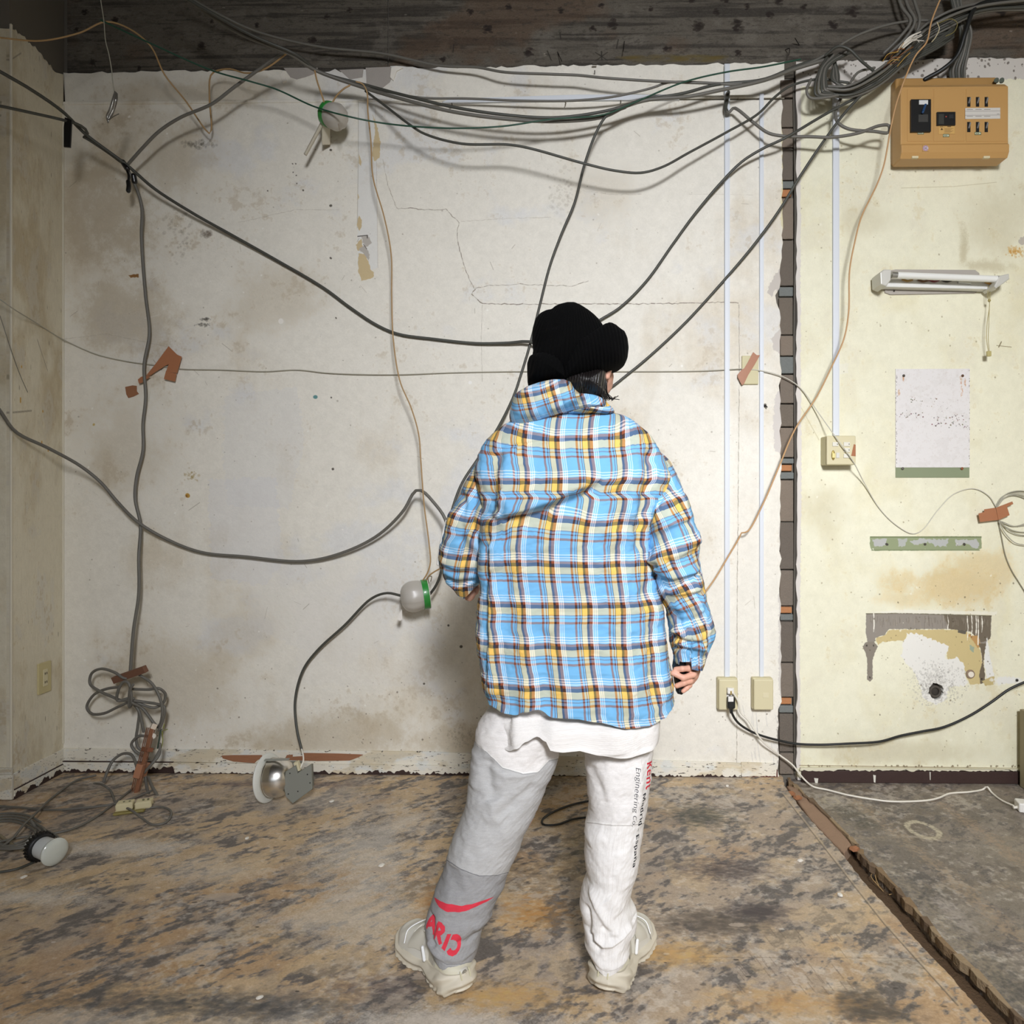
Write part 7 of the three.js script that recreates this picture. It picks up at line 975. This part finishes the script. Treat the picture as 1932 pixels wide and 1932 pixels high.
  const DL = creases([[[[926, 1430], [930, 1480], [944, 1512]], -0.006, 10], [[[938, 1540], [955, 1528], [990, 1500], [1015, 1478]], -0.007, 8, 14], [[[935, 1505], [944, 1530], [960, 1545]], 0.007, 14], [[[900, 1430], [898, 1500]], 0.004, 12], [[[860, 1640], [872, 1690]], -0.004, 12], [[[912, 1770], [890, 1778], [868, 1776]], -0.006, 6, 8], [[[930, 1752], [900, 1760]], 0.006, 12], [[[822, 1735], [826, 1756], [822, 1776], [832, 1790]], -0.008, 5, 7], [[[812, 1790], [840, 1806], [880, 1812], [904, 1806]], 0.003, 10, 3, 0.02], [[[850, 1725], [880, 1735], [915, 1735]], -0.004, 12], [[[912, 1440], [960, 1462], [1010, 1460]], 0.003, 5]]);
  const hemL = (x) => x < 853 ? lerp(1806, 1833, clamp((x - 806) / 47)) : lerp(1833, 1828, clamp((x - 853) / 45));
  const bm = { roughness: 0.92, side: THREE.DoubleSide, bumpMap: weaveBump, bumpScale: 0.0005 };
  sub('trouser_leg', sheath(LL, { n: NN, nT: 140, nR: 200, disp: DL, hem: hemL, uv: 'unit', noise: 0.0026, seed: 0.8 }), new THREE.MeshStandardMaterial({ map: texOf(cL), ...bm }), trousers, 'grey heather leg with cream hip panel and red print');
  // right leg
  const cR = paint(W, H, heather([234, 230, 226], [224, 220, 215], 0.7, 2.5, 5)), gR = cR.getContext('2d'), mR = mapper(RL, NN, W, H), yR = (py) => mR(1160, py)[1];
  const ribTile = paint(W, 1000, (x, y) => { const s = fs(fStreakV, x * 4, y * 1.2), g = fs(fGrain, x * 2, y * 1.2); let o = mix3([239, 236, 232], [229, 225, 220], clamp((s - 0.45) * 2.2)); const n = (g - 0.5) * 12; return [o[0] + n, o[1] + n, o[2] + n]; });
  gR.save(); gR.beginPath(); gR.rect(0, yR(1556), W, H); gR.clip(); gR.drawImage(ribTile, 0, yR(1556)); gR.restore();
  linePx(gR, mR, [[1110, 1552], [1140, 1557], [1180, 1558], [1217, 1553]], 5, 'rgba(180,174,168,0.8)'); linePx(gR, mR, [[1108, 1549], [1140, 1554], [1180, 1555], [1217, 1550]], 3, 'rgba(248,246,242,0.9)');
  linePx(gR, mR, [[1204, 1432], [1203, 1500], [1200, 1560]], 3, 'rgba(200,194,188,0.7)'); linePx(gR, mR, [[1102, 1805], [1125, 1822], [1155, 1825], [1186, 1814]], 3, 'rgba(190,186,182,0.8)');
  const txt = (str, px, py, size, font, col, len, lean = 0) => { const [x, y] = mR(px, py), [, y2] = mR(px, py + len); gR.save(); gR.translate(x, y); gR.rotate(Math.PI / 2 + lean); gR.font = `${font} ${size}px sans-serif`; const w = gR.measureText(str).width; gR.scale((y2 - y) / w, 1.35); gR.fillStyle = col; gR.fillText(str, 0, size * 0.35); gR.restore(); };
  txt('Engineering Co.', 1196, 1446, 34, 'italic', '#4c4b4f', 112, 0.0); txt('Madrid - España', 1208.5, 1495, 44, 'bold', '#1d1d22', 116, 0.0); txt('Kent', 1221, 1433, 100, 'bold italic', '#d52b3d', 50, 0.0);
  const DR = creases([[[[1112, 1450], [1128, 1490], [1140, 1520]], -0.005, 9], [[[1104, 1600], [1116, 1590], [1140, 1580]], 0.004, 12], [[[1110, 1680], [1126, 1715], [1150, 1756], [1170, 1760]], 0.007, 10, 5], [[[1106, 1715], [1109, 1748], [1106, 1765], [1120, 1782], [1132, 1796]], -0.012, 5, 6], [[[1115, 1765], [1135, 1780], [1150, 1778], [1190, 1752]], 0.010, 8, 4], [[[1130, 1745], [1150, 1757]], -0.006, 5], [[[1190, 1748], [1196, 1744], [1194, 1790]], 0.008, 8], [[[1140, 1690], [1170, 1720]], 0.004, 14], [[[1102, 1806], [1130, 1822], [1160, 1824], [1184, 1816]], 0.003, 10, 3, 0.02], [[[1160, 1600], [1180, 1680]], 0.004, 16], [[[1202, 1440], [1200, 1530]], 0.004, 6]]);
  const hemRL = (x) => x < 1139 ? lerp(1812, 1841, clamp((x - 1100) / 39)) : lerp(1841, 1822, clamp((x - 1139) / 44));
  sub('trouser_leg', sheath(RL, { n: NN, nT: 140, nR: 200, disp: DR, hem: hemRL, uv: 'unit', noise: 0.0026, seed: 0.45 }), new THREE.MeshStandardMaterial({ map: texOf(cR), ...bm }), trousers, 'off-white leg with ribbed calf panel and printed lettering');
}
// ---- chunky sneakers
function shoe(heelPx, toePx, flip) {
  const g = new THREE.Group(); g.name = 'shoe'; person.add(g); g.userData.label = flip > 0 ? 'beige chunky sneaker on the off-white trouser leg' : 'beige chunky sneaker on the grey trouser leg';
  const h = floorAt(...heelPx), t = floorAt(...toePx), dir = V3(t.x - h.x, 0, t.z - h.z).normalize(); g.position.set(h.x + dir.x * 0.012, 0, h.z + dir.z * 0.012); g.rotation.y = Math.atan2(dir.x, dir.z);
  const Lf = 0.285, key = (pts, z) => { for (let i = 0; i + 1 < pts.length; i++) if (z <= pts[i + 1][0]) return lerp(pts[i][1], pts[i + 1][1], sstep(pts[i][0], pts[i + 1][0], z)); return pts[pts.length - 1][1]; };
  const half = (z) => { const w = key([[0, 0.036], [0.03, 0.047], [0.07, 0.047], [0.125, 0.040], [0.19, 0.053], [0.225, 0.053], [0.265, 0.043], [Lf, 0.030]], z), e = Math.min(1, Math.sqrt(Math.max(0, 1 - ((0.045 - z) / 0.045) ** 2 * (z < 0.045 ? 1 : 0)))), f = z > Lf - 0.05 ? Math.sqrt(Math.max(0, 1 - ((z - (Lf - 0.05)) / 0.05) ** 2)) : 1; return Math.max(0.0005, w * e * f); };
  const sole = [], top = (z) => key([[0, 0.054], [0.04, 0.054], [0.10, 0.044], [0.15, 0.036], [0.22, 0.034], [Lf, 0.040]], z), bot = (z) => key([[0, 0.016], [0.03, 0.002], [0.09, 0.0005], [0.125, 0.010], [0.16, 0.0005], [0.23, 0.001], [Lf, 0.022]], z);
  const NZ = 110, NV = 26, pos = [], idx = [];
  const outline = []; for (let i = 0; i <= NZ; i++) outline.push([1, Lf * (0.5 - 0.5 * Math.cos(Math.PI * i / NZ))]); for (let i = NZ - 1; i > 0; i--) outline.push([-1, Lf * (0.5 - 0.5 * Math.cos(Math.PI * i / NZ))]);
  const K = outline.length;
  for (let v = 0; v <= NV; v++) { const q = v / NV; for (let k = 0; k < K; k++) { const [s, z] = outline[k], y = lerp(bot(z), top(z), q), w = half(z); let o = 0.004 * Math.sin(Math.PI * q) + 0.002; const ph = q * 9 + z * 46 - Math.abs(z - 0.06) * 60; o += 0.0034 * Math.sin(ph) * sstep(0.05, 0.2, q) * sstep(1, 0.85, q); if (q < 0.35) o += 0.0018 * Math.sign(Math.sin(z * 330 + q * 4)) * (1 - q / 0.35); o -= 0.006 * sstep(0.8, 1, q) + 0.003 * sstep(0.12, 0, q); const dz = z < 0.02 ? -o * (1 - z / 0.02) : z > Lf - 0.03 ? o * (z - Lf + 0.03) / 0.03 : 0; pos.push(s * Math.max(0, w + (w > 0.004 ? o : 0)), y, z + dz); } }
  for (let v = 0; v < NV; v++) for (let k = 0; k < K; k++) { const a = v * K + k, b = v * K + (k + 1) % K, c = a + K, d = b + K; idx.push(a, b, c, b, d, c); }
  const b0 = pos.length / 3; pos.push(0, 0.002, Lf / 2); for (let k = 0; k < K; k++) idx.push(b0, (k + 1) % K, k); const t0 = pos.length / 3; pos.push(0, 0.036, Lf / 2); for (let k = 0; k < K; k++) idx.push(t0, NV * K + k, NV * K + (k + 1) % K);
  const sg = new THREE.BufferGeometry(); sg.setAttribute('position', new THREE.BufferAttribute(new Float32Array(pos), 3)); sg.setIndex(idx); sg.computeVertexNormals(); sg.setAttribute('uv', new THREE.BufferAttribute(new Float32Array(pos.length / 3 * 2), 2));
  const soleM = mat(0xd3cab6, 0.55), upM = mat(0xd3cebf, 0.6), overM = mat(0xdad6c8, 0.5), trimM = mat(0xcfc9a8, 0.55), wht = phys(0xf4f4f2, 0.25, { clearcoat: 0.5 });
  sub('sole', sg, soleM, g);
  // upper
  const H = (z) => key([[0, 0.060], [0.05, 0.074], [0.11, 0.108], [0.15, 0.100], [0.20, 0.078], [0.25, 0.064], [Lf, 0.044]], z), up = (z0, z1, grow, nz, cut = 0, lo = 0) => { const P = [], I = [], NA = 36; for (let i = 0; i <= nz; i++) { const z = lerp(z0, z1, i / nz), w = half(clamp(z, 0.004, Lf - 0.006)) - (z < 0.12 ? 0.010 : 0.003) + grow, yb = top(z) - 0.012, hh = H(z) - yb + grow; for (let a = 0; a <= NA; a++) { const an = lerp(lo, Math.PI - lo, a / NA), cx = unsign(Math.cos(an), 0.8), sy = unsign(Math.sin(an), 0.85); const wr = 1 + 0.015 * Math.sin(an * 7 + z * 90); P.push(w * cx * wr, yb + hh * sy, z); } } const WW = NA + 1; for (let i = 0; i < nz; i++) for (let a = 0; a < NA; a++) { const p = i * WW + a; I.push(p, p + 1, p + WW, p + 1, p + WW + 1, p + WW); } const q = new THREE.BufferGeometry(); q.setAttribute('position', new THREE.BufferAttribute(new Float32Array(P), 3)); q.setIndex(I); q.computeVertexNormals(); q.setAttribute('uv', new THREE.BufferAttribute(new Float32Array(P.length / 3 * 2), 2)); return q; };
  sub('upper', up(0.006, Lf - 0.006, 0, 70), new THREE.MeshStandardMaterial({ color: 0xdad6ca, roughness: 0.6, side: THREE.DoubleSide }), g);
  const ds = { side: THREE.DoubleSide }; sub('toe_overlay', up(0.205, Lf - 0.012, 0.0025, 24), mat(0xdcd8cb, 0.5, ds), g); sub('heel_counter', up(0.01, 0.075, 0.003, 20, 0, 0.0), mat(0xd6d0ba, 0.55, ds), g); sub('eyestay', up(0.135, 0.185, 0.0035, 16, 0, 0.35), mat(0xcfcabb, 0.55, ds), g); sub('side_panel', up(0.085, 0.125, 0.002, 12), mat(0xc6c1b3, 0.6, ds), g);
  const edge = (s) => tube([[0.118, 0.046], [0.122, 0.058], [0.127, 0.072]].map(([z, y]) => V3(s * (half(z) + 0.002), y, z)), 0.0042, 14, 8); sub('reflective_tab', edge(-1), wht, g); sub('reflective_tab', edge(1), wht, g);
  sub('toe_piping', tube([V3(-0.052, 0.052, 0.20), V3(-0.036, 0.074, 0.21), V3(0, 0.088, 0.2), V3(0.036, 0.074, 0.21), V3(0.052, 0.052, 0.20)], 0.0016, 30, 6), wht, g);
  for (const x of [-0.012, 0.012]) sub('pull_loop', tube([V3(x, 0.046, -0.002), V3(x, 0.054, 0.001), V3(x, 0.060, 0.006)], 0.0018, 10, 6), trimM, g);
  for (let i = 0; i < 4; i++) sub('lace', tube([V3(-0.026, 0.098 - i * 0.008, 0.145 + i * 0.016), V3(0, 0.110 - i * 0.009, 0.145 + i * 0.016), V3(0.026, 0.098 - i * 0.008, 0.145 + i * 0.016)], 0.003, 12, 6), overM, g);
  return g;
}
shoe([884, 1886], [768, 1774], -1); shoe([1134, 1886], [1206, 1762], 1);
// ---- black knit hat with turned-up cuff, and the hair below it
{
  const knit = new THREE.MeshPhysicalMaterial({ color: 0x040404, roughness: 1, specularIntensity: 0.25, bumpMap: weaveBump, bumpScale: 0.001 });
  const rib = (cx, cy, k, a) => (x, y) => a * Math.sin(Math.atan2(x - cx, y - cy) * k);
  const dent = creases([[[[1043, 584], [1040, 610], [1046, 640]], -0.006, 10]]), rb = rib(1080, 500, 150, 0.0016);
  const hat = sub('knit_hat', cushion([[1004, 641], [1005, 621], [1010, 604], [1018, 594], [1030, 588], [1041, 586], [1046, 581], [1054, 577], [1070, 573], [1084, 573], [1097, 579], [1111, 588], [1121, 596], [1131, 606], [1139, 618], [1147, 640], [1148, 681], [1135, 704], [1081, 719], [1041, 724], [1006, 726], [1001, 700], [1003, 680], [1006, 662]], [1075, 650], 1.165, 0.112, 0.112, { disp: (x, y) => rb(x, y) + dent(x, y), nT: 240, nR: 60, pw: 0.5 }), knit, person, 'black ribbed knit hat with turned-up cuff');
  const ribV = (x, y) => 0.0016 * Math.sin((x - y * 0.15) * 0.95);
  sub('hat_cuff', cushion([[1071, 650], [1100, 640], [1128, 626], [1139, 618], [1151, 614], [1162, 619], [1170, 626], [1178, 631], [1183, 643], [1185, 660], [1183, 678], [1178, 689], [1169, 696], [1155, 702], [1135, 711], [1095, 723], [1060, 728], [1058, 708], [1064, 680]], [1118, 670], 1.165, 0.128, 0.12, { disp: ribV, nT: 240, nR: 60, pw: 0.4 }), knit, hat);
  sub('ear_flap', cushion([[996, 728], [995, 705], [995, 689], [999, 677], [1007, 673], [1030, 668], [1060, 672], [1072, 690], [1070, 722], [1041, 726], [1015, 730]], [1030, 700], 1.165, 0.114, 0.11, { disp: (x, y) => ribV(x * 0.9 + y * 0.4, y), nT: 200, nR: 40, pw: 0.42 }), knit, hat);
  const hairM = phys(0x14100f, 0.42, { clearcoat: 0.15 });
  const hair = sub('hair', cushion([[1058, 716], [1090, 704], [1130, 696], [1143, 700], [1144, 722], [1142, 740], [1147, 752], [1134, 757], [1105, 752], [1078, 748], [1062, 734]], [1110, 728], 1.165, 0.098, 0.09, { pw: 0.45, disp: (x, y) => 0.002 * Math.sin(x * 1.3 + y * 0.2) }), hairM, person, 'black straight hair below the hat');
  const R = rng(121), st = []; for (let i = 0; i < 46; i++) { const x = 1096 + R() * 50, z = 1.22 + R() * 0.035 - (x - 1096) * 0.0006, e = sstep(1118, 1146, x); st.push(tube([at(x - 6, 702 + R() * 6, z), at(x - 2 + R() * 3, 722, z + 0.004), at(x + R() * 4, 740, z), at(x + e * (6 + R() * 8), 750 + R() * 6, z - 0.01), at(x + e * (8 + R() * 16), 750 + R() * 10 - e * R() * 6, z - 0.02)], 0.0011, 14, 5)); }
  const strands = sub('hair_strands', merge(st), hairM, hair); strands.userData.kind = 'stuff';
}
// ---- phone in the right hand
{
  const t = thing('phone', 'black phone held low in the right hand of the person', 'phone');
  part('case', slab(pxPoly([[1276, 1238], [1293, 1236], [1296, 1262], [1293, 1298], [1297, 1303], [1287, 1312], [1279, 1310], [1277, 1290], [1272, 1262]], 1.256), 1.222, 1.256, 0.005), mat(0x0c0c0d, 0.4), t);
  part('seam', slab(pxPoly([[1281, 1300], [1293, 1301], [1288, 1308], [1281, 1306]], 1.2566), 1.2555, 1.2568, 0.0004), mat(0x161617, 0.6), t);
}

renderer.render(scene, camera);
